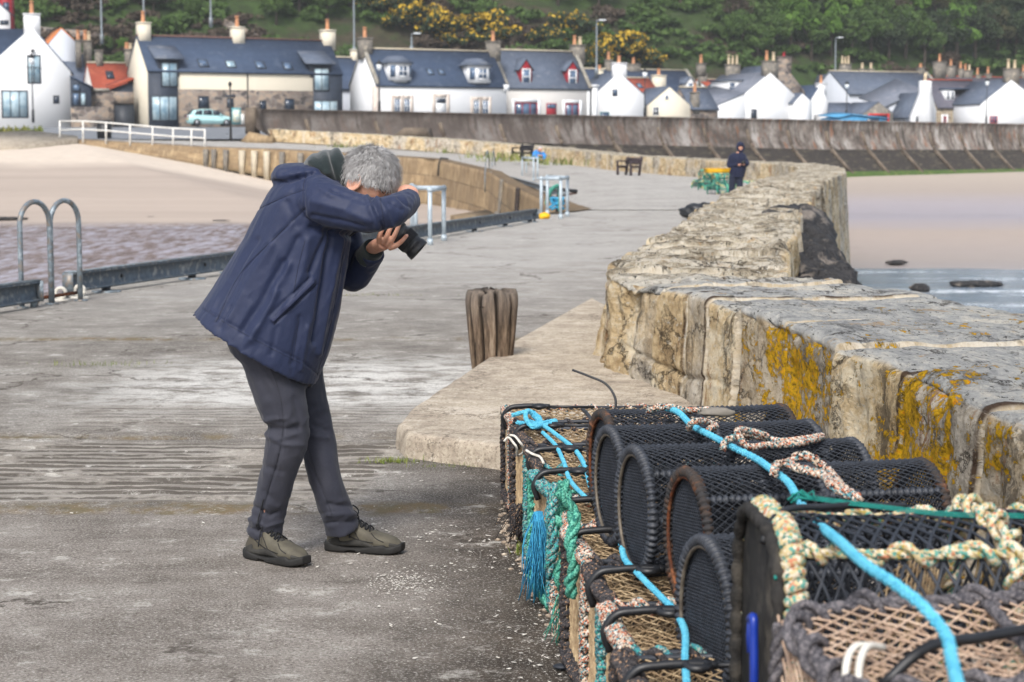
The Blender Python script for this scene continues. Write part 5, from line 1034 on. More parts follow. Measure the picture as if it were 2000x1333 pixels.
tl = []      # wood on the right: (px, py of trunk foot, kind, scale)
spec = [(1508,112,'mid',1.0),(1545,100,'bright',1.1),(1585,118,'mid2',1.0),(1622,110,'bright',1.05),(1665,122,'mid',1.1),(1700,112,'mid2',1.1),(1735,126,'dark',1.0),(1768,112,'mid',1.1),(1805,130,'mid2',1.0),
 (1842,122,'dark',1.1),(1868,128,'bright',1.15),(1905,122,'dark',1.2),(1948,120,'olive',1.1),(1985,124,'dark',1.1),(2015,118,'mid',1.2),
 (1490,66,'mid',1.0),(1530,62,'bright',1.1),(1572,70,'dark',1.1),(1610,60,'mid',1.2),(1652,66,'bright',1.1),(1696,70,'mid2',1.2),(1742,66,'bare',1.1),(1786,70,'bright',1.2),(1826,62,'olive',1.1),(1862,70,'mid',1.2),(1908,66,'olive',1.2),(1952,70,'dark',1.2),(1998,62,'dark',1.2),
 (1520,18,'bright',1.1),(1560,24,'mid',1.2),(1605,16,'mid2',1.2),(1650,22,'bright',1.2),(1700,18,'olive',1.2),(1748,22,'bare',1.2),(1796,16,'bright',1.2),(1846,22,'mid',1.3),(1892,18,'olive',1.3),(1944,22,'dark',1.3),(1996,16,'dark',1.3),
 (1545,-20,'bright',1.2),(1640,-22,'mid',1.3),(1740,-20,'olive',1.3),(1840,-22,'bright',1.3),(1940,-20,'dark',1.4)]
rows_ = {0: 'lowest row', 1: 'middle row', 2: 'upper row', 3: 'top edge'}
marks = [(1360,'big white gable'),(1560,'rubble-stone chimney'),(1640,'tall pale lamp post'),(1700,"long grey roof's left end"),(1780,"long grey roof's middle"),(1850,"long grey roof's right end"),(1920,'stone cottage'),(1990,'right-edge white gable')]
seen = {}
for px, py, kd, s in spec:
    row = 0 if py > 95 else 1 if py > 50 else 2 if py > 0 else 3; m_ = min(marks, key=lambda q: abs(q[0]-px))[1]; key = (row, m_, kd); seen[key] = seen.get(key, 0)+1
    lb = f'{WORDS[kd]} above the {m_}, {rows_[row]}' + ('' if seen[key] == 1 else ', further right')
    p = hill_hit(px, py); put_tree(TK[kd], p, s*p[1]/300*1.02, lb)
# trees and scrub at the left and centre of the hill
spec2 = [(300,28,'dark',.7,'dark scrubby tree above the long house roof at its left chimney'),(540,50,'mid',.8,'mid green tree behind the middle of the long slate roof'),(585,30,'dark',.9,'dark tree on the slope above the right half of the long slate roof'),(640,40,'mid',.8,'green tree behind the right chimney of the long house'),(520,5,'dark',1.0,'dark tree at the top edge above the hill path'),
 (250,10,'olive',.8,'olive thin tree at the top edge left of the hill path'),(420,10,'bare',.8,'bare brown tree where the hill path leaves the picture'),(130,20,'olive',.8,'olive scrubby tree above the left retaining wall'),(180,14,'bare',.8,'bare thin tree between two pale lamp posts at top left'),
 (690,20,'mid',.9,'green tree directly behind the tall pale pole'),(745,40,'olive',.8,'olive tree left of the gorse above the white bay-dormer house'),(840,10,'bare',.9,'bare brown tree above the gorse at the top edge'),(1090,12,'mid',1.0,'green hill tree at the top edge above the red dormers'),(1170,20,'dark',.9,'dark hill tree right of the thin pale pole'),(1250,0,'dark',1.0,'dark tree at the top edge above the bright white gable'),(1330,20,'bare',1.0,'bare brown tree high above the cream gable'),(1400,15,'bare',1.1,'tall bare brown tree left of the wood'),(1440,60,'bare',.9,'bare brown tree low on the slope left of the wood'),(1450,100,'mid',.9,'green tree just behind the chimneys of the big white gable'),(1480,120,'mid',.8,'low green tree touching the three-pot chimney of the big white gable'),
 (380,40,'mid',.5,'small green bush-like tree left of the hill path'),(205,108,'mid',.45,'small green tree behind the red pantile cottage'),(240,112,'bright',.4,'little bright green tree left of the cream gable')]
for px, py, kd, s, lb in spec2: p = hill_hit(px, py); put_tree(TK[kd], p, s*p[1]/300, lb, group='scattered trees on the open hillside')
# gorse: dark green bushes carrying yellow flower
def gorse_kind(seed, frac):
    a = crown_mesh('flowers', int(1500*frac), 1.6, 1.2, 12, .12, seed, .8); a.materials.append(MT['gorse_y']); b = crown_mesh('foliage', 1100, 1.5, 1.05, 12, .15, seed, .8); b.materials.append(MT['leaf_dark']); return a, b
GK = [gorse_kind(31, .42), gorse_kind(47, .28), gorse_kind(53, .15)]
gs = [(745,22,1.3,2,'gorse at the top edge left of centre'),(770,55,1.3,1,'gorse right of the tall pale pole'),(795,28,1.2,2,'gorse beneath the bare tree at the top edge'),(820,50,1.5,0,'big yellow gorse above the left bay dormer'),(838,72,1.3,1,'gorse right above the ridge between the bay dormers'),(866,62,1.2,1,'rounded gorse above the two small skylights'),(880,88,.9,2,'low dull gorse on the ridge line of the bay-dormer house'),
 (915,60,1.2,0,'bright gorse above the right bay dormer'),(948,58,1.2,1,'gorse just behind the party-wall chimney'),(932,82,1.0,2,'small gorse left of the party-wall chimney'),(985,85,1.3,0,'vivid gorse right of the party-wall chimney'),(1065,80,1.1,2,'dull gorse above the ridge between the red dormers'),(1120,66,1.4,2,'brownish gorse above the right red dormer'),(1180,122,1.3,1,'gorse behind the stepped white chimney'),(1205,108,1.6,0,'big vivid gorse behind the bright white gable'),(1240,118,1.3,0,'yellow gorse right of the stepped white chimney'),(1165,128,1.0,2,'low gorse at the foot of the thin pale pole'),(1266,125,.9,1,'small gorse above the red roof')]
for px, py, s, k, lb in gs:
    p = hill_hit(px, py+10); t = thing('gorse_bush', 'yellow-flowered ' + lb, 'bush', (p[0], p[1], p[2]-.2), rnd.uniform(0, 6.3), 'gorse bushes on the hillside'); t.scale = (s*1.45,)*3
    for nme, m_ in zip(('flowers', 'foliage'), GK[k]):
        o = bpy.data.objects.new(nme, m_); COL.objects.link(o); o.parent = t; o.location = (0, 0, .5)
# scrub that reads as one rough cover
ms = [crown_mesh('scrub', 420, 1.5, .9, 10, .2, 61+i, .7) for i in range(3)]
big = MB(); bigb = MB()
for i in range(1600):
    px, py = (rnd.uniform(-40, 2040) if i < 1050 else rnd.choice((rnd.uniform(-600, -40), rnd.uniform(2040, 2700)))), rnd.uniform(-40, 150)
    if fbm(np.array([px*.004+3, py*.013, 7.]), 3) < -.14 and 60 < px < 1480: continue
    p = hill_hit(px, py); me = ms[i % 3]; V = vco(me); s = rnd.uniform(.6, 1.5); a = rnd.uniform(0, 6.3)
    Rm = np.array([[math.cos(a), -math.sin(a), 0], [math.sin(a), math.cos(a), 0], [0, 0, 1]]); tgt = bigb if fbm(np.array([px*.006, py*.012, 0]), 3) > .08 else big; W = V @ Rm.T*s + p; tgt.add(W, np.arange(len(W)).reshape(-1, 4))
big.build('green_scrub', MT['leaf_mid'], kind='stuff', label='low green scrub and bracken covering the hillside', category='scrub')
bigb.build('brown_scrub', MT['leaf_brown'], kind='stuff', label='low brown heathery scrub covering the hillside', category='scrub')
# weeds on the pier
def tuft(mb, c, n, sp, h, flat=(1, 1)):
    for i in range(n):
        p = np.array(c, float) + [rnd.gauss(0, sp*flat[0]), rnd.gauss(0, sp*flat[1]), 0]; a = rnd.uniform(0, 6.3); hh = h*rnd.uniform(.4, 1.2); w = h*.07; d = np.array([math.cos(a), math.sin(a), 0]); e = np.array([-d[1], d[0], 0])*w
        mb.add([p-e, p+e, p+d*hh*.35+e*.6+[0, 0, hh*.7], p+d*hh*.35-e*.6+[0, 0, hh*.7], p+d*hh*.7+[0, 0, hh]], [(0, 1, 2, 3), (3, 2, 4)])
mb = MB()
for px, py, n, sp, h, fl in ((770,903,160,.05,.028,(1.2,.6)),(880,912,70,.05,.02,(2.4,.4)),(195,713,120,.10,.03,(2.0,.7)),(700,578,90,.12,.03,(3,.5)),(1030,1082,90,.03,.045,(1,1)),(740,905,30,.05,.03,(1.5,.5)),(1120,1120,40,.03,.03,(1,1))): tuft(mb, G(px, py, .005), n, sp, h, fl)
for px, py, z in ((760,290,1.25),(830,291,1.25),(850,293,1.2),(885,296,1.2),(650,284,1.6),(680,285,1.55),(985,305,1.0),(1085,319,.75),(1000,312,.95),(960,305,1.05),(700,284,1.5),(1012,310,.9)): tuft(mb, G(px, py+4, z), 60, .5, .35, (1.6, .5))
mb.build('weeds', MT['grass'], kind='stuff', label='tufts of weeds growing in the joints and along the foot of the walls', category='weeds')
# ---------------------------------------------------------------- THINGS ON THE PIER AND THE SHORE
def P3(px, py, z=0): return G(px, py, z)
def child(mb, name, m, par, smooth=True, **k): return mb.build(name, MT[m], par, smooth, **k)
def at_root(name, label, cat, c, group=None):          # root at c; children are built in world space and shifted
    return thing(name, label, cat, c, 0, group)
class Off(MB):
    def __init__(s, c): super().__init__(); s.c = np.asarray(c, float)
    def build(s, *a, **k):
        s.v = [v - s.c for v in s.v]; return super().build(*a, **k)
# timber bollard
def bollard():
    c = G(960, 728, 0); n = 160; hs = np.r_[np.linspace(-.1, .50, 60), np.linspace(.505, .56, 14)]; a = np.arange(n)*2*np.pi/n
    V = np.zeros((len(hs), n, 3)); gr = np.zeros((len(hs), n)); lobes = np.array([.2, 1.05, 1.75, 2.7, 3.5, 4.1, 4.9, 5.65]) + .1
    for i, h in enumerate(hs):
        z = np.full(n, h); dl = np.min(np.abs(((a[:, None] - lobes[None] - .05*math.sin(h*9) + np.pi) % (2*np.pi)) - np.pi), 1)
        g = np.exp(-(dl/.085)**2); top = np.clip((h-.46)/.10, 0, 1); r = .118 + .052*(h/.5)**.8 + .012*np.cos(a*2+.5) - g*(.030 + .05*top) + .008*fbm(np.stack([np.cos(a)*2.5, np.sin(a)*2.5, z*1.2], -1), 4) + .004*fbm(np.stack([np.cos(a)*14, np.sin(a)*14, z*2], -1), 3)
        rnd_ = np.sqrt(np.clip(1-(top*.85)**2, 0, 1)); zz = z + (top > 0)*(.03*fbm(np.stack([np.cos(a)*3, np.sin(a)*3, z*0], -1), 3) - g*.05*top + .02*np.round(fbm(np.stack([np.cos(a)*2, np.sin(a)*2, z*0+4], -1), 2)*3)/3); r = r*(rnd_*.35+.65 if h < .555 else .45)
        V[i] = np.stack([np.cos(a)*r, np.sin(a)*r*.95, zz], -1); gr[i] = g + .5*top*g
    mb = MB(); mb.loft(V); o = mb.build('bollard', MT['bollard'], smooth=True, label='weathered, deeply split timber bollard standing on the pier by the raised step', category='bollard'); o.location = c
    attr(o, 'groove', gr); attrv(o, 'uvw', V)
bollard()
# double ladder hoop at the left
def hoop(px0, px1, py_base, py_top, label, z=0, r=.026, arches=2, m='galv', dz=.0):
    a = G(px0, py_base[0], z); b = G(px1, py_base[1], z); zt = M((px0+px1)/2, py_top, (a[1]+b[1])/2)[2]; t = thing('ladder_hoop', label, 'ladder rail', a, 0, 'ladder hoops along the quay edge'); w = (b-a)/arches; h = zt - z - r
    for k in range(arches):
        R_ = np.linalg.norm(w[:2])/2*.97; s = w*k + w*.015; e = w*(k+1) - w*.015; c = (s+e)/2; u = nrm(w)
        arc = [c + u*R_*math.cos(q) + np.array([0, 0, h-R_ + R_*math.sin(q)]) for q in np.linspace(np.pi, 0, 17)]; s2, e2 = s.copy(), e.copy(); s2[2] = e2[2] = -.9 if k*arches == 0 and False else 0
        mb = MB(); mb.tube(np.array([s2, s + [0, 0, (h-R_)*.5]] + arc + [e + [0, 0, (h-R_)*.5], e2]), r, 12); child(mb, 'hoop', m, t)
    for p in [w*k for k in range(arches+1)]:
        mb = MB(); mb.tube([p + [0, 0, -.005], p + [0, 0, .014]], .07, 4 if arches == 2 else 10); child(mb, 'foot_plate', m, t, False)
    return t
hoop(42, 158, (602, 588), 388, 'big double galvanised ladder hoop at the left edge of the pier')
# white eye-bolted chain bar at its feet
t = thing('mooring_bar', 'rusty mooring bar held by two white eye rings beside the double ladder hoop', 'mooring bar', G(75, 585, 0)); o0 = np.array(t.location)
a, b = G(75, 583, .07), G(150, 572, .08); mb = Off(o0); mb.tube([a, (a+b)/2, b], .018, 8); child(mb, 'bar', 'rust', t)
for px, py in ((119, 587), (156, 582)):
    c = G(px, py, 0); mb = Off(o0); mb.tube(torus_pts(c+[0, 0, .075], .05, (1, 0, 0), (0, 0, 1), 20), .018, 8); child(mb, 'eye_ring', 'rope_white', t); mb = Off(o0); mb.tube([c+[0, 0, -.01], c+[0, 0, .015]], .1, 8); child(mb, 'plate', 'rope_white', t)
mb = MB(); q = np.array([G(25+i*6, 587+3*math.sin(i*1.7), .02+.01*math.sin(i*2.3)) for i in range(9)]); mb.rope(q, .018); mb.build('yellow_rope', MT['yellow'], smooth=True, label='scrap of yellow rope lying under the near guard rail at the left edge', category='rope')
# guard rails: heavy channel fenders on short feet
def guard(p0, p1, z0, z1, label, feet, hgt=.2, z=0.0, cap=True):
    a, b = G(*p0, z), G(*p1, z1 if False else z); t = thing('guard_rail', label, 'guard rail', a, 0, 'low guard rails along the quay edge'); d = nrm(b-a); n = np.array([-d[1], d[0], 0]); n = n if n[1] > 0 else -n; L = np.linalg.norm(b-a); up = np.array([0, 0, 1.])
    base = .055 if cap and hgt > .13 else .10; prof = [(0, 0), (-.05, 0), (-.05, .025), (-.018, .03), (-.012, hgt-.03), (-.05, hgt-.025), (-.05, hgt), (0.03, hgt), (.03, 0)]
    mb = MB(); mb.loft([[d*s + n*u + up*(base+v) for u, v in prof] for s in np.linspace(0, L, 30)]); child(mb, 'beam', 'rail', t, False)
    mb = MB(); mb.bar(up*(base+hgt+.006)+n*(-.01), d*L+up*(base+hgt+.006)+n*(-.01), .085, .012); child(mb, 'cap_strip', 'galv', t, False)
    for f in feet:
        c = d*L*f + n*.0; mb = MB(); mb.tube([c, c+up*(base+.02)], .05, 10); child(mb, 'foot', 'black_metal', t); mb = MB(); mb.tube([c-up*.01, c+up*.018], .16, 10); child(mb, 'base_plate', 'galv', t, False)
        mb = MB(); q = c + d*.3 + n*(-.022) + up*(base+hgt*.5); mb.tube([q, q-n*.012], .022, 8); child(mb, 'bolt', 'black_metal', t, False)
    if cap:
        for e in (0, L):
            mb = MB(); mb.bar(d*(e-.012)+up*base-n*.02, d*(e-.012)+up*(base+hgt)-n*.02, .012, .12, up=n); mb.box(*((d*e)[0]-.05, (d*e)[0]+.0, (d*e)[1]-.06, (d*e)[1]+.06, 0, base)); child(mb, 'end_plate', 'galv', t, False)
guard((-170, 640), (72, 600), 0, 0, 'near guard rail cut off by the left edge of the picture', (.5,)); guard((131, 582), (462, 533), 0, 0, 'long guard rail between the double ladder hoop and the photographer', (.2, .7, .97))
guard((640, 500), (1046, 433), 0, 0, 'long guard rail right of the photographer, ending at the far pipe frames', (.28, .62, .8, .96), .2)
guard((1102, 388), (952, 341), 0, 0, 'thin far guard rail along the edge of the basin corner', (.1, .3, .5, .7, .9), .15, .12)
# pipe frames
def frame(pts, py_top, label, z=0, r=.03, m='galv', pair=((0, 1), (2, 3))):
    B = [G(x, y, z) for x, y in pts]; t = thing('pipe_frame', label, 'handrail', B[0], 0, 'pipe handrail frames on the quay edge'); h = M(pts[0][0], py_top, B[0][1])[2] - z
    for b in B:
        q = b - B[0]; mb = MB(); mb.tube([q, q+[0, 0, h*.5], q+[0, 0, h]], r, 10); p = child(mb, 'post', m, t); mb = MB(); mb.tube([q-[0, 0, .005], q+[0, 0, .1]], r*1.35, 10); child(mb, 'socket', m, p)
    for i, j in pair:
        a, b = B[i]-B[0]+[0, 0, h-r*.3], B[j]-B[0]+[0, 0, h-r*.3]; mb = MB(); mb.tube([a, (a+b)/2, b], r*1.05, 10); c = child(mb, 'rail', m, t)
        for e in (a, b): mb = MB(); mb.ball(e, r*1.45, 8); child(mb, 'elbow', m, c)
frame([(812, 470), (840, 479), (867, 471), (805, 462)], 366, 'pale grey pipe handrail frame just right of the photographer', 0, .035, 'galv_light', ((0, 2), (1, 2), (0, 3)))
frame([(1057, 427), (1069, 420), (1095, 428), (1108, 423)], 348, 'far pipe frame with rope hanging from it, at the corner of the quay', 0, .035, 'galv_light', ((0, 2), (1, 3), (2, 3)))
frame([(1020, 347), (1028, 344), (1042, 353), (1050, 351)], 308, 'farther pipe frame before the crouching person', .25, .035, 'galv_light', ((0, 2), (1, 3), (0, 1)))
for k, (x0, x1, yb) in enumerate(((947, 957, 336), (960, 968, 333))): hoop(x0, x1, (yb, yb-2), 294, ('left' if k == 0 else 'right') + ' one of the two slim far ladder hoops beyond the basin corner', .44, .03, 1)
mb = MB(); mb.tube([G(1090, 386, .02)+[0, 0, .03], G(1124, 383, 0)+[0, 0, .05]], .06, 8); mb.build('rusty_bar', MT['rust'], smooth=True, label='thick rusty iron bar lying beside the far pipe frame', category='bar')
mb = MB(); c0 = G(1092, 372, .1)
mb.rope(np.array([G(1094, 415, 0)+[0, 0, .02], G(1093, 415, 0)+[0, 0, .5], G(1085, 417, 0)+[0, 0, .62], G(1076, 418, 0)+[0, 0, .55], G(1068, 420, 0)+[0, 0, .25]]), .05); mb.build('green_hose_rope', MT['rope_green'], smooth=True, label='pale green rope looped over the far pipe frame', category='rope')
mb = MB(); c = G(1088, 410, 0); [mb.rope(np.array([c+[rnd.uniform(-.2,.2), rnd.uniform(-.1,.1), rnd.uniform(0,.3)] for _ in range(4)]), .03) for _ in range(7)]; mb.build('blue_net_bundle', MT['rope_blue2'], smooth=True, label='small bundle of blue net beside the far pipe frame', category='net bundle')
mb = MB(); c = G(1063, 428, 0); mb.ball(c+[0, 0, .05], .09, 10, sx=1.4, rough=.4); mb.build('yellow_float', MT['yellow'], smooth=True, label='yellow float lying at the foot of the far pipe frame', category='float')
# fender posts on the basin wall
for i, px in enumerate((405, 424, 455, 483, 510, 542, 575, 610, 645)):
    X = M(px, 300, 115)[0]; j = int(np.argmin(np.abs(QA[:, 0]-X))); c = QA[j] + QN[j]*.36; d = float(QD[j]); mb = MB(); w = .32 if i in (3, 4, 5) else .24; mb.bar((0, 0, -d-.2), (0, 0, -.12), w, .26, up=QN[j]); m_ = 'whitepaint' if i in (3, 4, 5) else 'bench2'
    o = mb.build('fender_post', MT['cream_stone'] if i in (3, 4, 5) else MT['stone_chim'], label=['first fender post along the basin wall from the white railing', 'second post along the basin wall from the white railing', 'dull post left of the pale group on the basin wall', 'leftmost of the pale fender posts on the basin wall', 'middle one of the pale fender posts on the basin wall', 'rightmost of the pale fender posts, beside the hood', 'post on the basin wall just behind the hood', 'post on the basin wall hidden behind the hood', 'post on the basin wall behind the grey head'][i], category='post', group='fender posts on the basin wall'); o.location = c
for k, (px, py) in enumerate(((857, 322), (1090, 397))):
    c = M(px, py, (98, 48)[k]); mb = MB(); mb.tube([c+[.5, 0, .3], c+[.1, 0, .35], c+[0, 0, 0], c+[-.05, 0, -.6]], .05, 6); mb.build('mooring_chain', MT['black_metal'], smooth=True, label=('dark mooring chain hanging over the basin wall right of the grey head', 'short dark chain hanging on the quay corner by the far pipe frame')[k], category='chain')
# old ropes and fenders hanging on the basin wall
for k, (jx, m_, lb) in enumerate(((60, 'rope_dark', 'tarry rope and fenders hanging on the basin wall just left of the far pipe frame'), (88, 'stone_chim', 'pale worn fenders hanging farther along the basin wall'))):
    c = QA[jx] + QN[jx]*.12; mb = MB()
    for i in range(3): x = (i-1)*.3; tt = nrm(QA[jx+1]-QA[jx]); mb.rope(np.array([c + tt*x + [0, 0, .05], c + tt*(x+.05) + QN[jx]*.05 - [0, 0, .7], c + tt*(x-.05) + QN[jx]*.15 - [0, 0, 1.4+.3*i]]), .06); mb.ball(c + tt*x + QN[jx]*.2 - [0, 0, 1.5+.2*i], .16, 10, sz=2.0, rough=.25, seed=i+k)
    mb.build('hanging_fender', MT[m_], smooth=True, label=lb, category='fender')
# white railing by the slip
def white_rail():
    xs = [(117, 273, 236), (162, 270, 236), (207, 272, 239), (254, 276, 243), (298, 280, 247), (338, 284, 250), (374, 285, 252), (400, 289, 253)]; Ys = np.interp([x for x, _, _ in xs], [117, 400], [122, 116.3]); P = [M(x, y, Y) for (x, y, _), Y in zip(xs, Ys)]; T_ = [M(x, y, Y) for (x, _, y), Y in zip(xs, Ys)]
    t = thing('railing', 'long white two-bar railing on the quay between the slip ramp and the sea wall', 'railing', P[0]); o = P[0]
    for p, q in zip(P, T_): mb = MB(); mb.tube([p-o-[0, 0, .3], (p+q)/2-o, q-o], .06, 8); child(mb, 'post', 'whitepaint', t)
    for f in (0.97, .5):
        mb = MB(); mb.tube([p+(q-p)*f-o for p, q in zip(P, T_)], .05, 8); child(mb, 'rail', 'whitepaint', t)
white_rail()
# street furniture by the road
def sbox(name, label, cat, px0, px1, py0, py1, Y, m, parts=(), grp=None, zb=None):
    a = M((px0+px1)/2, py1, Y); t = thing(name, label, cat, a, 0, grp); w = (px1-px0)*Y/FPX; h = M(px0, py0, Y)[2]-a[2]; return t, w, h
t, w, h = sbox('information_board', 'small pale blue information board on two posts beside the parked car', 'sign', 454, 471, 211, 276, 135, 'teal')
for sx in (-1, 1): mb = MB(); mb.bar((sx*w*.4, 0, 0), (sx*w*.4, 0, h), .09, .09); child(mb, 'post', 'galv', t, False)
mb = MB(); mb.box(-w*.52, w*.52, -.09, -.03, h*.5, h); b = child(mb, 'board', 'teal', t, False); mb = MB(); mb.box(-w*.4, w*.4, -.11, -.092, h*.56, h*.94); child(mb, 'panel', 'sign_face', b, False)
t, w, h = sbox('litter_bin', 'small white post box shape beside the information board', 'bin', 471, 477, 222, 243, 137, 'whitepaint'); t['label'] = 'narrow white marker post right of the information board'; t['category'] = 'post'; t.name = 'marker_post'; mb = MB(); mb.box(-w/2, w/2, -.1, .1, 0, h-.08); mb.prism([(-w/2, -.1, h-.08), (w/2, -.1, h-.08), (0, -.1, h)], (0, .2, 0)); child(mb, 'post', 'whitepaint', t, False)
mb = MB(); c = M(451, 276, 124); hh = M(451, 165, 124)[2]-c[2]; t = thing('lamp_post', 'slim dark post with a small finial between the parked car and the information board', 'lamp post', c); mb.tube([(0, 0, 0), (0, 0, hh*.5), (0, 0, hh)], [.09, .06, .05], 8); child(mb, 'pole', 'black_metal', t); mb = MB(); mb.ball((0, 0, hh), .12, 8, sz=1.5); child(mb, 'finial', 'black_metal', t)
mb = MB(); mb.bar((-.05, 0, hh*.88), (.65, 0, hh*.88), .05, .05); child(mb, 'arm', 'black_metal', t, False)
for px, yb, yt, lb in ((444, 286, 261, 'short dark post at the road edge, left of the low stone stub'), (534, 283, 263, 'short dark post standing before the low stone parapet')):
    c = M(px, yb, 119); h_ = M(px, yt, 119)[2]-c[2]; mb = MB(); mb.bar((0, 0, 0), (0, 0, h_*.93), .16, .16); mb.add([(-.08,-.08,h_*.93),(.08,-.08,h_*.93),(.08,.08,h_*.93),(-.08,.08,h_*.93),(0,0,h_)], [(0,1,4),(1,2,4),(2,3,4),(3,0,4)]); o = mb.build('marker_post', MT['bench'], label=lb, category='post'); o.location = c
c = M(202, 272, 128); t = thing('litter_bin', 'black roadside litter bin behind the white railing', 'bin', c); mb = MB(); mb.prism([(-.42, 0, 0), (.42, 0, 0), (.45, 0, 1.15), (-.45, 0, 1.15)], (0, .7, 0)); child(mb, 'body', 'black_plastic', t, False); mb = MB(); mb.prism([(-.48, -.06, 1.15), (.48, -.06, 1.15), (.4, -.06, 1.3), (-.4, -.06, 1.3)], (0, .82, 0)); child(mb, 'lid', 'black_plastic', t, False)
# lamp posts and poles
def lamp(px, yb, yt, Y, label, lantern=True, m='black_metal', r=.06, z=None, head='globe'):
    c = M(px, yb, Y); h = M(px, yt, Y)[2]-c[2]; t = thing('lamp_post' if head else 'pole', label, 'lamp post' if head else 'pole', c, 0, 'black street lamps' if m == 'black_metal' else 'tall pale poles'); mb = MB()
    mb.tube([(0, 0, 0), (0, 0, 1.0), (0, 0, 1.05), (0, 0, h-.3)], [r*1.9, r*1.8, r, r*.7], 8); child(mb, 'pole', m, t)
    if head == 'globe':
        mb = MB(); mb.tube([(0, 0, h-.35), (0, 0, h-.2), (0, 0, h+.15), (0, 0, h+.2)], [.1, .2, .26, .05], 8); child(mb, 'lantern', 'lampglass', t); mb = MB(); mb.tube([(0, 0, h+.2), (0, 0, h+.42), (0, 0, h+.55)], [.32, .12, .03], 8); child(mb, 'cap', 'black_metal', t)
    elif head == 'arm':
        mb = MB(); mb.tube([(0, 0, h-.3), (0, 0, h-.05), (.4, 0, h)], r*.6, 8); child(mb, 'arm', m, t); mb = MB(); mb.box(.25, .95, -.14, .14, h-.05, h+.08); child(mb, 'lamp_head', 'lampglass', t, False)
lamp(65, 240, 118, 150, 'slim black street lamp in front of the white gable at the left'); lamp(741, 222, 130, 158, 'black street lamp at the left corner of the white bay-dormer house'); lamp(1259, 232, 145, 176, 'black street lamp at the right edge of the stepped-chimney white cottage'); lamp(1926, 245, 162, 210, 'black street lamp in front of the white gable at the right edge'); lamp(1653, 232, 168, 214, 'thin dark street lamp left of the long grey slate roof')
for px, yb, yt, lb, hd in ((199, 75, -60, 'pale pole rising out of the picture above the red pantile cottage', None), (281, 30, -70, 'pale pole rising right behind the left chimney of the long house', None), (692, 100, -40, 'tall pale pole in the gap between the long house and the white bay-dormer house', None), (1165, 140, 40, 'pale lamp pole standing behind the gorse right of the red dormers', 'arm'), (1631, 145, 74, 'pale lamp pole before the wood, left of the long grey roof', 'arm'), (804, 98, 66, 'short pale lamp pole above the ridge between the bay dormers', 'arm'), (412, 42, -20, 'dark pole beside the hill path near the top edge', None)):
    Y = 192 if px < 1300 else 245; lamp(px, yb+12, yt, Y, lb, m='galv', r=.11, head=hd)
# benches
def bench(px, py, z, rz, m, label, s=1.0):
    c = G(px, py, z); t = thing('park_bench', label, 'bench', c, rz, 'benches on the pier'); L = .72*s
    mb = MB(); [mb.box(-L, L, -.25+.17*i, -.10+.17*i, .42, .46) for i in range(3)]; child(mb, 'seat', m, t, False); mb = MB(); [mb.bar((-L, .27+.05*i, .58+.16*i), (L, .27+.05*i, .58+.16*i), .04, .14) for i in range(2)]; child(mb, 'backrest', m, t, False)
    for sx in (-1, 1):
        mb = MB(); x = sx*L*.8; mb.box(x-.05, x+.05, -.26, -.17, 0, .42); mb.bar((x, .22, 0), (x, .36, .85), .1, .08, up=(1, 0, 0)); mb.box(x-.045, x+.045, -.17, .22, .34, .41); mb.bar((x, -.28, .66), (x, .3, .66), .08, .05); mb.box(x-.04, x+.04, -.27, -.2, .42, .65); child(mb, 'leg_frame', m, t, False)
bench(1019, 314, .88, rad(-62), 'bench', 'dark bench left of the crouching person in the blue coat', 1.0); bench(1227, 343, .28, rad(-62), 'bench2', 'brown-black bench standing alone before the low parapet', 1.0)
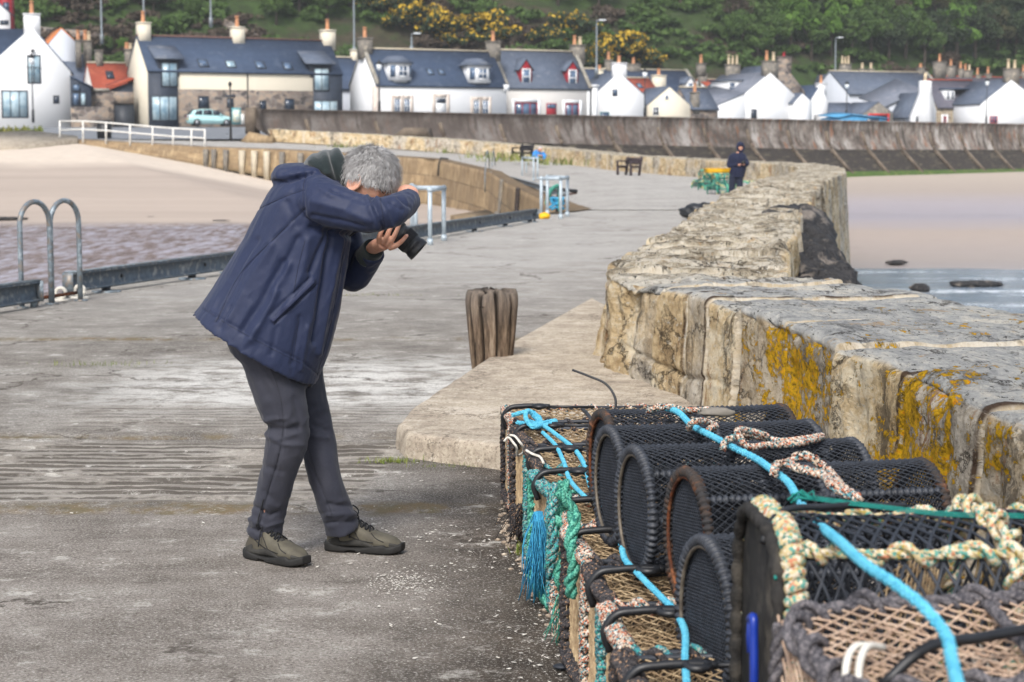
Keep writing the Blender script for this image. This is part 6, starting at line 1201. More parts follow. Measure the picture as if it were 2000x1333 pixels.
# parked car
def car():
    c = M(411, 247, 163); t = thing('parked_car', 'pale mint hatchback parked before the long stone house', 'car', c, rad(20)); S = []
    st = [(-2.0, .62, .40, .55), (-1.97, .70, .28, .95), (-1.75, .78, .22, 1.02), (-1.1, .85, .2, .98), (0, .86, .2, .95), (.9, .85, .2, .93), (1.5, .82, .22, .82), (1.9, .7, .28, .68), (2.02, .55, .36, .55)]
    rings = []
    for x, hw, zb, zt in st:
        zm = (zb+zt)/2; rings.append([(x, -hw*.8, zb), (x, -hw, zm-.1), (x, -hw, zm+.12), (x, -hw*.86, zt), (x, 0, zt+.05), (x, hw*.86, zt), (x, hw, zm+.12), (x, hw, zm-.1), (x, hw*.8, zb)])
    mb = MB(); mb.loft(rings)
    cab = [(-1.85, .6, .98, 1.02), (-1.6, .66, .96, 1.36), (-.9, .7, .95, 1.47), (-.1, .7, .93, 1.48), (.35, .68, .92, 1.40), (1.15, .66, .9, .95)]
    mb.loft([[(x, -hw*1.12, zb), (x, -hw*.86, zt-.05), (x, -hw*.5, zt), (x, hw*.5, zt), (x, hw*.86, zt-.05), (x, hw*1.12, zb)] for x, hw, zb, zt in cab]); b = mb.build('body', MT['car'], t, True); m_ = b.modifiers.new('b', 'BEVEL'); m_.width = .04; m_.segments = 2; m_.limit_method = 'ANGLE'
    for sy in (-1, 1):
        for pts in ([(-.75, 1.0), (.02, .97), (.02, 1.40), (-.7, 1.40)], [(.1, .97), (.95, .96), (.42, 1.33), (.1, 1.39)], [(-1.5, 1.03), (-.85, 1.0), (-.8, 1.39), (-1.3, 1.34)]):
            mb = MB(); q = [(x, sy*(.80-.145*(z-.95)/.45*1.25), z) for x, z in pts]; mb.prism(q, (0, sy*.02, 0)); child(mb, 'side_window', 'glass_car', t, False)
        for x in (-1.3, 1.28):
            mb = MB(); mb.tube([(x, sy*.62, .31), (x, sy*.86, .31)], .31, 20); w_ = child(mb, 'wheel', 'tyre', t); mb = MB(); mb.tube([(x, sy*.855, .31), (x, sy*.875, .31)], .2, 16); child(mb, 'rim', 'alloy', w_)
        mb = MB(); mb.box(-2.0, -1.88, sy*.52-.12, sy*.52+.12, .72, .93); child(mb, 'tail_lamp', 'lamp_red', t, False); mb = MB(); mb.box(1.72, 1.95, sy*.5-.14, sy*.5+.14, .58, .72); child(mb, 'headlight', 'lamp_white', t, False)
        mb = MB(); mb.ball((.75, sy*.93, 1.0), .1, 8, sx=.8); child(mb, 'mirror', 'car', t)
    mb = MB(); mb.prism([(-1.93, -.5, 1.02), (-1.93, .5, 1.02), (-1.66, .48, 1.34), (-1.66, -.48, 1.34)], (-.03, 0, .01)); child(mb, 'rear_window', 'glass_car', t, False); mb = MB(); mb.prism([(.5, -.55, 1.34), (.5, .55, 1.34), (1.1, .6, .98), (1.1, -.6, .98)], (.02, 0, .03)); child(mb, 'windscreen', 'glass_car', t, False); mb = MB(); mb.box(-2.03, -1.97, -.26, .26, .55, .66); child(mb, 'number_plate', 'yellow', t, False)
car()
# roof of a car just showing above the sea wall
c = M(1500, 236, 200); mb = MB(); mb.ball((0, 0, -.35), 1.4, 12, sy=.55, sz=.36); mb.build('parked_car', MT['glass_car'], smooth=True, label='dark car roof just showing above the sea wall before the big white gable', category='car').location = c
# net pots, bag and buoy beside the standing person
def far_pot(c, lb, rz):
    t = thing('lobster_pot', lb, 'lobster pot', c, rz, 'green netted pots stacked beside the standing person'); L, W, Hh = .42, .27, .36
    mb = MB()
    for sx in (-1, 0, 1):
        for q in ([(sx*L, -W, 0), (sx*L, -W, Hh*.75), (sx*L, -W*.6, Hh), (sx*L, W*.6, Hh), (sx*L, W, Hh*.75), (sx*L, W, 0)],): mb.tube(np.array(q), .028, 6)
    child(mb, 'frame', 'green_net', t); mb = MB(); n_ = 9
    for i in range(n_+1):
        x = -L + 2*L*i/n_; mb.tube(np.array([(x, -W, 0), (x, -W, Hh*.75), (x, -W*.6, Hh), (x, W*.6, Hh), (x, W, Hh*.75), (x, W, 0)])*.97, .012, 4)
    for y, z in ((-W, .1), (-W, .2), (-W*.8, Hh*.88), (0, Hh), (W*.8, Hh*.88), (W, .2)): mb.tube(np.array([(-L, y, z), (0, y, z), (L, y, z)])*.97, .014, 4)
    child(mb, 'netting', 'green_net', t)
    mb = MB(); mb.box(-L, L, -W, W, 0, .04); child(mb, 'base', 'bench2', t, False)
for i, (px, py, z, lb) in enumerate(((1392, 375, .02, 'green pot nearest the pier in the far stack, left side'), (1412, 381, .02, 'green pot at the feet of the standing person, bottom row'), (1378, 372, .02, 'green pot at the far left bottom of the far stack'), (1402, 360, .36, 'green pot on top of the near end of the far stack'), (1388, 351, .36, 'green pot on top at the far end of the far stack'), (1455, 376, .05, 'green pot partly hidden right of the standing person'))): far_pot(G(px, py, z), lb, rad(20+9*i))
t = thing('fish_box', 'yellow plastic fish box on top of the far green pots', 'box', G(1400, 338, .80), rad(15)); t.scale = (.8, .8, .8); mb = MB(); mb.prism([(-.4, -.22, 0), (.4, -.22, 0), (.44, -.22, .16), (-.44, -.22, .16)], (0, .44, 0)); child(mb, 'box_body', 'yellow', t, False); mb = MB(); [mb.bar((-.45, y, .15), (.45, y, .15), .03, .03) for y in (-.22, .22)]; [mb.bar((x, -.22, .153), (x, .22, .153), .03, .03) for x in (-.44, .44)]; child(mb, 'rim', 'yellow', t, False)
rock(G(1378, 416, .14), .36, 'black bag slumped against the wall on the pier before the standing person', 5.5, 1.3, .9, .62, name='bag', cat='bag', m='black_plastic')
rock(G(1362, 364, .12), .22, 'dark round buoy at the left foot of the far green pots', 7.5, 1, 1, .9, name='buoy', cat='buoy', m='bench2'); rock(G(1260, 332, .4), .3, 'grey boulder lying against the low parapet right of the lone bench', 3.1, 1.2, 1, .8, m='stone_chim')
# ---------------------------------------------------------------- PEOPLE
Y0 = 6.75
def Q(px, py, dy=0.0): return M(px, py, Y0 + dy)
def polydist(px, py, pts):
    d = np.full(px.shape, 1e9)
    for (ax, ay), (bx, by) in zip(pts[:-1], pts[1:]):
        t = np.clip(((px-ax)*(bx-ax) + (py-ay)*(by-ay))/((bx-ax)**2 + (by-ay)**2), 0, 1); d = np.minimum(d, np.hypot(px-ax-t*(bx-ax), py-ay-t*(by-ay)))
    return d
def folds(me, creases, base=.005, freq=7, axis=(1, 1, 1)):
    V = vco(me); N = vno(me); px, py = proj(V); near = np.clip(-N[:, 1]*3 + .6, 0, 1); D = base*fbm(V*freq*np.array(axis), 3)
    for pts, w, a in creases: D = D + near*a*np.exp(-(polydist(px, py, pts)/w)**2)
    setco(me, V + N*D[:, None])
def sect(back, front, hw, dyc=0.0, n=40, p=2.3, skew=0.0):
    a, b = Q(*back, dyc), Q(*front, dyc); c = (a+b)/2; e = (b-a)/2; t = np.arange(n)*2*np.pi/n; cs, sn = np.cos(t), np.sin(t)
    X = np.sign(cs)*np.abs(cs)**(2/p); Yy = np.sign(sn)*np.abs(sn)**(2/p); return c + X[:, None]*e + Yy[:, None]*np.array([0, hw, 0])
def solid(me, name, m, parent, sm=True, **k): return link(name, me, MT[m], parent, sm, **k)
# ---- jacket
def stitch(par, pts, r, m, name='seam', n=60, flat=None):
    me = par.data; bv = BVHTree.FromPolygons([v.co for v in me.vertices], [p.vertices for p in me.polygons]); P = []
    for x, y in resample(np.array(pts, float), n):
        h = bv.ray_cast(Vector((0, 0, EYE)), Vector(ray(x, y)).normalized())
        if h[0] is not None: P.append(np.array(h[0]) + np.array(h[1])*(.0004 if flat is None else .002))
    P = np.array(P); P[1:-1] = (P[:-2]+P[1:-1]+P[2:])/3; mb = MB(); mb.tube(P, r, 6) if flat is None else mb.tube(P, flat, 10, flat=r/flat, ref=(0, -1, 0)); return child(mb, name, m, par)
def jacket():
    mb = MB(); R_ = [((398, 606), (606, 735), .20), ((379, 612), (617, 752), .245), ((400, 584), (630, 718), .24), ((420, 556), (642, 688), .235), ((450, 510), (662, 618), .225), ((478, 463), (677, 540), .215), ((499, 420), (684, 482), .21), ((520, 385), (690, 440), .21), ((543, 356), (688, 400), .20), ((572, 336), (682, 372), .16), ((602, 325), (672, 352), .10), ((622, 325), (664, 346), .06)]
    K = np.array([[*b, *f, w] for b, f, w in R_], float); K = np.vstack([K[:2], resample(K[1:], 40)[1:]]); mb.loft([sect(k[:2], k[2:4], k[4]) for k in K])
    # raised near arm, bent at the elbow, and the far arm reaching to the lens
    mb.loft(limb([Q(606, 385, -.10), Q(640, 398, -.20), Q(690, 413, -.25), Q(738, 420, -.285), Q(757, 416, -.28), Q(785, 402, -.20), Q(801, 391, -.13)], [.094, .082, .065, .060, .058, .052, .044], 20, 50))
    mb.loft(limb([Q(640, 400, .12), Q(672, 480, .20), Q(690, 540, .2), Q(712, 515, .15), Q(727, 491, .09)], [.09, .075, .062, .055, .05], 20, 50))
    # folded-down hood
    H_ = [((533, 337), (531, 354), .06), ((545, 322), (538, 364), .11), ((575, 320), (562, 362), .15), ((602, 321), (596, 352), .16), ((632, 322), (632, 356), .14)]
    K = resample(np.array([[*b, *f, w] for b, f, w in H_], float), 20); mb.loft([sect(k[:2], k[2:4], k[4], 0, 30, 2.2) for k in K])
    me = fuse(mb, .0065, 4)
    cr = [([(597,337),(593,382),(596,424),(627,442)], 3, -.006), ([(594,409),(537,465),(474,529),(421,630)], 2.6, -.006), ([(504,409),(560,383),(594,371)], 2.6, -.004),
          ([(552,514),(511,589),(474,645)], 11, -.013), ([(562,517),(530,592),(492,665)], 9, .012), ([(530,480),(490,545),(445,625)], 12, .009), ([(500,470),(470,520),(420,600)], 9, -.008), ([(582,465),(560,510),(545,562)], 8, -.010), ([(600,470),(590,530),(560,600)], 12, .009),
          ([(650,457),(639,510),(627,585),(612,667)], 8, -.016), ([(668,465),(653,532),(638,607),(622,690)], 7, .012), ([(640,452),(622,490),(606,530)], 9, -.010), ([(609,446),(650,455),(690,462)], 9, -.016), ([(586,620),(578,670),(570,712)], 6, -.007), ([(600,640),(592,690),(588,722)], 6, .007), ([(540,640),(530,690)], 7, -.006), ([(500,640),(480,672)], 8, .007), ([(450,600),(430,640)], 6, -.006),
          ([(725,388),(740,424),(749,448)], 5, -.013), ([(717,386),(730,422),(737,446)], 6, .008), ([(735,386),(752,412),(765,440)], 6, .010), ([(612,394),(669,409),(722,432)], 9, .007), ([(612,420),(669,431),(710,442)], 6, -.007), ([(650,372),(690,388),(720,398)], 6, -.006), ([(765,396),(785,410)], 5, -.007), ([(778,386),(800,404)], 4, -.006), ([(622,366),(650,384)], 6, .006), ([(560,395),(580,440)], 9, -.005),
          ([(530,624),(612,547)], 5.0, .005), ([(534,634),(619,556)], 2.2, -.007), ([(526,616),(606,541)], 2.2, -.007), ([(534,354),(566,356),(612,338)], 3, -.012), ([(550,336),(585,331)], 5, -.006), ([(396,601),(440,628),(520,672),(590,706),(626,736)], 2.2, -.005), ([(683,470),(668,560),(648,650),(622,744)], 4, .006)]
    cr = [(p, w*.72, a*1.0) for p, w, a in cr]
    folds(me, cr, .006, 5, (1, .8, .6)); V = vco(me); N = vno(me); ax = np.array([-.45, 0, -.89]); pp = np.array([.89, 0, -.45]); C3 = np.stack([V @ pp*17, V[:, 1]*17, V @ ax*4.5], -1)
    rg = 1 - 2*np.abs(fbm(C3, 3))**.75; C4 = np.stack([V @ pp*30, V[:, 1]*30, V @ ax*22], -1); setco(me, V + N*(.0036*rg + .0016*(1-2*np.abs(fbm(C4+7, 3))) - .003)[:, None]); return me
# ---- boots
def boot(par, heel, toe, dh, dt, tag_):
    a, b = G(*heel, 0.0), G(*toe, 0.0); f = nrm(b-a); L = np.linalg.norm(b-a); s = np.array([-f[1], f[0], 0]); up = np.array([0, 0, 1.]); n = 24
    def sec(x, hw, z0, z1, p=2.6, sh=0.0):
        t = np.arange(n)*2*np.pi/n; cs, sn = np.cos(t), np.sin(t); X = np.sign(cs)*np.abs(cs)**(2/p)*hw; Z = (z0+z1)/2 + np.sign(sn)*np.abs(sn)**(2/p)*(z1-z0)/2; return a + f*(x*L) + s*X[:, None] + up*Z[:, None]
    xs = np.array([0, .03, .10, .22, .34, .45, .58, .72, .86, .95, 1.0]); hw = [.018, .032, .038, .039, .038, .040, .044, .048, .044, .032, .014]; zt = [.055, .075, .10, .128, .126, .106, .088, .075, .066, .056, .036]
    X = np.linspace(0, 1, 40); H_ = np.interp(X, xs, hw); Z = np.interp(X, xs, zt); Z = np.convolve(np.pad(Z, 2, 'edge'), np.ones(5)/5, 'valid'); H_ = np.convolve(np.pad(H_, 2, 'edge'), np.ones(5)/5, 'valid')
    mb = MB(); mb.loft([sec(x*.98+.01, h, .018, z) for x, h, z in zip(X, H_, Z)]); mb.loft(limb([a+f*L*.20+up*.09, a+f*L*.20+up*.15], [.040, .038], 18, 8)); me = fuse(mb, .005, 3); o = solid(me, 'boot', 'boot', par)
    mb = MB(); wave = lambda x: .036 + .010*np.cos(x*2*np.pi*1.15+.3)*(x < .8) - .004 + .012*np.clip((x-.85)/.15, 0, 1)
    mb.loft([sec(x*1.03-.015, h+.006, .0 + .012*np.clip((x-.86)/.14, 0, 1) + (.008 if .30 < x < .42 else 0), wave(x), 5) for x, h in zip(X, H_)]); me = fuse(mb, .004, 2); solid(me, 'sole', 'sole', o)
    mb = MB(); mb.loft([sec(x, np.interp(x, X, H_)+.003, .03, np.interp(x, X, Z)*.74+.003, 2.6) for x in np.linspace(.86, 1.012, 10)]); mb.loft([sec(x, np.interp(x, X, H_)+.0025, .03, np.interp(x, X, Z)*.62, 2.6) for x in np.linspace(-.012, .2, 10)])
    mb.loft([sec(x, np.interp(x, X, H_)+.0028, .02, np.interp(x, X, Z)*(.52+.13*math.cos(x*12.5)), 2.6) for x in np.linspace(.0, 1.0, 40)])
    solid(fuse(mb, .0035, 2), 'boot_panel', 'boot_dark', o)
    mb = MB()
    for sg in (1, -1):
        for q in ([(.10, .098), (.22, .085), (.36, .062), (.52, .050), (.66, .046)], [(.30, .118), (.40, .085), (.47, .052)], [(.62, .080), (.70, .062), (.80, .050)]):
            mb.tube(resample([a + f*x*L + s*sg*(np.interp(x, X, H_)*np.sqrt(max(0, 1-((z-.018)/(np.interp(x, X, Z)-.018)*2-1)**2*.72))+.001) + up*z for x, z in q], 16), .0019, 5)
    child(mb, 'stitching', 'sole', o)
    mb = MB(); mb.loft([sec(x, .015, np.interp(x, X, Z)-.02, np.interp(x, X, Z)+.005, 2.4) for x in np.linspace(.27, .62, 12)]); mb.loft(limb([a+f*L*.20+up*.13, a+f*L*.24+up*.165], [.040, .038], 16, 6)); solid(fuse(mb, .004, 2), 'tongue', 'boot_dark', o)
    mb = MB()
    for k in range(5):
        x = .30 + .062*k; z = np.interp(x, X, Z)+.006; x2 = x+.05; z2 = np.interp(x2, X, Z)+.007
        for sg in (-1, 1): mb.tube(resample([a+f*x*L+s*sg*.026+up*(z-.009), a+f*(x+.02)*L+up*(z+.004), a+f*x2*L-s*sg*.026+up*(z2-.009)], 8), .0027, 6)
    kt = a+f*.27*L+up*.152
    for sg in (-1, 1):
        mb.tube(resample([kt, kt+s*sg*.03+up*.018+f*.01, kt+s*sg*.056-up*.01+f*.026, kt+s*sg*.034-up*.03+f*.02, kt], 16), .0029, 6); mb.tube(resample([kt, kt+s*sg*.02+f*.02, kt+s*sg*.05-up*.045+f*.03, kt+s*sg*.055-up*.09+f*.025], 14), .0026, 6)
    mb.ball(kt, .008, 8); child(mb, 'lace', 'lace', o); return o
# ---- head
hf = nrm(np.array([.76, -.13, -.64])); hu = np.array([.64, .0, .77]); hu = nrm(hu - hf*np.dot(hu, hf)); hs = np.cross(hu, hf); hs = hs if hs[1] < 0 else -hs     # forward, up, towards the lens
HC = Q(717, 352, -.03)
def hd(f, s, u): return HC + np.multiply.outer(f, hf) + np.multiply.outer(s, hs) + np.multiply.outer(u, hu)
def head_rad(D):
    f, s, u = D[..., 0], D[..., 1], D[..., 2]; A = np.array([.100, .080, .120]); r = 1/np.sqrt((f/A[0])**2 + (s/A[1])**2 + (u/A[2])**2)
    jaw = np.clip(-u-.15, 0, 1); r = r*(1 - .30*jaw*np.clip(.2-f, 0, 1) - .16*jaw*np.abs(s)) ; r = r + .006*np.clip(-f, 0, 1)*np.clip(u+.2, 0, 1)
    g = lambda f0, s0, u0, w: np.exp(-(((f-f0)**2 + (s-s0)**2 + (u-u0)**2)/w**2))
    for sg in (-1, 1): r = r - .010*g(.86, .36*sg, .06, .17) + .005*g(.85, .32*sg, .24, .16) + .005*g(.72, .55*sg, -.16, .22) + .004*g(.92, .31*sg, .05, .09) + .007*g(.96, .09*sg, -.27, .09)
    r = r + .022*g(.98, 0, -.2, .12) + .012*g(.99, 0, -.06, .10) + .007*g(.88, 0, -.50, .13) - .005*g(.9, 0, -.56, .05) + .010*g(.72, 0, -.75, .2); return r
def sph(n, m): la = np.linspace(.01, np.pi-.01, n)[:, None]; lo = np.arange(m)[None]*2*np.pi/m; return np.stack([np.sin(la)*np.cos(lo), np.sin(la)*np.sin(lo), np.cos(la)+0*lo], -1)
def finger(mb, pts, r0=.0095, r1=.0072): mb.loft(limb(pts, np.linspace(r0, r1, len(pts)), 10, 16)); mb.ball(pts[-1], r1*1.02, 6)
ANK = [G(486, 1088)*.8 + G(598, 1108)*.2 + [0, 0, .06], G(640, 1074)*.8 + G(786, 1082)*.2 + [0, 0, .06]]
def body():
    mb = MB(); D = sph(60, 90); r = head_rad(D); mb.loft(hd(r*D[..., 0], r*D[..., 1], r*D[..., 2]))
    for sg in (1, -1):      # ears
        c = hd(-.014, sg*.080, -.030); pts = [c+hu*.031*math.cos(t)+hf*.020*math.sin(t)+hs*sg*(.006+.006*math.cos(t*.5)) for t in np.linspace(-.3, 4.6, 18)]; mb.loft(limb(pts, [.006]*18, 8, 30)); mb.ball(c+hs*sg*.001, .025, 8, R3=np.stack([hf*.75, hs*.3, hu*1.05], 1)); mb.ball(c-hu*.036+hf*.004+hs*sg*.004, .0075, 6)
    mb.loft(limb([hd(-.02, 0, -.06), Q(668, 372, 0), Q(640, 380, 0)], [.062, .062, .075], 18, 14))
    # trunk and limbs inside the clothes
    mb.loft(limb([Q(640, 372, 0), Q(612, 400, 0), Q(560, 520, 0), Q(520, 640, 0), Q(508, 690, 0)], [.09, .13, .125, .12, .10], 18, 20))
    mb.loft(limb([Q(612, 390, -.12), Q(690, 413, -.25), Q(750, 417, -.282), Q(788, 400, -.19), Q(799, 392, -.13)], [.055, .046, .04, .034, .028], 14, 24)); mb.loft(limb([Q(640, 405, .14), Q(690, 538, .2), Q(720, 500, .115), Q(727, 488, .085)], [.055, .042, .034, .029], 14, 24))
    mb.loft(limb([Q(508, 690, -.08), Q(556, 835, -.06), Q(520, 1000, -.01), ANK[0]], [.07, .048, .036, .034], 14, 24)); mb.loft(limb([Q(540, 690, .08), Q(612, 850, .11), Q(658, 1000, .12), ANK[1]], [.07, .045, .036, .034], 14, 24))
    # hand under the lens
    W_ = Q(726, 489, .085); mb.loft(limb([W_, Q(733, 483, .04), Q(743, 478, -.01), Q(752, 477, -.045)], [.027, .032, .036, .027], 16, 16, .72))
    for pts in ([Q(741, 474, -.045), Q(741, 462, -.072), Q(745, 452, -.076), Q(749, 443, -.066)], [Q(750, 476, -.052), Q(756, 461, -.082), Q(761, 449, -.084), Q(767, 436, -.070)], [Q(757, 480, -.052), Q(767, 467, -.083), Q(774, 453, -.085), Q(780, 439, -.072)], [Q(761, 485, -.048), Q(774, 480, -.076), Q(785, 471, -.080), Q(794, 461, -.071)]): finger(mb, pts, .0108, .0078)
    finger(mb, [Q(738, 476, .04), Q(748, 462, .06), Q(760, 450, .055)], .0125, .009)
    # hand on top of the camera, mostly behind the cuff
    mb.loft(limb([Q(799, 392, -.13), Q(799, 379, -.09), Q(791, 374, -.035)], [.028, .036, .034], 14, 12, .75))
    for i, (x, y) in enumerate(((806, 383), (800, 391), (794, 400), (788, 408))): finger(mb, [Q(x-6, y-12, -.075+.012*i), Q(x+4, y-8, -.05+.012*i), Q(x+1, y+6, -.035+.012*i), Q(x-8, y+7, -.03+.012*i)], .0100, .0082)
    finger(mb, [Q(788, 378, -.07), Q(776, 386, -.06), Q(768, 394, -.05)], .0120, .009)
    return fuse(mb, .0036, 2)
HX, HY = [-1, -.55, -.32, -.14, .10, .3, .55, 1], [-.66, -.58, -.28, .02, .0, .04, .20, .32]
def photographer():
    o = link('person', body(), MT['skin'], None, True, label='person in a navy jacket bent forward, aiming a long-lensed camera towards the wall', category='person')
    jk = solid(jacket(), 'jacket', 'jacket', o)
    for p in ([(598,338),(593,362),(592,390),(597,424),(612,436)], [(594,409),(537,465),(474,529),(421,630)], [(506,408),(560,383),(592,372)], [(396,603),(440,631),(520,676),(588,710)], [(596,470),(583,520),(574,570)], [(584,622),(577,670),(572,706)], [(672,485),(660,560),(642,650),(618,738)], [(742,387),(747,415),(752,446)]): stitch(jk, p, .0009, 'seam')
    stitch(jk, [(531,627),(612,549)], .0016, 'jacket_trim', 'pocket_welt', 50, .0075); stitch(jk, [(535,635),(617,557)], .0013, 'seam', 'pocket_edge')
    mb = MB(); P = [Q(794, 384, -.155), Q(803, 396, -.125)]
    # fleece hood and cuff
    mb = MB(); H_ = [((592, 322), (594, 332), .05), ((608, 303), (606, 341), .10), ((630, 294), (630, 352), .125), ((652, 292), (650, 366), .125), ((668, 303), (668, 374), .10), ((679, 330), (676, 372), .08)]
    K = resample(np.array([[*b, *f, w] for b, f, w in H_], float), 24); mb.loft([sect(k[:2], k[2:4], k[4], 0, 30, 2.2) for k in K]); me = fuse(mb, .0065, 4); folds(me, [([(655,292),(668,318),(680,360)], 5, .014), ([(645,296),(655,330),(664,366)], 5, -.012), ([(620,300),(632,330)], 6, -.008), ([(606,318),(640,338)], 5, .007)], .006, 9); hd_ = solid(me, 'hood', 'hoodie', o)
    mb = MB(); mb.loft(limb([Q(716, 505, .12), Q(727, 489, .085), Q(731, 484, .07)], [.047, .043, .040], 18, 12)); solid(fuse(mb, .005, 2), 'cuff', 'hoodie', hd_)
    # trousers
    mb = MB(); mb.loft([sect(b, f, w, d) for b, f, w, d in (((425, 625), (610, 690), .16, 0), ((440, 655), (612, 730), .175, 0), ((455, 690), (612, 755), .175, 0))])
    mb.loft(limb([Q(520, 668, -.075), Q(530, 705, -.08), Q(548, 775, -.085), Q(563, 835, -.08), Q(556, 885, -.07), Q(540, 940, -.035), Q(526, 1000, -.0), Q(517, 1044, .025)], [.118, .106, .094, .077, .074, .066, .060, .066], 26, 70))
    mb.loft(limb([Q(575, 690, .08), Q(588, 750, .09), Q(606, 810, .10), Q(620, 855, .10), Q(628, 905, .085), Q(645, 965, .09), Q(661, 1010, .11), Q(669, 1034, .125)], [.110, .088, .076, .067, .066, .062, .063, .070], 26, 70))
    me = fuse(mb, .0075, 4)
    folds(me, [([(514,830),(540,842),(585,836)], 6, -.010), ([(516,845),(550,868),(590,870)], 5, .008), ([(518,822),(560,818)], 5, .007), ([(500,700),(540,760),(553,830),(548,880),(523,960),(503,1040)], 2.4, -.006), ([(490,690),(520,770)], 9, -.006), ([(512,910),(548,925)], 6, -.006), ([(500,990),(525,1010),(545,1002)], 4, -.010), ([(492,1015),(520,1030),(548,1020)], 4, .008), ([(490,1030),(515,1042)], 3, -.008), ([(515,960),(540,985)], 5, -.006), ([(610,830),(640,842)], 5, -.008), ([(606,850),(640,856)], 4, .007), ([(600,900),(620,940),(650,1000)], 2.4, -.005), ([(640,985),(685,990)], 5, -.008), ([(640,1005),(695,1005)], 4, .008), ([(640,1022),(690,1018)], 4, -.007), ([(575,780),(590,840)], 6, -.006)], .005, 6, (1, 1, .5)); V = vco(me); N = vno(me); a1 = np.array([.25, 0, -.97]); a2 = np.array([.97, 0, .25]); C3 = np.stack([V @ a2*13, V[:, 1]*13, V @ a1*5.5], -1); C4 = np.stack([V @ a2*9, V[:, 1]*9, V @ a1*26], -1); kn = np.exp(-((V[:, 2]-.50)/.10)**2) + 1.2*np.exp(-((V[:, 2]-.16)/.09)**2)
    setco(me, V + N*(.0055*(1-2*np.abs(fbm(C3, 3))**.8) + .0045*kn*(1-2*np.abs(fbm(C4+3, 3))**.8) - .004)[:, None]); tr = solid(me, 'trousers', 'trouser', o); [stitch(tr, p, .0009, 'seam2') for p in ([(520,700),(545,765),(553,830),(546,880),(523,960),(503,1036)], [(604,880),(620,930),(650,1010)])]; stitch(tr, [(515,975),(500,1030)], .0022, 'black_plastic', 'zip')
    boot(o, (486, 1088), (598, 1108), 0, 0, 0); boot(o, (640, 1074), (786, 1082), 0, 0, 0)
    # hair
    n, m_ = 90, 130; D = sph(n, m_); line = np.interp(D[..., 0], HX, HY); inn = D[..., 2] > line; r = head_rad(D); edge = np.clip((D[..., 2]-line)/.16, 0, 1); r2 = r*1.0 - .002 + edge*.011 + .003*edge*fbm(D*14, 3); V = hd(r2*D[..., 0], r2*D[..., 1], r2*D[..., 2]); mb = MB(); idx = np.arange(n*m_).reshape(n, m_)
    q = np.stack([idx[:-1], np.roll(idx, -1, 1)[:-1], np.roll(idx, -1, 1)[1:], idx[1:]], -1).reshape(-1, 4); keep = (inn[:-1] & np.roll(inn, -1, 1)[:-1] & np.roll(inn, -1, 1)[1:] & inn[1:]).reshape(-1); mb.add(V.reshape(-1, 3), q[keep], 0)
    g = np.random.default_rng(4); N_ = 14000; d = nrm(g.normal(size=(N_, 3))); ln = np.interp(d[:, 0], HX, HY); d = d[d[:, 2] > ln-.03]; ed = np.clip((d[:, 2]-np.interp(d[:, 0], HX, HY))/.16, 0.15, 1)
    r = head_rad(d) + ed*.008; P = hd(r*d[:, 0], r*d[:, 1], r*d[:, 2]); Nn = nrm(d @ np.stack([hf, hs, hu])); crown = np.array([-.45, .05, .89]); fl = d - crown; fl = fl @ np.stack([hf, hs, hu]) + .16*g.normal(size=P.shape) + .45*np.stack([vn(d*5), vn(d*5+9), vn(d*5+21)], -1); fl = nrm(fl - Nn*np.sum(fl*Nn, 1, keepdims=True)); sd = np.cross(Nn, fl); Ln = g.uniform(.022, .046, (len(P), 1))*(.5+.5*ed[:, None]); w_ = .0010
    lift = g.uniform(.1, .42, (len(P), 1)); A = P - sd*w_; B = P + sd*w_; C1 = P + fl*Ln*.6 + Nn*Ln*lift*.7 + sd*w_*.7; C2 = P + fl*Ln*.6 + Nn*Ln*lift*.7 - sd*w_*.7; E = P + fl*Ln + Nn*Ln*lift*.7; k = len(P); S = np.stack([A, B, C1, C2, E], 1).reshape(-1, 3); b5 = np.arange(k)[:, None]*5; tone = (1.3*vn(d*9+4) + .8*vn(d*2.3) + .35*g.normal(size=k) - .25) > .35
    for flag, mi in ((~tone, 0), (tone, 1)): mb.add(S, (b5[flag] + np.array([0, 1, 2, 3])), mi); mb.n -= 0; mb.add(S, (b5[flag] + np.array([3, 2, 4])), mi)
    mb.build('hair', [MT['hair'], MT['hair_dark']], o, True)
    mb = MB(); mb.tube(resample([hd(-.018, .088, .008), hd(.02, .087, .012), hd(.068, .076, .010), hd(.088, .058, .005)], 14), .0016, 6)
    for sg in (1, -1): c = hd(.096, .033*sg, .002); mb.tube(torus_pts(c, .022, hs, hu, 24), .0014, 6, caps=False)
    mb.tube(resample([hd(-.018, -.088, .008), hd(.068, -.076, .010), hd(.088, -.058, .005)], 10), .0016, 6); mb.tube(resample([hd(.098, -.012, .004), hd(.106, 0, .008), hd(.098, .012, .004)], 8), .0014, 6); child(mb, 'glasses', 'black_metal', o)
    for tip, prev in ((Q(749, 443, -.066), Q(745, 452, -.076)), (Q(767, 436, -.070), Q(761, 449, -.084)), (Q(780, 439, -.072), Q(774, 453, -.085)), (Q(794, 461, -.071), Q(785, 471, -.080))):
        f = nrm(tip-prev); u = nrm(np.array([0, -1, 0]) - f*np.dot(f, [0, -1, 0])); mb = MB(); mb.ball(tip + u*.0058, .0052, 8, R3=np.stack([f*1.15, np.cross(f, u)*.9, u*.35], 1)); child(mb, 'fingernail', 'nail', o)
    return o
PERSON = photographer()
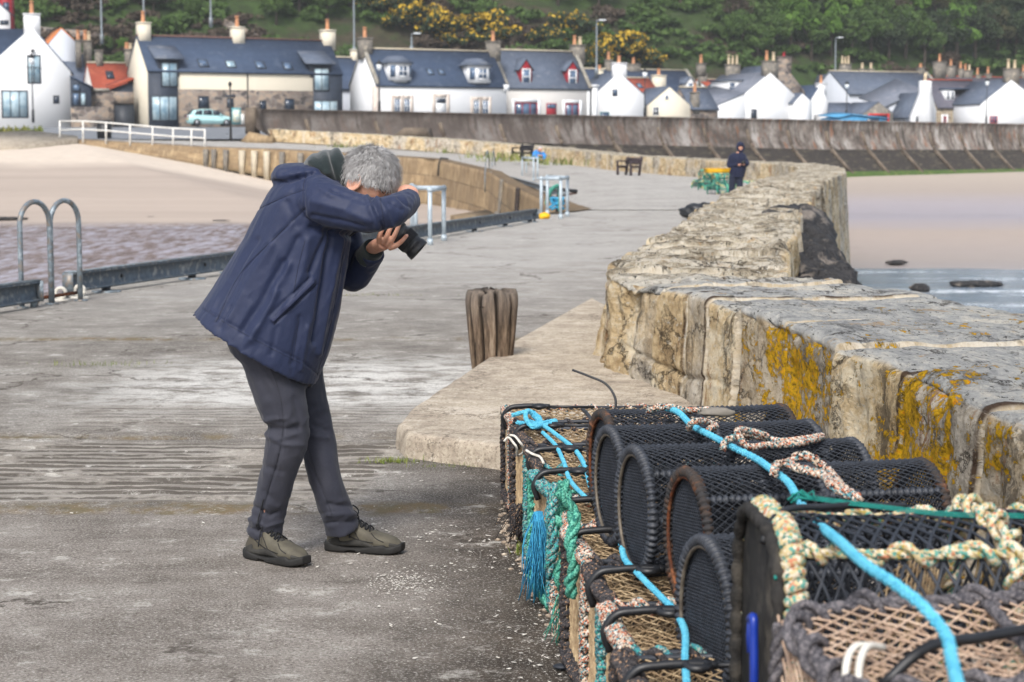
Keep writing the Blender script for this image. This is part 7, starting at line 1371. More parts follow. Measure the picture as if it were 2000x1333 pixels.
# ---- the camera he holds
def held_camera():
    a0, a1 = Q(748, 428, 0), Q(819, 491, -.01); A = nrm(a1-a0); B = np.array([0, 1., 0]); B = nrm(B - A*np.dot(A, B)); C_ = np.cross(A, B); t = thing('camera', 'black camera with a long zoom lens pointing down in the hands of the person', 'camera', a0); L = np.linalg.norm(a1-a0); t.name = 'photo_camera'
    def lathe(prof, m, nm, par=t): mb = MB(); th = np.arange(40)*2*np.pi/40; mb.loft([A*(x*L) + r*(np.cos(th)[:, None]*B + np.sin(th)[:, None]*C_) for x, r in prof]); return child(mb, nm, m, par)
    ln = lathe([(-.1, .033), (.02, .034), (.03, .036), (.16, .037), (.17, .0385), (.44, .0395), (.45, .038), (.52, .038), (.53, .041), (.78, .042), (.79, .0395), (.86, .0395), (.87, .0425), (.99, .0435), (1.0, .0425), (1.0, .036), (.93, .034)], 'cam_black', 'lens')
    for x0, x1, r in ((.19, .43, .0403), (.55, .76, .0427)):
        mb = MB(); th = np.arange(120)*2*np.pi/120; rr = r + .0008*np.sign(np.sin(th*30)); mb.loft([A*(x*L) + (rr[:, None] if 0 < i < 3 else rr[:, None]*.97)*(np.cos(th)[:, None]*B + np.sin(th)[:, None]*C_) for i, x in enumerate((x0, x0+.004, x1-.004, x1))]); child(mb, 'grip_ring', 'cam_rubber', ln)
    mb = MB(); th = np.arange(32)*2*np.pi/32; mb.loft([A*(x*L) + r*(np.cos(th)[:, None]*B + np.sin(th)[:, None]*C_) for x, r in ((.90, .0335), (.945, .033), (.955, .02), (.958, .004))]); child(mb, 'front_glass', 'lens_glass', ln)
    mb = MB(); c = -A*.055; mb.hexa([c + A*x + B*y + C_*z for z in (-.05, .05) for x, y in ((-.035, -.07), (.035, -.07), (.035, .07), (-.035, .07))]); mb.hexa([c + A*x + B*y + C_*z for z in (.05, .085) for x, y in ((-.03, -.03), (.03, -.03), (.03, .03), (-.03, .03))]); b = mb.build('body', MT['cam_black'], t, False); q = b.modifiers.new('b', 'BEVEL'); q.width = .008; q.segments = 3
    mb = MB(); pts = [Q(745, 446, -.06)-a0, Q(720, 455, -.11)-a0, Q(700, 453, -.10)-a0, Q(684, 461, -.05)-a0]; mb.tube(resample(pts, 20), .006, 8, flat=.35); child(mb, 'strap', 'cam_rubber', t)
held_camera()
# ---- people farther along
def standing():
    b0 = G(1437, 388, 0.0); Yb = b0[1]; S = Yb/FPX
    def q(px, py, dy=0): return M(px, py, Yb+dy)
    mb = MB(); mb.ball(q(1446, 289), .10, 12, sz=1.2); mb.loft(limb([q(1443, 297), q(1441, 304)], [.06, .07], 12, 6)); mb.loft(limb([q(1440, 304), q(1438, 345)], [.15, .13], 12, 10)); mb.loft(limb([q(1430, 345), q(1428, 384)], [.09, .05], 12, 8)); mb.loft(limb([q(1444, 345), q(1446, 382)], [.09, .05], 12, 8))
    mb.loft(limb([q(1428, 308), q(1425, 324, -.05), q(1446, 322, -.2)], [.055, .045, .035], 10, 10)); mb.loft(limb([q(1452, 308, .05), q(1458, 322, -.1), q(1451, 321, -.24)], [.055, .045, .035], 10, 10))
    for i in range(5): mb.loft(limb([q(1447+i*.8, 321.5, -.22), q(1448+i*.9, 320.5, -.26), q(1449.5+i*.8, 321, -.25)], [.012, .011, .009], 6, 5))
    o = link('person', fuse(mb, .012, 2), MT['skin'], None, True, label='hooded person in dark navy standing by the green pots, looking down at their hands', category='person')
    mb = MB(); K = resample(np.array([(1426, 1454, 347, .17), (1423, 1457, 334, .19), (1422, 1459, 318, .2), (1424, 1458, 305, .18), (1432, 1453, 299, .11)], float), 16); th = np.arange(24)*2*np.pi/24
    mb.loft([q((a+b)/2, y) + np.stack([np.cos(th)*(b-a)/2*S, np.sin(th)*w, 0*th], -1) for a, b, y, w in K]); mb.loft(limb([q(1428, 308), q(1424, 324, -.06), q(1441, 322, -.2)], [.085, .072, .055], 14, 14)); mb.loft(limb([q(1453, 308, .03), q(1459, 321, -.1), q(1453, 321, -.2)], [.085, .07, .055], 14, 14))
    la = sph(16, 24); hv = la*np.array([.135, .15, .17]); cut = (la[..., 1] < -.72) & (la[..., 2] < .2); hv[..., 1] = np.where(cut, -.07, hv[..., 1]); mb.loft(hv + q(1446, 288)); me = fuse(mb, .014, 3); folds(me, [([(1430,325),(1445,330)], 2, -.02), ([(1438,300),(1440,345)], 1, -.012)], .015, 6); solid(me, 'hooded_jacket', 'navy', o)
    mb = MB(); mb.loft(limb([q(1432, 343), q(1430, 362), q(1428, 384)], [.13, .10, .085], 16, 14)); mb.loft(limb([q(1444, 343), q(1445, 362), q(1447, 383)], [.13, .10, .085], 16, 14)); solid(fuse(mb, .014, 2), 'trousers', 'navy_tr', o)
    for x, y in ((1428, 388), (1447, 387)): mb = MB(); mb.ball(q(x, y-2, -.05), .11, 10, sy=1.3, sx=.75, sz=.55); child(mb, 'shoe', 'sole', o)
    mb = MB(); mb.bar(q(1448, 319, -.27), q(1456, 316, -.27), .02, .09); child(mb, 'phone', 'black_plastic', o, False)
standing()
def crouching():
    Yb = 95.0
    def q(px, py, dy=0): return M(px, py, Yb+dy)
    mb = MB(); mb.ball(q(1055, 292, -.2), .115, 12, sz=1.15); mb.loft(limb([q(1053, 296, -.1), q(1049, 300)], [.07, .09], 12, 6)); mb.loft(limb([q(1050, 299), q(1046, 313, .1)], [.16, .15], 12, 8)); mb.loft(limb([q(1046, 311), q(1054, 306, -.4), q(1053, 317, -.3)], [.1, .075, .05], 12, 12)); mb.loft(limb([q(1046, 311, .2), q(1060, 307, -.2), q(1058, 317, -.2)], [.1, .075, .05], 12, 12)); mb.loft(limb([q(1044, 300, -.1), q(1048, 308, -.5), q(1057, 312, -.6)], [.06, .045, .03], 10, 10)); mb.loft(limb([q(1060, 301, 0), q(1063, 308, -.35), q(1058, 312, -.6)], [.06, .045, .03], 10, 10))
    for i in range(5): mb.loft(limb([q(1057+i*.5, 312, -.6), q(1058+i*.5, 313.2, -.66), q(1058+i*.5, 314, -.62)], [.014, .012, .010], 6, 5))
    o = link('person', fuse(mb, .014, 2), MT['skin'], None, True, label='person in a bright blue coat crouching by the low parapet next to the dark bench', category='person')
    mb = MB(); mb.loft(limb([q(1050, 295, -.05), q(1049, 302), q(1046, 313, .1)], [.15, .24, .23], 18, 14)); mb.loft(limb([q(1044, 299, -.1), q(1047, 307, -.5), q(1055, 311, -.58)], [.10, .085, .06], 14, 12)); mb.loft(limb([q(1060, 300, 0), q(1064, 307, -.35), q(1060, 311, -.55)], [.10, .085, .06], 14, 12)); me = fuse(mb, .016, 3); folds(me, [([(1050,300),(1056,310)], 2, -.03)], .02, 5); solid(me, 'coat', 'blue_coat', o)
    mb = MB(); mb.loft(limb([q(1046, 313), q(1054, 308, -.4), q(1053, 316, -.3)], [.13, .10, .075], 14, 12)); mb.loft(limb([q(1046, 313, .2), q(1060, 309, -.2), q(1058, 316, -.2)], [.13, .10, .075], 14, 12)); solid(fuse(mb, .016, 2), 'trousers', 'navy_tr', o)
    mb = MB(); mb.ball(q(1055, 291, -.18), .125, 12, sz=1.05); child(mb, 'hair', 'hair', o)
    for x in (1053, 1059): mb = MB(); mb.ball(q(x, 318, -.35), .12, 8, sx=.7, sz=.5, sy=1.3); child(mb, 'shoe', 'sole', o)
crouching()
# ---------------------------------------------------------------- LOBSTER POTS AND ROPES
PHI = rad(12)
def xyz(*c): return np.array(c, float)
def ribbed_tube(mb, P, r, pitch, n=8, amp=.2):
    """rubber strip wound closely round a rod"""
    P = np.asarray(P, float); L = np.linalg.norm(np.diff(P, axis=0), axis=1).sum(); m = max(16, int(L/pitch*6)); Q = resample(P, m); t = np.arange(m)/6.0
    rr = r*(1 + amp*(np.abs(np.sin(np.pi*t))*2-1)) * (1+.1*vn(np.stack([t*.7, t*0, t*0+P[0, 0]*13], -1))); return mb.tube(Q, rr, n)
def ring(r, x, z0, n=80, a0=0, a1=2*np.pi): a = np.linspace(a0, a1, n); return np.stack([np.full(n, x), np.cos(a)*r, z0+np.sin(a)*r], -1)
def parlour_pot(px, py, Y, ztop, r, L, label, rust=False, phi=PHI, dz=0):
    c = M(px, py, Y); t = thing('lobster_pot', label, 'lobster pot', (c[0], Y, ztop-2*r), phi, 'black cylindrical pots on top of the creels'); w = 'rubber_rust' if rust else 'rubber'; tr = .0100
    for i, x in enumerate((0, L*.5, L)):
        mb = MB(); ribbed_tube(mb, ring(r-tr, x, r, 90), tr*(1.25 if i != 1 else 1.05), .0165, 8, .3); h = child(mb, 'hoop', w if i != 1 else 'rubber', t)
        if i != 1:
            mb = MB(); mb.tube(ring(r-tr*2.4, x+(-.004 if i == 0 else .004), r, 60), .005, 6, caps=False); child(mb, 'rim_wire', 'rim_dull' if not rust else 'rust', h)
    for a in (1.35, 2.35, 3.1, .35, -.9, -2.3):
        y, z = math.cos(a)*(r-tr), r+math.sin(a)*(r-tr); mb = MB(); ribbed_tube(mb, [(0, y, z), (L*.5, y, z), (L, y, z)], tr*1.0, .016, 8, .3); child(mb, 'bar', 'rubber', t)
    k = int(2*np.pi*r/.0195); m = 34; s = np.linspace(0, 1, m)[None]; a0 = np.arange(k)[:, None]*2*np.pi/k; S = []; N = []
    for sg in (1, -1):
        a = a0 + sg*s*(L/r*.75); sag = 1 - .018*np.abs(np.sin(s*2*np.pi)) + 0*a; P = np.stack([s*L+0*a, np.cos(a)*r*sag, r+np.sin(a)*r*sag], -1); S.append(P); N.append(np.stack([0*a, np.cos(a), np.sin(a)], -1))
    mb = MB(); mb.strands(np.vstack(S), .0017, np.vstack(N), 3); child(mb, 'netting', 'net_black', t)
    for x, nm in ((0, 0), (L, 1)):
        mb = MB(); R_ = r-tr*2.2; g = np.arange(-R_, R_, .0115); g = g[np.abs(g) < R_*.985]; hw = np.sqrt(R_**2-g**2); q = np.linspace(-1, 1, 9)[None]
        xo = (.012 if x == 0 else -.012)
        A = np.stack([np.full((len(g), 9), x+xo*.6) + .006*np.cos(q*3)*0, g[:, None]+0*q, r+hw[:, None]*q], -1); B = np.stack([np.full((len(g), 9), x+xo*.6+.001), hw[:, None]*q, r+g[:, None]+0*q], -1)
        Rr = rad(38); 
        for T_ in (A, B): y, z = T_[..., 1].copy(), T_[..., 2]-r; T_[..., 1] = y*math.cos(Rr)-z*math.sin(Rr); T_[..., 2] = r+y*math.sin(Rr)+z*math.cos(Rr)
        mb.strands(np.vstack([A, B]), .0024, (1, 0, 0), 4); child(mb, 'end_panel', 'net_black', t)
    mb = MB(); fun = [[(L*.32, math.cos(a)*r*.4, r+.02+math.sin(a)*r*.4) for a in np.linspace(0, 2*np.pi, 20)]]; mb.tube(np.array(fun[0]), .006, 6, caps=False)
    for a in np.linspace(0, 2*np.pi, 18)[:-1]: mb.tube(np.array([(L*.32, math.cos(a)*r*.4, r+.02+math.sin(a)*r*.4), (L*.25, math.cos(a)*r*.7, r+math.sin(a)*r*.7), (L*.18, math.cos(a)*r*.96, r+math.sin(a)*r*.96)]), .002, 3)
    child(mb, 'funnel', 'net_black', t); return t
parlour_pot(1178, 815, 5.62, .72, .168, .58, 'farthest black cylindrical pot, lying nearest the raised step', True)
parlour_pot(1192, 850, 5.22, .73, .170, .60, 'second black cylindrical pot from the step, with a pale worn rim')
parlour_pot(1242, 895, 4.84, .735, .175, .61, 'black cylindrical pot in the middle of the row, below the orange rope coil')
parlour_pot(1345, 938, 4.50, .735, .180, .62, 'rusty-hooped black cylindrical pot just behind the pot with flecked rope', True)
parlour_pot(1380, 1062, 4.02, .665, .195, .52, 'lower black cylindrical pot tucked in front, its end by the blue clip')
# rectangular creels in a row on the ground
def boxnet(mb, P00, P10, P01, P11, na, nb, r, nrmv, sag=.012, m=14, jit=.0):
    """diamond netting stretched over a quad"""
    P00, P10, P01, P11 = [np.asarray(p, float) for p in (P00, P10, P01, P11)]; S = []
    def pt(u, v): return (P00*(1-u)*(1-v) + P10*u*(1-v) + P01*(1-u)*v + P11*u*v)
    for sg in (1, -1):
        for k in np.arange(-nb, na+nb):
            # line u = (k + sg*v*nb)/na
            v = np.linspace(0, 1, 40*1); u = (k + (v*nb if sg > 0 else (1-v)*nb))/na; ok = (u >= 0) & (u <= 1)
            if ok.sum() < 3: continue
            v0, v1 = v[ok][0], v[ok][-1]; v = np.linspace(v0, v1, m); u = np.clip((k + (v*nb if sg > 0 else (1-v)*nb))/na, 0, 1)
            P = pt(u[:, None], v[:, None]) - np.asarray(nrmv, float)*(sag*4*u*(1-u)*4*v*(1-v))[:, None]
            if jit: P = P + jit*fbm(P*22, 2)[:, None]*np.array([1, 1, .6])
            S.append(P + np.asarray(nrmv)*.001*sg)
    mb.strands(np.array(S), r, nrmv, 4)
def hook(t, x0, y, z, s=1.0, m='black_plastic', long=.36, bend=.07):
    mb = MB(); r = .0105*s; pts = [(x0-.012, y+.004, z-bend), (x0-.026, y+.002, z-.02), (x0, y, z+.018), (x0+.05*s, y, z+.026), (x0+.17*s, y, z+.024)]; mb.tube(resample(pts, 24), r, 8)
    h = child(mb, 'hook', m, t); c = xyz(x0+.125*s, y-.014, z+.027); mb = MB(); mb.tube(torus_pts(c, .024*s, (1, 0, 0), (0, 1, 0), 22), .0095*s, 8, caps=False); child(mb, 'eye', m, h)
    mb = MB(); mb.bar((x0+.15*s, y, z+.024), (x0+long, y+.01, z+.018), .014, .009); child(mb, 'strap', m, h, False)
def creel(x, y, label, rope='rope_multi', rope2=None, net='net_beige', L=.66, W=.40, Hh=.40, phi=rad(9), ztop=.42, hk=True, wr=.012, seed=0, z0=0.0, cells=(14, 8), hooky=.0):
    t = thing('creel', label, 'creel', (x, y, z0), phi, 'square netted creels in a row beside the wall'); g = random.Random(seed); Hh = ztop-z0; hw = W/2; rb = .008; rope2 = rope2 or rope
    zt = Hh-.02; zb = .035; c = {(i, j, k): xyz(i*L, (j-.5)*W, zt if k else zb) for i in (0, 1) for j in (0, 1) for k in (0, 1)}
    mb = MB()
    for a, b in (((0,0,0),(1,0,0)),((0,1,0),(1,1,0)),((0,0,1),(1,0,1)),((0,1,1),(1,1,1)),((0,0,0),(0,1,0)),((1,0,0),(1,1,0)),((0,0,1),(0,1,1)),((1,0,1),(1,1,1)),((0,0,0),(0,0,1)),((0,1,0),(0,1,1)),((1,0,0),(1,0,1)),((1,1,0),(1,1,1))): mb.tube([c[a], (c[a]+c[b])/2, c[b]], rb, 6)
    mb.tube([c[0,0,1]*.5+c[1,0,1]*.5, (c[0,0,1]+c[1,0,1]+c[0,1,1]+c[1,1,1])/4+xyz(0,0,.004), c[0,1,1]*.5+c[1,1,1]*.5], rb, 6); child(mb, 'frame', 'rubber', t)
    for k in range(5): mb = MB(); yy = -hw+W*(k+.5)/5; mb.box(0, L, yy-.03, yy+.03, 0, .02); child(mb, 'base_slat', 'bench2', t, False)
    mb = MB(); boxnet(mb, c[0,0,1], c[1,0,1], c[0,1,1], c[1,1,1], cells[0], cells[1], .0022, (0, 0, 1), .022, jit=.012); child(mb, 'top_net', net, t)
    mb = MB(); boxnet(mb, c[0,0,0], c[0,1,0], c[0,0,1], c[0,1,1], 15, 13, .0021, (-1, 0, 0), .004); child(mb, 'end_net', net, t)
    mb = MB(); boxnet(mb, c[1,0,0], c[1,1,0], c[1,0,1], c[1,1,1], 10, 10, .0021, (1, 0, 0), .004); boxnet(mb, c[0,0,0], c[1,0,0], c[0,0,1], c[1,0,1], 18, 10, .0021, (0, -1, 0), .012); boxnet(mb, c[0,1,0], c[1,1,0], c[0,1,1], c[1,1,1], 16, 9, .0021, (0, 1, 0), .012); child(mb, 'side_net', net, t)
    E = [('end', (0,0,0), (0,0,1), rope), ('end', (0,1,0), (0,1,1), rope2), ('end', (0,0,1), (0,1,1), rope), ('end', (0,0,0), (0,1,0), rope2), ('top', (0,0,1), (1,0,1), rope2), ('top', (0,1,1), (1,1,1), rope), ('top', (1,0,1), (1,1,1), rope)]
    for nm, a, b, m_ in E:
        mb = MB(); P = resample([c[a], (c[a]+c[b])/2 + xyz(0, 0, -.004), c[b]], 14); P = P + .003*np.stack([vn(P*30+seed), vn(P*30+seed+9), vn(P*30+seed+5)], -1)
        dense = nm == 'end'
        if dense: mb.rope(P + xyz(-.012, 0, .004), wr*1.15, 18)
        mb.wrap(P, rb, wr*(.85 if dense else .7), .034 if dense else .075, 6, 0, .9, 9); child(mb, 'rope_binding', m_, t)
    if hk: hook(t, .0, hw*hooky, Hh-.005)
    return t
CR = [(-.012, 7.72, 'farthest creel of the row, with a sky blue knot tied on its top', 'rope_multi', 'rope_dark'), (.040, 7.12, 'dark-roped creel second from the far end, with a loose white cord', 'rope_dark', 'rope_dark'), (.088, 6.58, 'creel with tarry dark rope edges behind the green-roped creel', 'rope_dark', 'rope_teal'), (.105, 6.10, 'creel hung with thick sea-green rope', 'rope_teal', 'rope_green'),
      (.165, 5.62, 'flecked-orange-roped creel just in front of the green-roped one', 'rope_multi', 'rope_multi'), (.190, 5.14, 'flecked-orange-roped creel below the end of the pale-rimmed pot', 'rope_multi', 'rope_dark'), (.225, 4.66, 'creel with dark knotted rope at its corner, fifth from the nearest pots', 'rope_dark', 'rope_multi'), (.245, 4.22, 'creel with bold orange and teal plaited corner rope', 'rope_multi', 'rope_teal'), (.262, 3.78, 'nearest ground creel, cut by the bottom edge of the picture', 'rope_dark', 'rope_dark')]
for i, (x, y, lb, r1, r2) in enumerate(CR): creel(x, y, lb, r1, r2, seed=i*3+1, phi=rad(6+rnd.uniform(-2, 3)), hooky=(-.1, .2, .1, .15, 0, .1, .05, .1, 0)[i], wr=.011+.0015*(i % 3))
creel(.34, 3.32, 'hidden creel carrying the big flecked-rope pot', 'rope_dark', hk=False, seed=50, ztop=.40, cells=(10, 7)); creel(.33, 2.72, 'ground creel under the pink-netted pot', 'rope_dark', hk=False, seed=51, ztop=.345, cells=(10, 7))
# the big pot bound with flecked pastel rope
def big_pot():
    p = M(1425, 1010, 3.62); t = thing('lobster_pot', 'big black-netted pot bound with thick flecked pastel rope, a blue clip on its end', 'lobster pot', (.470, 3.42, .40), rad(3)); L, hw, Hh = .92, .21, .42
    def sec(x, sc_=1.0):
        pts = [(x, -hw, 0), (x, -hw*1.0, Hh*.55), (x, -hw*.93, Hh*.84), (x, -hw*.72, Hh*.97), (x, 0, Hh*1.02), (x, hw*.72, Hh*.97), (x, hw*.93, Hh*.84), (x, hw, Hh*.55), (x, hw, 0)]; return resample([(q[0], q[1]*sc_, q[2]*sc_ + (1-sc_)*Hh*.4) for q in pts], 44)
    mb = MB(); s_ = sec(.0, .97); mb.prism(s_, (.018, 0, 0)); pan = child(mb, 'end_panel', 'mat_rubber', t, False)
    mb = MB(); ribbed_tube(mb, sec(-.008, 1.0), .012, .05); child(mb, 'rim', 'mat_rubber', pan)
    for x, dense in ((.022, True), (L*.46, False), (L, False)):
        mb = MB(); P = sec(x, 1.01); mb.tube(P, .009, 6)
        if dense: mb.wrap(P, .004, .0115, .022, 8, 0, .5, 12)
        else: mb.rope(P, .010); mb.wrap(P, .012, .0085, .075, 6, 0, 1.2, 12)
        child(mb, 'hoop', 'rope_pastel', t)
    for y, z in ((-hw*.80, Hh*.95), (hw*.80, Hh*.95), (-hw, Hh*.4)):
        mb = MB(); P = resample([(.03, y, z), (L*.3, y, z-.006), (L*.6, y, z-.004), (L, y, z)], 20); mb.rope(P, .0095); mb.wrap(P, .0095, .009, .10, 7, 0, 2.4, 14); child(mb, 'rope_binding', 'rope_pastel', t)
    mb = MB(); x = .03; P0 = sec(0); k = 20; ss = np.linspace(0, 1, 60); S = []; Nn = []
    arc = resample(sec(0, .985), 200)
    for sg in (1, -1):
        for q in range(-14, 26):
            u = np.linspace(0, 1, 50); xx = (q + sg*u*13 + (13 if sg < 0 else 0))/26*L; ok = (xx >= .03) & (xx <= L)
            if ok.sum() < 6: continue
            uu = np.linspace(u[ok][0], u[ok][-1], 30); xx = (q + sg*uu*13 + (13 if sg < 0 else 0))/26*L; P = interp(uu, np.linspace(0, 1, 200), arc); P[:, 0] = xx; sag = .012*np.sin(np.clip(xx/L*2 % 1, 0, 1)*np.pi); P[:, 2] -= sag; P[:, 1] *= 1-sag*2; S.append(P + .004*fbm(P*16, 2)[:, None]); n_ = P - [0, 0, Hh*.3]; n_[:, 0] = 0; Nn.append(nrm(n_))
    mb.strands(np.array(S), .0036, np.array(Nn), 5); child(mb, 'netting', 'net_black', t)
    mb = MB(); boxnet(mb, (.1, -hw*.9, .05), (.1, hw*.9, .05), (.32, -hw*.6, .34), (.32, hw*.6, .34), 12, 12, .0024, (-.6, 0, .6), .05); boxnet(mb, (.04, -hw*.9, .04), (L, -hw*.9, .04), (.04, hw*.9, .04), (L, hw*.9, .04), 18, 9, .0026, (0, 0, 1), .0); child(mb, 'inner_net', 'net_beige', t)
    mb = MB(); [mb.box(0, L, -hw+.0+.085*i, -hw+.06+.085*i, .0, .02) for i in range(5)]; child(mb, 'base', 'bench2', t, False)
    # blue clip
    mb = MB(); c = xyz(-.026, -.045, .16); pts = [c+xyz(0, .012, .085), c+xyz(0, -.02, .095), c+xyz(0, -.026, .06), c+xyz(0, -.02, -.07), c+xyz(0, .004, -.095), c+xyz(0, .022, -.08), c+xyz(0, .018, -.05)]; mb.tube(resample(pts, 40), .0085, 8); mb.tube([c+xyz(0, .012, .085), c+xyz(0, .020, .05), c+xyz(0, .012, .02)], .006, 8); mb.ball(c+xyz(0, .008, -.088), .014, 8); child(mb, 'clip', 'clip_blue', t)
    mb = MB(); mb.tube(resample([(-.02, -hw*.55, Hh*.97), (.0, -hw*.4, Hh*1.04), (.14, hw*.2, Hh*1.05), (.3, hw*.5, Hh*1.02)], 20), .007, 8); child(mb, 'bar', 'black_plastic', t)
    mb = MB(); P = resample([(.10, hw*.5, Hh*1.06), (.2, hw*.2, Hh*1.05), (.36, -hw*.1, Hh*1.03), (.5, -hw*.1, Hh*1.02)], 20); [mb.tube(P + xyz(0, .008*k, .002*k), .0016, 5) for k in range(3)]
    for k in range(10): q = P[0] + xyz(rnd.uniform(-.02, .02), rnd.uniform(-.015, .015), rnd.uniform(0, .02)); mb.tube([P[1], q, q + xyz(rnd.uniform(-.02, .02), 0, -.01)], .0025, 5)
    child(mb, 'twine', 'twine_teal', t)
    for q in range(5): mb = MB(); a = .06+.07*q; z = Hh*.86-.075*q; mb.tube([(-.014, -hw*.98+.004*q, z), (-.012, -hw*.90, z+.008)], .003, 5); child(mb, 'stitch', 'twine_teal', pan)
big_pot()
# the nearest pot: pinkish netting bound with thick grey rope
def near_pot():
    t = thing('creel', 'nearest creel at the bottom right corner, pinkish netting bound with thick grey rope', 'creel', (.475, 2.88, .35), rad(8)); L, hw, Hh = .75, .2, .385; zt = Hh
    tp = [(.0, -hw, zt-.035), (.0, hw, zt-.02), (L, hw, zt+.01), (L, -hw, zt-.01)]; cr = .06
    loop = resample([(.0, -hw, zt-.03), (.005, 0, zt-.012), (.03, hw*.8, zt-.004), (.10, hw, zt+.0), (.3, hw*1.02, zt+.006), (L, hw, zt+.01)], 40); fr = resample([(.0, -hw, zt-.03), (.3, -hw, zt-.02), (L, -hw, zt-.012)], 30)
    for P, nm in ((loop, 'b'), (fr, 'f')): mb = MB(); mb.rope(P, .0145, 10); mb.wrap(P, .015, .009, .10, 7, 0, 1.5, 14); child(mb, 'rope_binding', 'rope_grey', t)
    for y in (-hw, hw*.8): mb = MB(); P = resample([(0, y, .02), (-.012, y, .2), (.0, y, zt-.01)], 20); mb.rope(P, .0145, 10); child(mb, 'rope_binding', 'rope_grey', t)
    mb = MB(); P = resample([(L*.42, -hw, zt-.01), (L*.45, 0, zt+.01), (L*.5, hw, zt+.005)], 20); mb.rope(P, .0105, 12); child(mb, 'rope_binding', 'rope_grey', t)
    mb = MB(); boxnet(mb, (.0, -hw, zt-.02), (L, -hw, zt-.012), (.02, hw, zt+.002), (L, hw, zt+.01), 17, 9, .0023, (0, 0, 1), .014, jit=.008); child(mb, 'top_net', 'net_pink', t)
    mb = MB(); boxnet(mb, (0, -hw, .02), (0, hw, .02), (0, -hw, zt-.02), (0, hw*.9, zt), 13, 12, .0023, (-1, 0, 0), .0, jit=.004); boxnet(mb, (0, -hw, .02), (L, -hw, .02), (0, -hw, zt-.03), (L, -hw, zt), 16, 9, .0028, (0, -1, 0), .0); boxnet(mb, (0, hw, .02), (L, hw, .02), (0, hw, zt-.03), (L, hw, zt), 16, 9, .0028, (0, 1, 0), .0); child(mb, 'side_net', 'net_pink', t)
    mb = MB()
    for a, b in (((0, -hw, .02), (L, -hw, .02)), ((0, hw, .02), (L, hw, .02)), ((0, -hw, .02), (0, hw, .02)), ((L, -hw, .02), (L, hw, .02)), ((L, -hw, .02), (L, -hw, zt)), ((L, hw, .02), (L, hw, zt))): mb.tube([a, (np.array(a)+np.array(b))/2, b], .01, 6)
    child(mb, 'frame', 'rubber', t); mb = MB(); [mb.box(0, L, -hw+.084*i, -hw+.06+.084*i, .0, .018) for i in range(5)]; child(mb, 'base', 'bench2', t, False)
    mb = MB(); mb.tube(resample([(.055, -hw*.9, zt-.02), (.12, -hw*.85, zt+.03), (.24, -hw*.55, zt+.03), (L, -hw*.05, zt+.05)], 30), .009, 8); child(mb, 'hook', 'black_plastic', t)
    for k in range(2): mb = MB(); mb.tube(resample([(.01+.02*k, -hw*1.05, zt-.10), (.0+.02*k, -hw*.9, zt-.02), (.04+.02*k, -hw*.5, zt+.02), (.10, -hw*.3, zt+.006)], 24), .006, 8); child(mb, 'cord', 'rope_white', t)
near_pot()
# ---- ropes
def rope_thing(name, pts, r, m, label, n=90, tw=None, cat='rope', nst=3):
    P = resample(pts, n); c = P[0].copy(); mb = MB(); mb.braid(P - c, r) if m == 'rope_blue' else mb.rope(P - c, r, tw, nst); o = mb.build(name, MT[m], smooth=True, label=label, category=cat); o.location = c; return o
tz = lambda px, py, z: G(px, py, z)
rope_thing('blue_rope', [tz(1300, 797, .735), tz(1325, 806, .745), tz(1350, 830, .735), tz(1392, 853, .74), tz(1430, 873, .745), tz(1470, 893, .74), tz(1505, 916, .75), tz(1535, 938, .745), tz(1555, 968, .745), tz(1572, 995, .76), tz(1600, 1026, .80), tz(1640, 1058, .85), tz(1700, 1110, .865), tz(1760, 1150, .865), tz(1805, 1187, .855), tz(1845, 1236, .835), tz(1858, 1285, .825), tz(1872, 1345, .825)], .0088, 'rope_blue', 'thick sky blue rope lashed along over the tops of the black pots', 200, 24, 'rope', 4)
def coil(pts, lb, r=.0095, n=70): return rope_thing('orange_rope', [tz(*p) for p in pts], r, 'rope_multi', lb, n)
coil([(1345, 838, .74), (1352, 826, .765), (1378, 824, .76), (1398, 832, .745), (1385, 838, .745)], 'short loop of flecked orange rope round the blue rope on the second pot')
coil([(1412, 878, .745), (1418, 862, .76), (1442, 852, .77), (1470, 851, .765), (1520, 862, .75), (1570, 858, .75), (1605, 852, .745), (1560, 866, .75), (1500, 870, .75), (1452, 866, .765), (1440, 846, .79), (1465, 843, .785), (1500, 853, .765)], 'long loop of flecked orange rope lying along the middle black pot', n=120)
coil([(1512, 928, .755), (1515, 912, .77), (1545, 902, .775), (1556, 892, .79), (1580, 892, .79), (1605, 910, .77), (1630, 935, .76), (1655, 960, .755), (1678, 975, .745), (1640, 958, .76), (1600, 925, .77), (1560, 915, .775), (1536, 903, .78)], 'thick doubled loop of flecked orange rope in front of the rusty-hooped pot', .0115, 120)
coil([(1265, 803, .735), (1285, 797, .75), (1310, 795, .75), (1330, 800, .74), (1355, 802, .735), (1390, 800, .735)], 'end of flecked orange rope on the farthest black pot')
rope_thing('blue_lashing', [tz(1030, 822, .44), tz(1060, 832, .445), (tz(1090, 852, .44)), tz(1120, 876, .435), tz(1140, 905, .435), tz(1155, 955, .435), tz(1170, 990, .43)], .008, 'rope_blue', 'thin sky blue lashing running over the far creels from the knot', 80, 40)
rope_thing('blue_lashing', [tz(1060, 845, .44), tz(1085, 870, .44), tz(1100, 900, .435), tz(1118, 945, .435), tz(1150, 978, .43)], .007, 'rope_blue', 'second thin sky blue lashing, left of the other over the far creels', 70, 40)
rope_thing('blue_lashing', [tz(1213, 1062, .44), tz(1222, 1095, .435), tz(1245, 1120, .435), tz(1290, 1165, .435), tz(1315, 1190, .435), tz(1335, 1225, .435), tz(1338, 1290, .435), tz(1342, 1350, .435)], .008, 'rope_blue', 'thin sky blue lashing over the nearest ground creels', 90, 40)
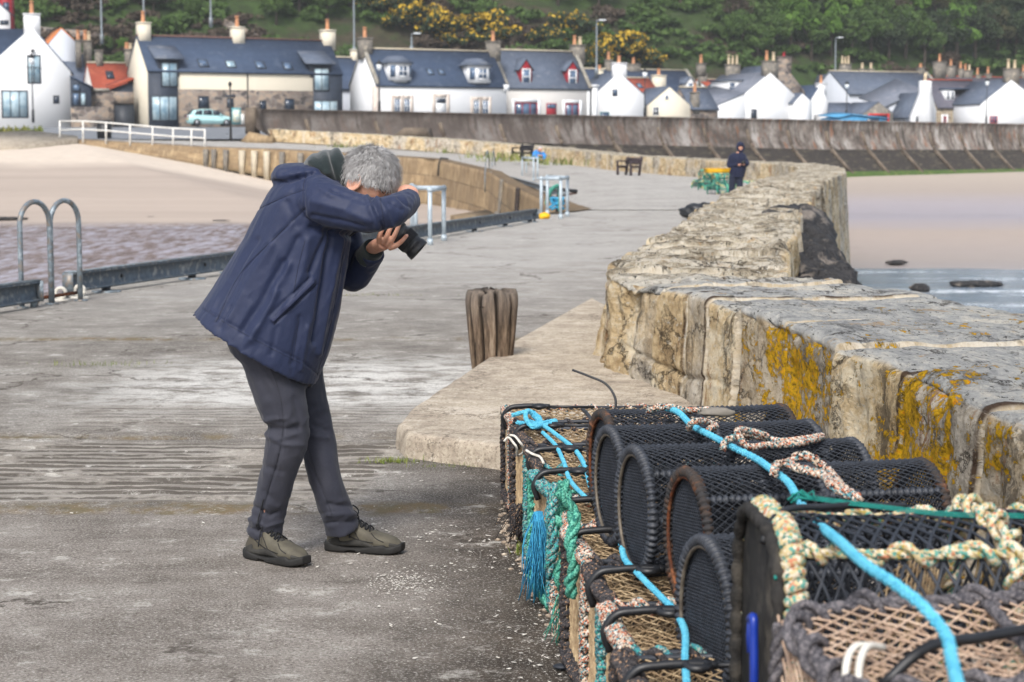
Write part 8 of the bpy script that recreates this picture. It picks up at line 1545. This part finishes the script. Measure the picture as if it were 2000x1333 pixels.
kn = [tz(1000, 812, .44), tz(1020, 806, .455), tz(1045, 815, .46), tz(1058, 828, .45), tz(1040, 834, .455), tz(1028, 820, .47), tz(1040, 806, .475), tz(1052, 815, .46), tz(1042, 830, .45), tz(1065, 826, .45), tz(1085, 822, .445), tz(1060, 832, .445), tz(1010, 826, .44)]
rope_thing('blue_knot', kn, .009, 'rope_blue', 'sky blue rope knotted on top of the farthest creel', 110, 36, 'rope')
rope_thing('loose_white_rope', [tz(985, 862, .43), tz(992, 855, .44), tz(1005, 868, .42), tz(1012, 890, .36), tz(1020, 886, .36), tz(1016, 865, .42), tz(1005, 852, .44), tz(996, 850, .44)], .0045, 'rope_white', 'loose off-white cord looped at the corner of the second creel', 60)
rope_thing('loose_white_rope', [tz(1028, 880, .43), tz(1040, 887, .43), tz(1055, 893, .435), tz(1062, 905, .43)], .0045, 'rope_white', 'short off-white cord across the third creel', 40)
# thick green rope and frayed tails at the creel corner
c0 = G(1085, 955, .44)
def down(px, py0, py1, r, m, lb, name, bulge=.0, n=60):
    a = G(px, py0, .43); pts = []; Y = a[1]-.42
    for i in range(7):
        f = i/6; p = M(px + 5*math.sin(i*2.1), py0 + (py1-py0)*f, Y - .03*math.sin(f*3)); p[2] = max(p[2], .04); pts.append(p)
    return rope_thing(name, pts, r, m, lb, n)
for k, (px, y0, y1, r, m, lb) in enumerate(((1078, 945, 1130, .017, 'rope_teal', 'thick teal-flecked rope hanging down the left corner of the green-roped creel'), (1100, 940, 1150, .020, 'rope_green', 'thickest sea-green rope hanging down the green-roped creel'), (1118, 1000, 1165, .018, 'rope_green', 'sea-green rope hanging at the right of the green-roped creel'))): down(px, y0, y1, r, m, lb, 'green_rope')
rope_thing('green_rope', [M(1090, 960, 5.52), M(1108, 980, 5.52), M(1125, 1015, 5.52), M(1108, 1030, 5.52), M(1085, 1015, 5.52), M(1080, 1040, 5.52), M(1110, 1055, 5.52), M(1125, 1085, 5.52), M(1100, 1100, 5.52), M(1090, 1130, 5.52), M(1115, 1160, 5.52)], .016, 'rope_green', 'sea-green rope looping across the front of the green-roped creel', 110)
def frayed(px, py0, py1, m, lb, name, n=90, sp=.025, Y=None):
    c = G((px), py1, .0); Y = Y or c[1]; top = M(px, py0, Y); L = top[2]-.02; mb = MB()
    for i in range(n):
        a = xyz(rnd.gauss(0, sp*.3), rnd.gauss(0, sp*.3), 0); e = xyz(rnd.gauss(0, sp*1.3), rnd.gauss(0, sp), -L*rnd.uniform(.55, 1.0)); q = (a+e)*.5 + xyz(rnd.gauss(0, sp*.6), rnd.gauss(0, sp*.5), 0); mb.tube(resample([a, q, e], 6), .0018, 3)
    o = mb.build(name, MT[m], smooth=True, label=lb, category='rope'); o.location = top
frayed(1052, 1000, 1110, 'rope_blue2', 'frayed bright blue rope end hanging left of the green rope', 'frayed_rope', 130, .022, 6.0); frayed(1112, 1130, 1182, 'rope_green', 'frayed green rope end at the bottom of the green rope', 'frayed_rope', 120, .025, 5.5); frayed(1140, 1080, 1130, 'net_beige', 'frayed pale rope end beside the green rope', 'frayed_rope', 60, .03, 5.35); frayed(1022, 985, 1025, 'rope_dark', 'frayed black rope end by the foot of the second creel', 'frayed_rope', 120, .03, 6.9); frayed(1172, 1288, 1310, 'rope_blue2', 'small frayed blue rope end on the ground by the near creels', 'frayed_rope', 40, .02, 5.05)
mb = MB(); P = resample([M(1200, 812, 5.65), M(1202, 780, 5.66), M(1185, 752, 5.68), M(1150, 735, 5.7), M(1118, 723, 5.72)], 30); mb.tube(P, .004, 6); mb.build('bent_wire', MT['black_plastic'], smooth=True, label='thin black wire curling up from the farthest black pot', category='wire')
mb = MB(); c = G(1395, 805, .74); mb.ball(c, .03, 10, sx=1.8, sz=.5, rough=.6, seed=3); mb.build('shell_lump', MT['stone_chim'], smooth=True, label='brown lump of dried weed on the farthest black pot', category='debris')
# ---- shell chips and pebbles at the foot of the creels
def scatter():
    mb = MB(); pb = MB()
    def chip(c, s, b):
        a = rnd.uniform(0, 6.3); k = 5; an = np.sort(np.array([rnd.uniform(0, 6.3) for _ in range(k)])); r = s*np.array([rnd.uniform(.6, 1.2) for _ in range(k)]); ti = rnd.uniform(-.4, .4); V = np.stack([np.cos(an)*r, np.sin(an)*r*.8, s*.25 + np.cos(an)*r*ti], -1); b.prism(V + c, (0, 0, s*.22))
    for i in range(2300):
        u = rnd.random()
        if u < .26: px, py = rnd.gauss(800, 130), rnd.gauss(1120, 70)
        elif u < .78: t = rnd.random(); px, py = 1000 + 170*t + rnd.gauss(0, 55) - 20, 1010 + 330*t + rnd.gauss(0, 60)
        else: px, py = rnd.gauss(700, 320), rnd.gauss(980, 140)
        if py < 870 or py > 1345 or px < -20: continue
        c = G(px, py, .004)
        if vn(np.array([c[0]*3.1, c[1]*2.2, 5.0])) < rnd.uniform(-.5, .35): continue
        if c[0] > .26: continue
        chip(c, rnd.choice((.0015, .002, .003, .003, .0045, .008)), mb)
    for i in range(420):      # the drift of broken shell right of the boots
        px, py = rnd.gauss(790, 42), rnd.gauss(1138, 12); chip(G(px, py, .004), rnd.uniform(.0015, .005), mb)
    for i in range(700):
        t = rnd.random(); px, py = 985 + 190*t + abs(rnd.gauss(0, 16)) - 14, 1010 + 330*t + rnd.gauss(0, 22); c = G(px, py, .003); pb.ball(c, rnd.uniform(.004, .012), 4, sz=.6, sx=1.2)
    mb.build('shell_chips', MT['shell'], kind='stuff', label='scatter of broken white shell over the pier by the creels', category='shells'); pb.build('pebbles', MT['pebble'], kind='stuff', label='small pebbles along the foot of the creels', category='pebbles')
scatter()
mb = MB(); c = G(1098, 1307, .004); mb.ball((0, 0, .008), .02, 8, sx=1.4, sz=.4); mb.build('mussel_shell', MT['clip_blue'] if False else MT['net_black'], smooth=True, label='dark blue mussel shell on the ground near the bottom edge', category='shell').location = c
rope_thing('dark_rope_scrap', [G(1098, 1250, .015), G(1115, 1243, .02), G(1132, 1248, .02), G(1150, 1238, .02)], .012, 'rope_dark', 'scrap of frayed dark rope lying beside the creels', 40)
# ---------------------------------------------------------------- sea air
hz = bpy.data.materials.new('sea_haze'); hz.use_nodes = True; ht = hz.node_tree; ht.nodes.remove(ht.nodes['Principled BSDF']); pv = ht.nodes.new('ShaderNodeVolumePrincipled'); pv.inputs['Color'].default_value = (.82, .86, .9, 1); pv.inputs['Density'].default_value = .0003; ht.links.new(pv.outputs[0], ht.nodes['Material Output'].inputs['Volume'])
MB().box(-420, 420, -60, 600, -5.2, 215).build('haze', hz, kind='stuff', label='thin pale sea haze lying over the harbour and hillside', category='haze')
# ---------------------------------------------------------------- camera and daylight
cam = bpy.data.cameras.new('camera'); co = bpy.data.objects.new('camera', cam); COL.objects.link(co)
co.location = (0, 0, EYE); co.rotation_euler = (math.pi/2 - TH, 0, 0); cam.sensor_width = 36; cam.lens = FPX/2000*36; cam.clip_end = 3000; cam.clip_start = .1
cam.dof.use_dof = True; cam.dof.focus_distance = 6.9; cam.dof.aperture_fstop = 6.3
sc.camera = co
w = bpy.data.worlds.new('World'); sc.world = w; w.use_nodes = True; nt = w.node_tree
sky = nt.nodes.new('ShaderNodeTexSky'); sky.sky_type = 'NISHITA'; sky.sun_disc = False
SUN_EL, SUN_AZ = rad(46), rad(-166)        # azimuth from +Y towards +X: high on the left, behind the camera
sky.sun_elevation = SUN_EL; sky.sun_rotation = SUN_AZ; sky.dust_density = 3.0; sky.air_density = 1.0
bg = nt.nodes['Background']; hs = nt.nodes.new('ShaderNodeHueSaturation'); hs.inputs['Saturation'].default_value = .55; nt.links.new(sky.outputs[0], hs.inputs['Color']); nt.links.new(hs.outputs[0], bg.inputs[0]); bg.inputs[1].default_value = .15
sl = bpy.data.lights.new('sun', 'SUN'); sl.energy = 1.8; sl.angle = rad(14); sl.color = (1, .965, .92)
so = bpy.data.objects.new('sun', sl); COL.objects.link(so)
dv = Vector((math.sin(SUN_AZ)*math.cos(SUN_EL), math.cos(SUN_AZ)*math.cos(SUN_EL), math.sin(SUN_EL)))
so.rotation_euler = dv.to_track_quat('Z', 'Y').to_euler(); so.location = dv*50
sc.view_settings.view_transform = 'Standard'; sc.view_settings.look = 'None'; sc.view_settings.gamma = 1; sc.view_settings.exposure = 0.69
sc.cycles.max_bounces = 6; sc.cycles.use_denoising = True
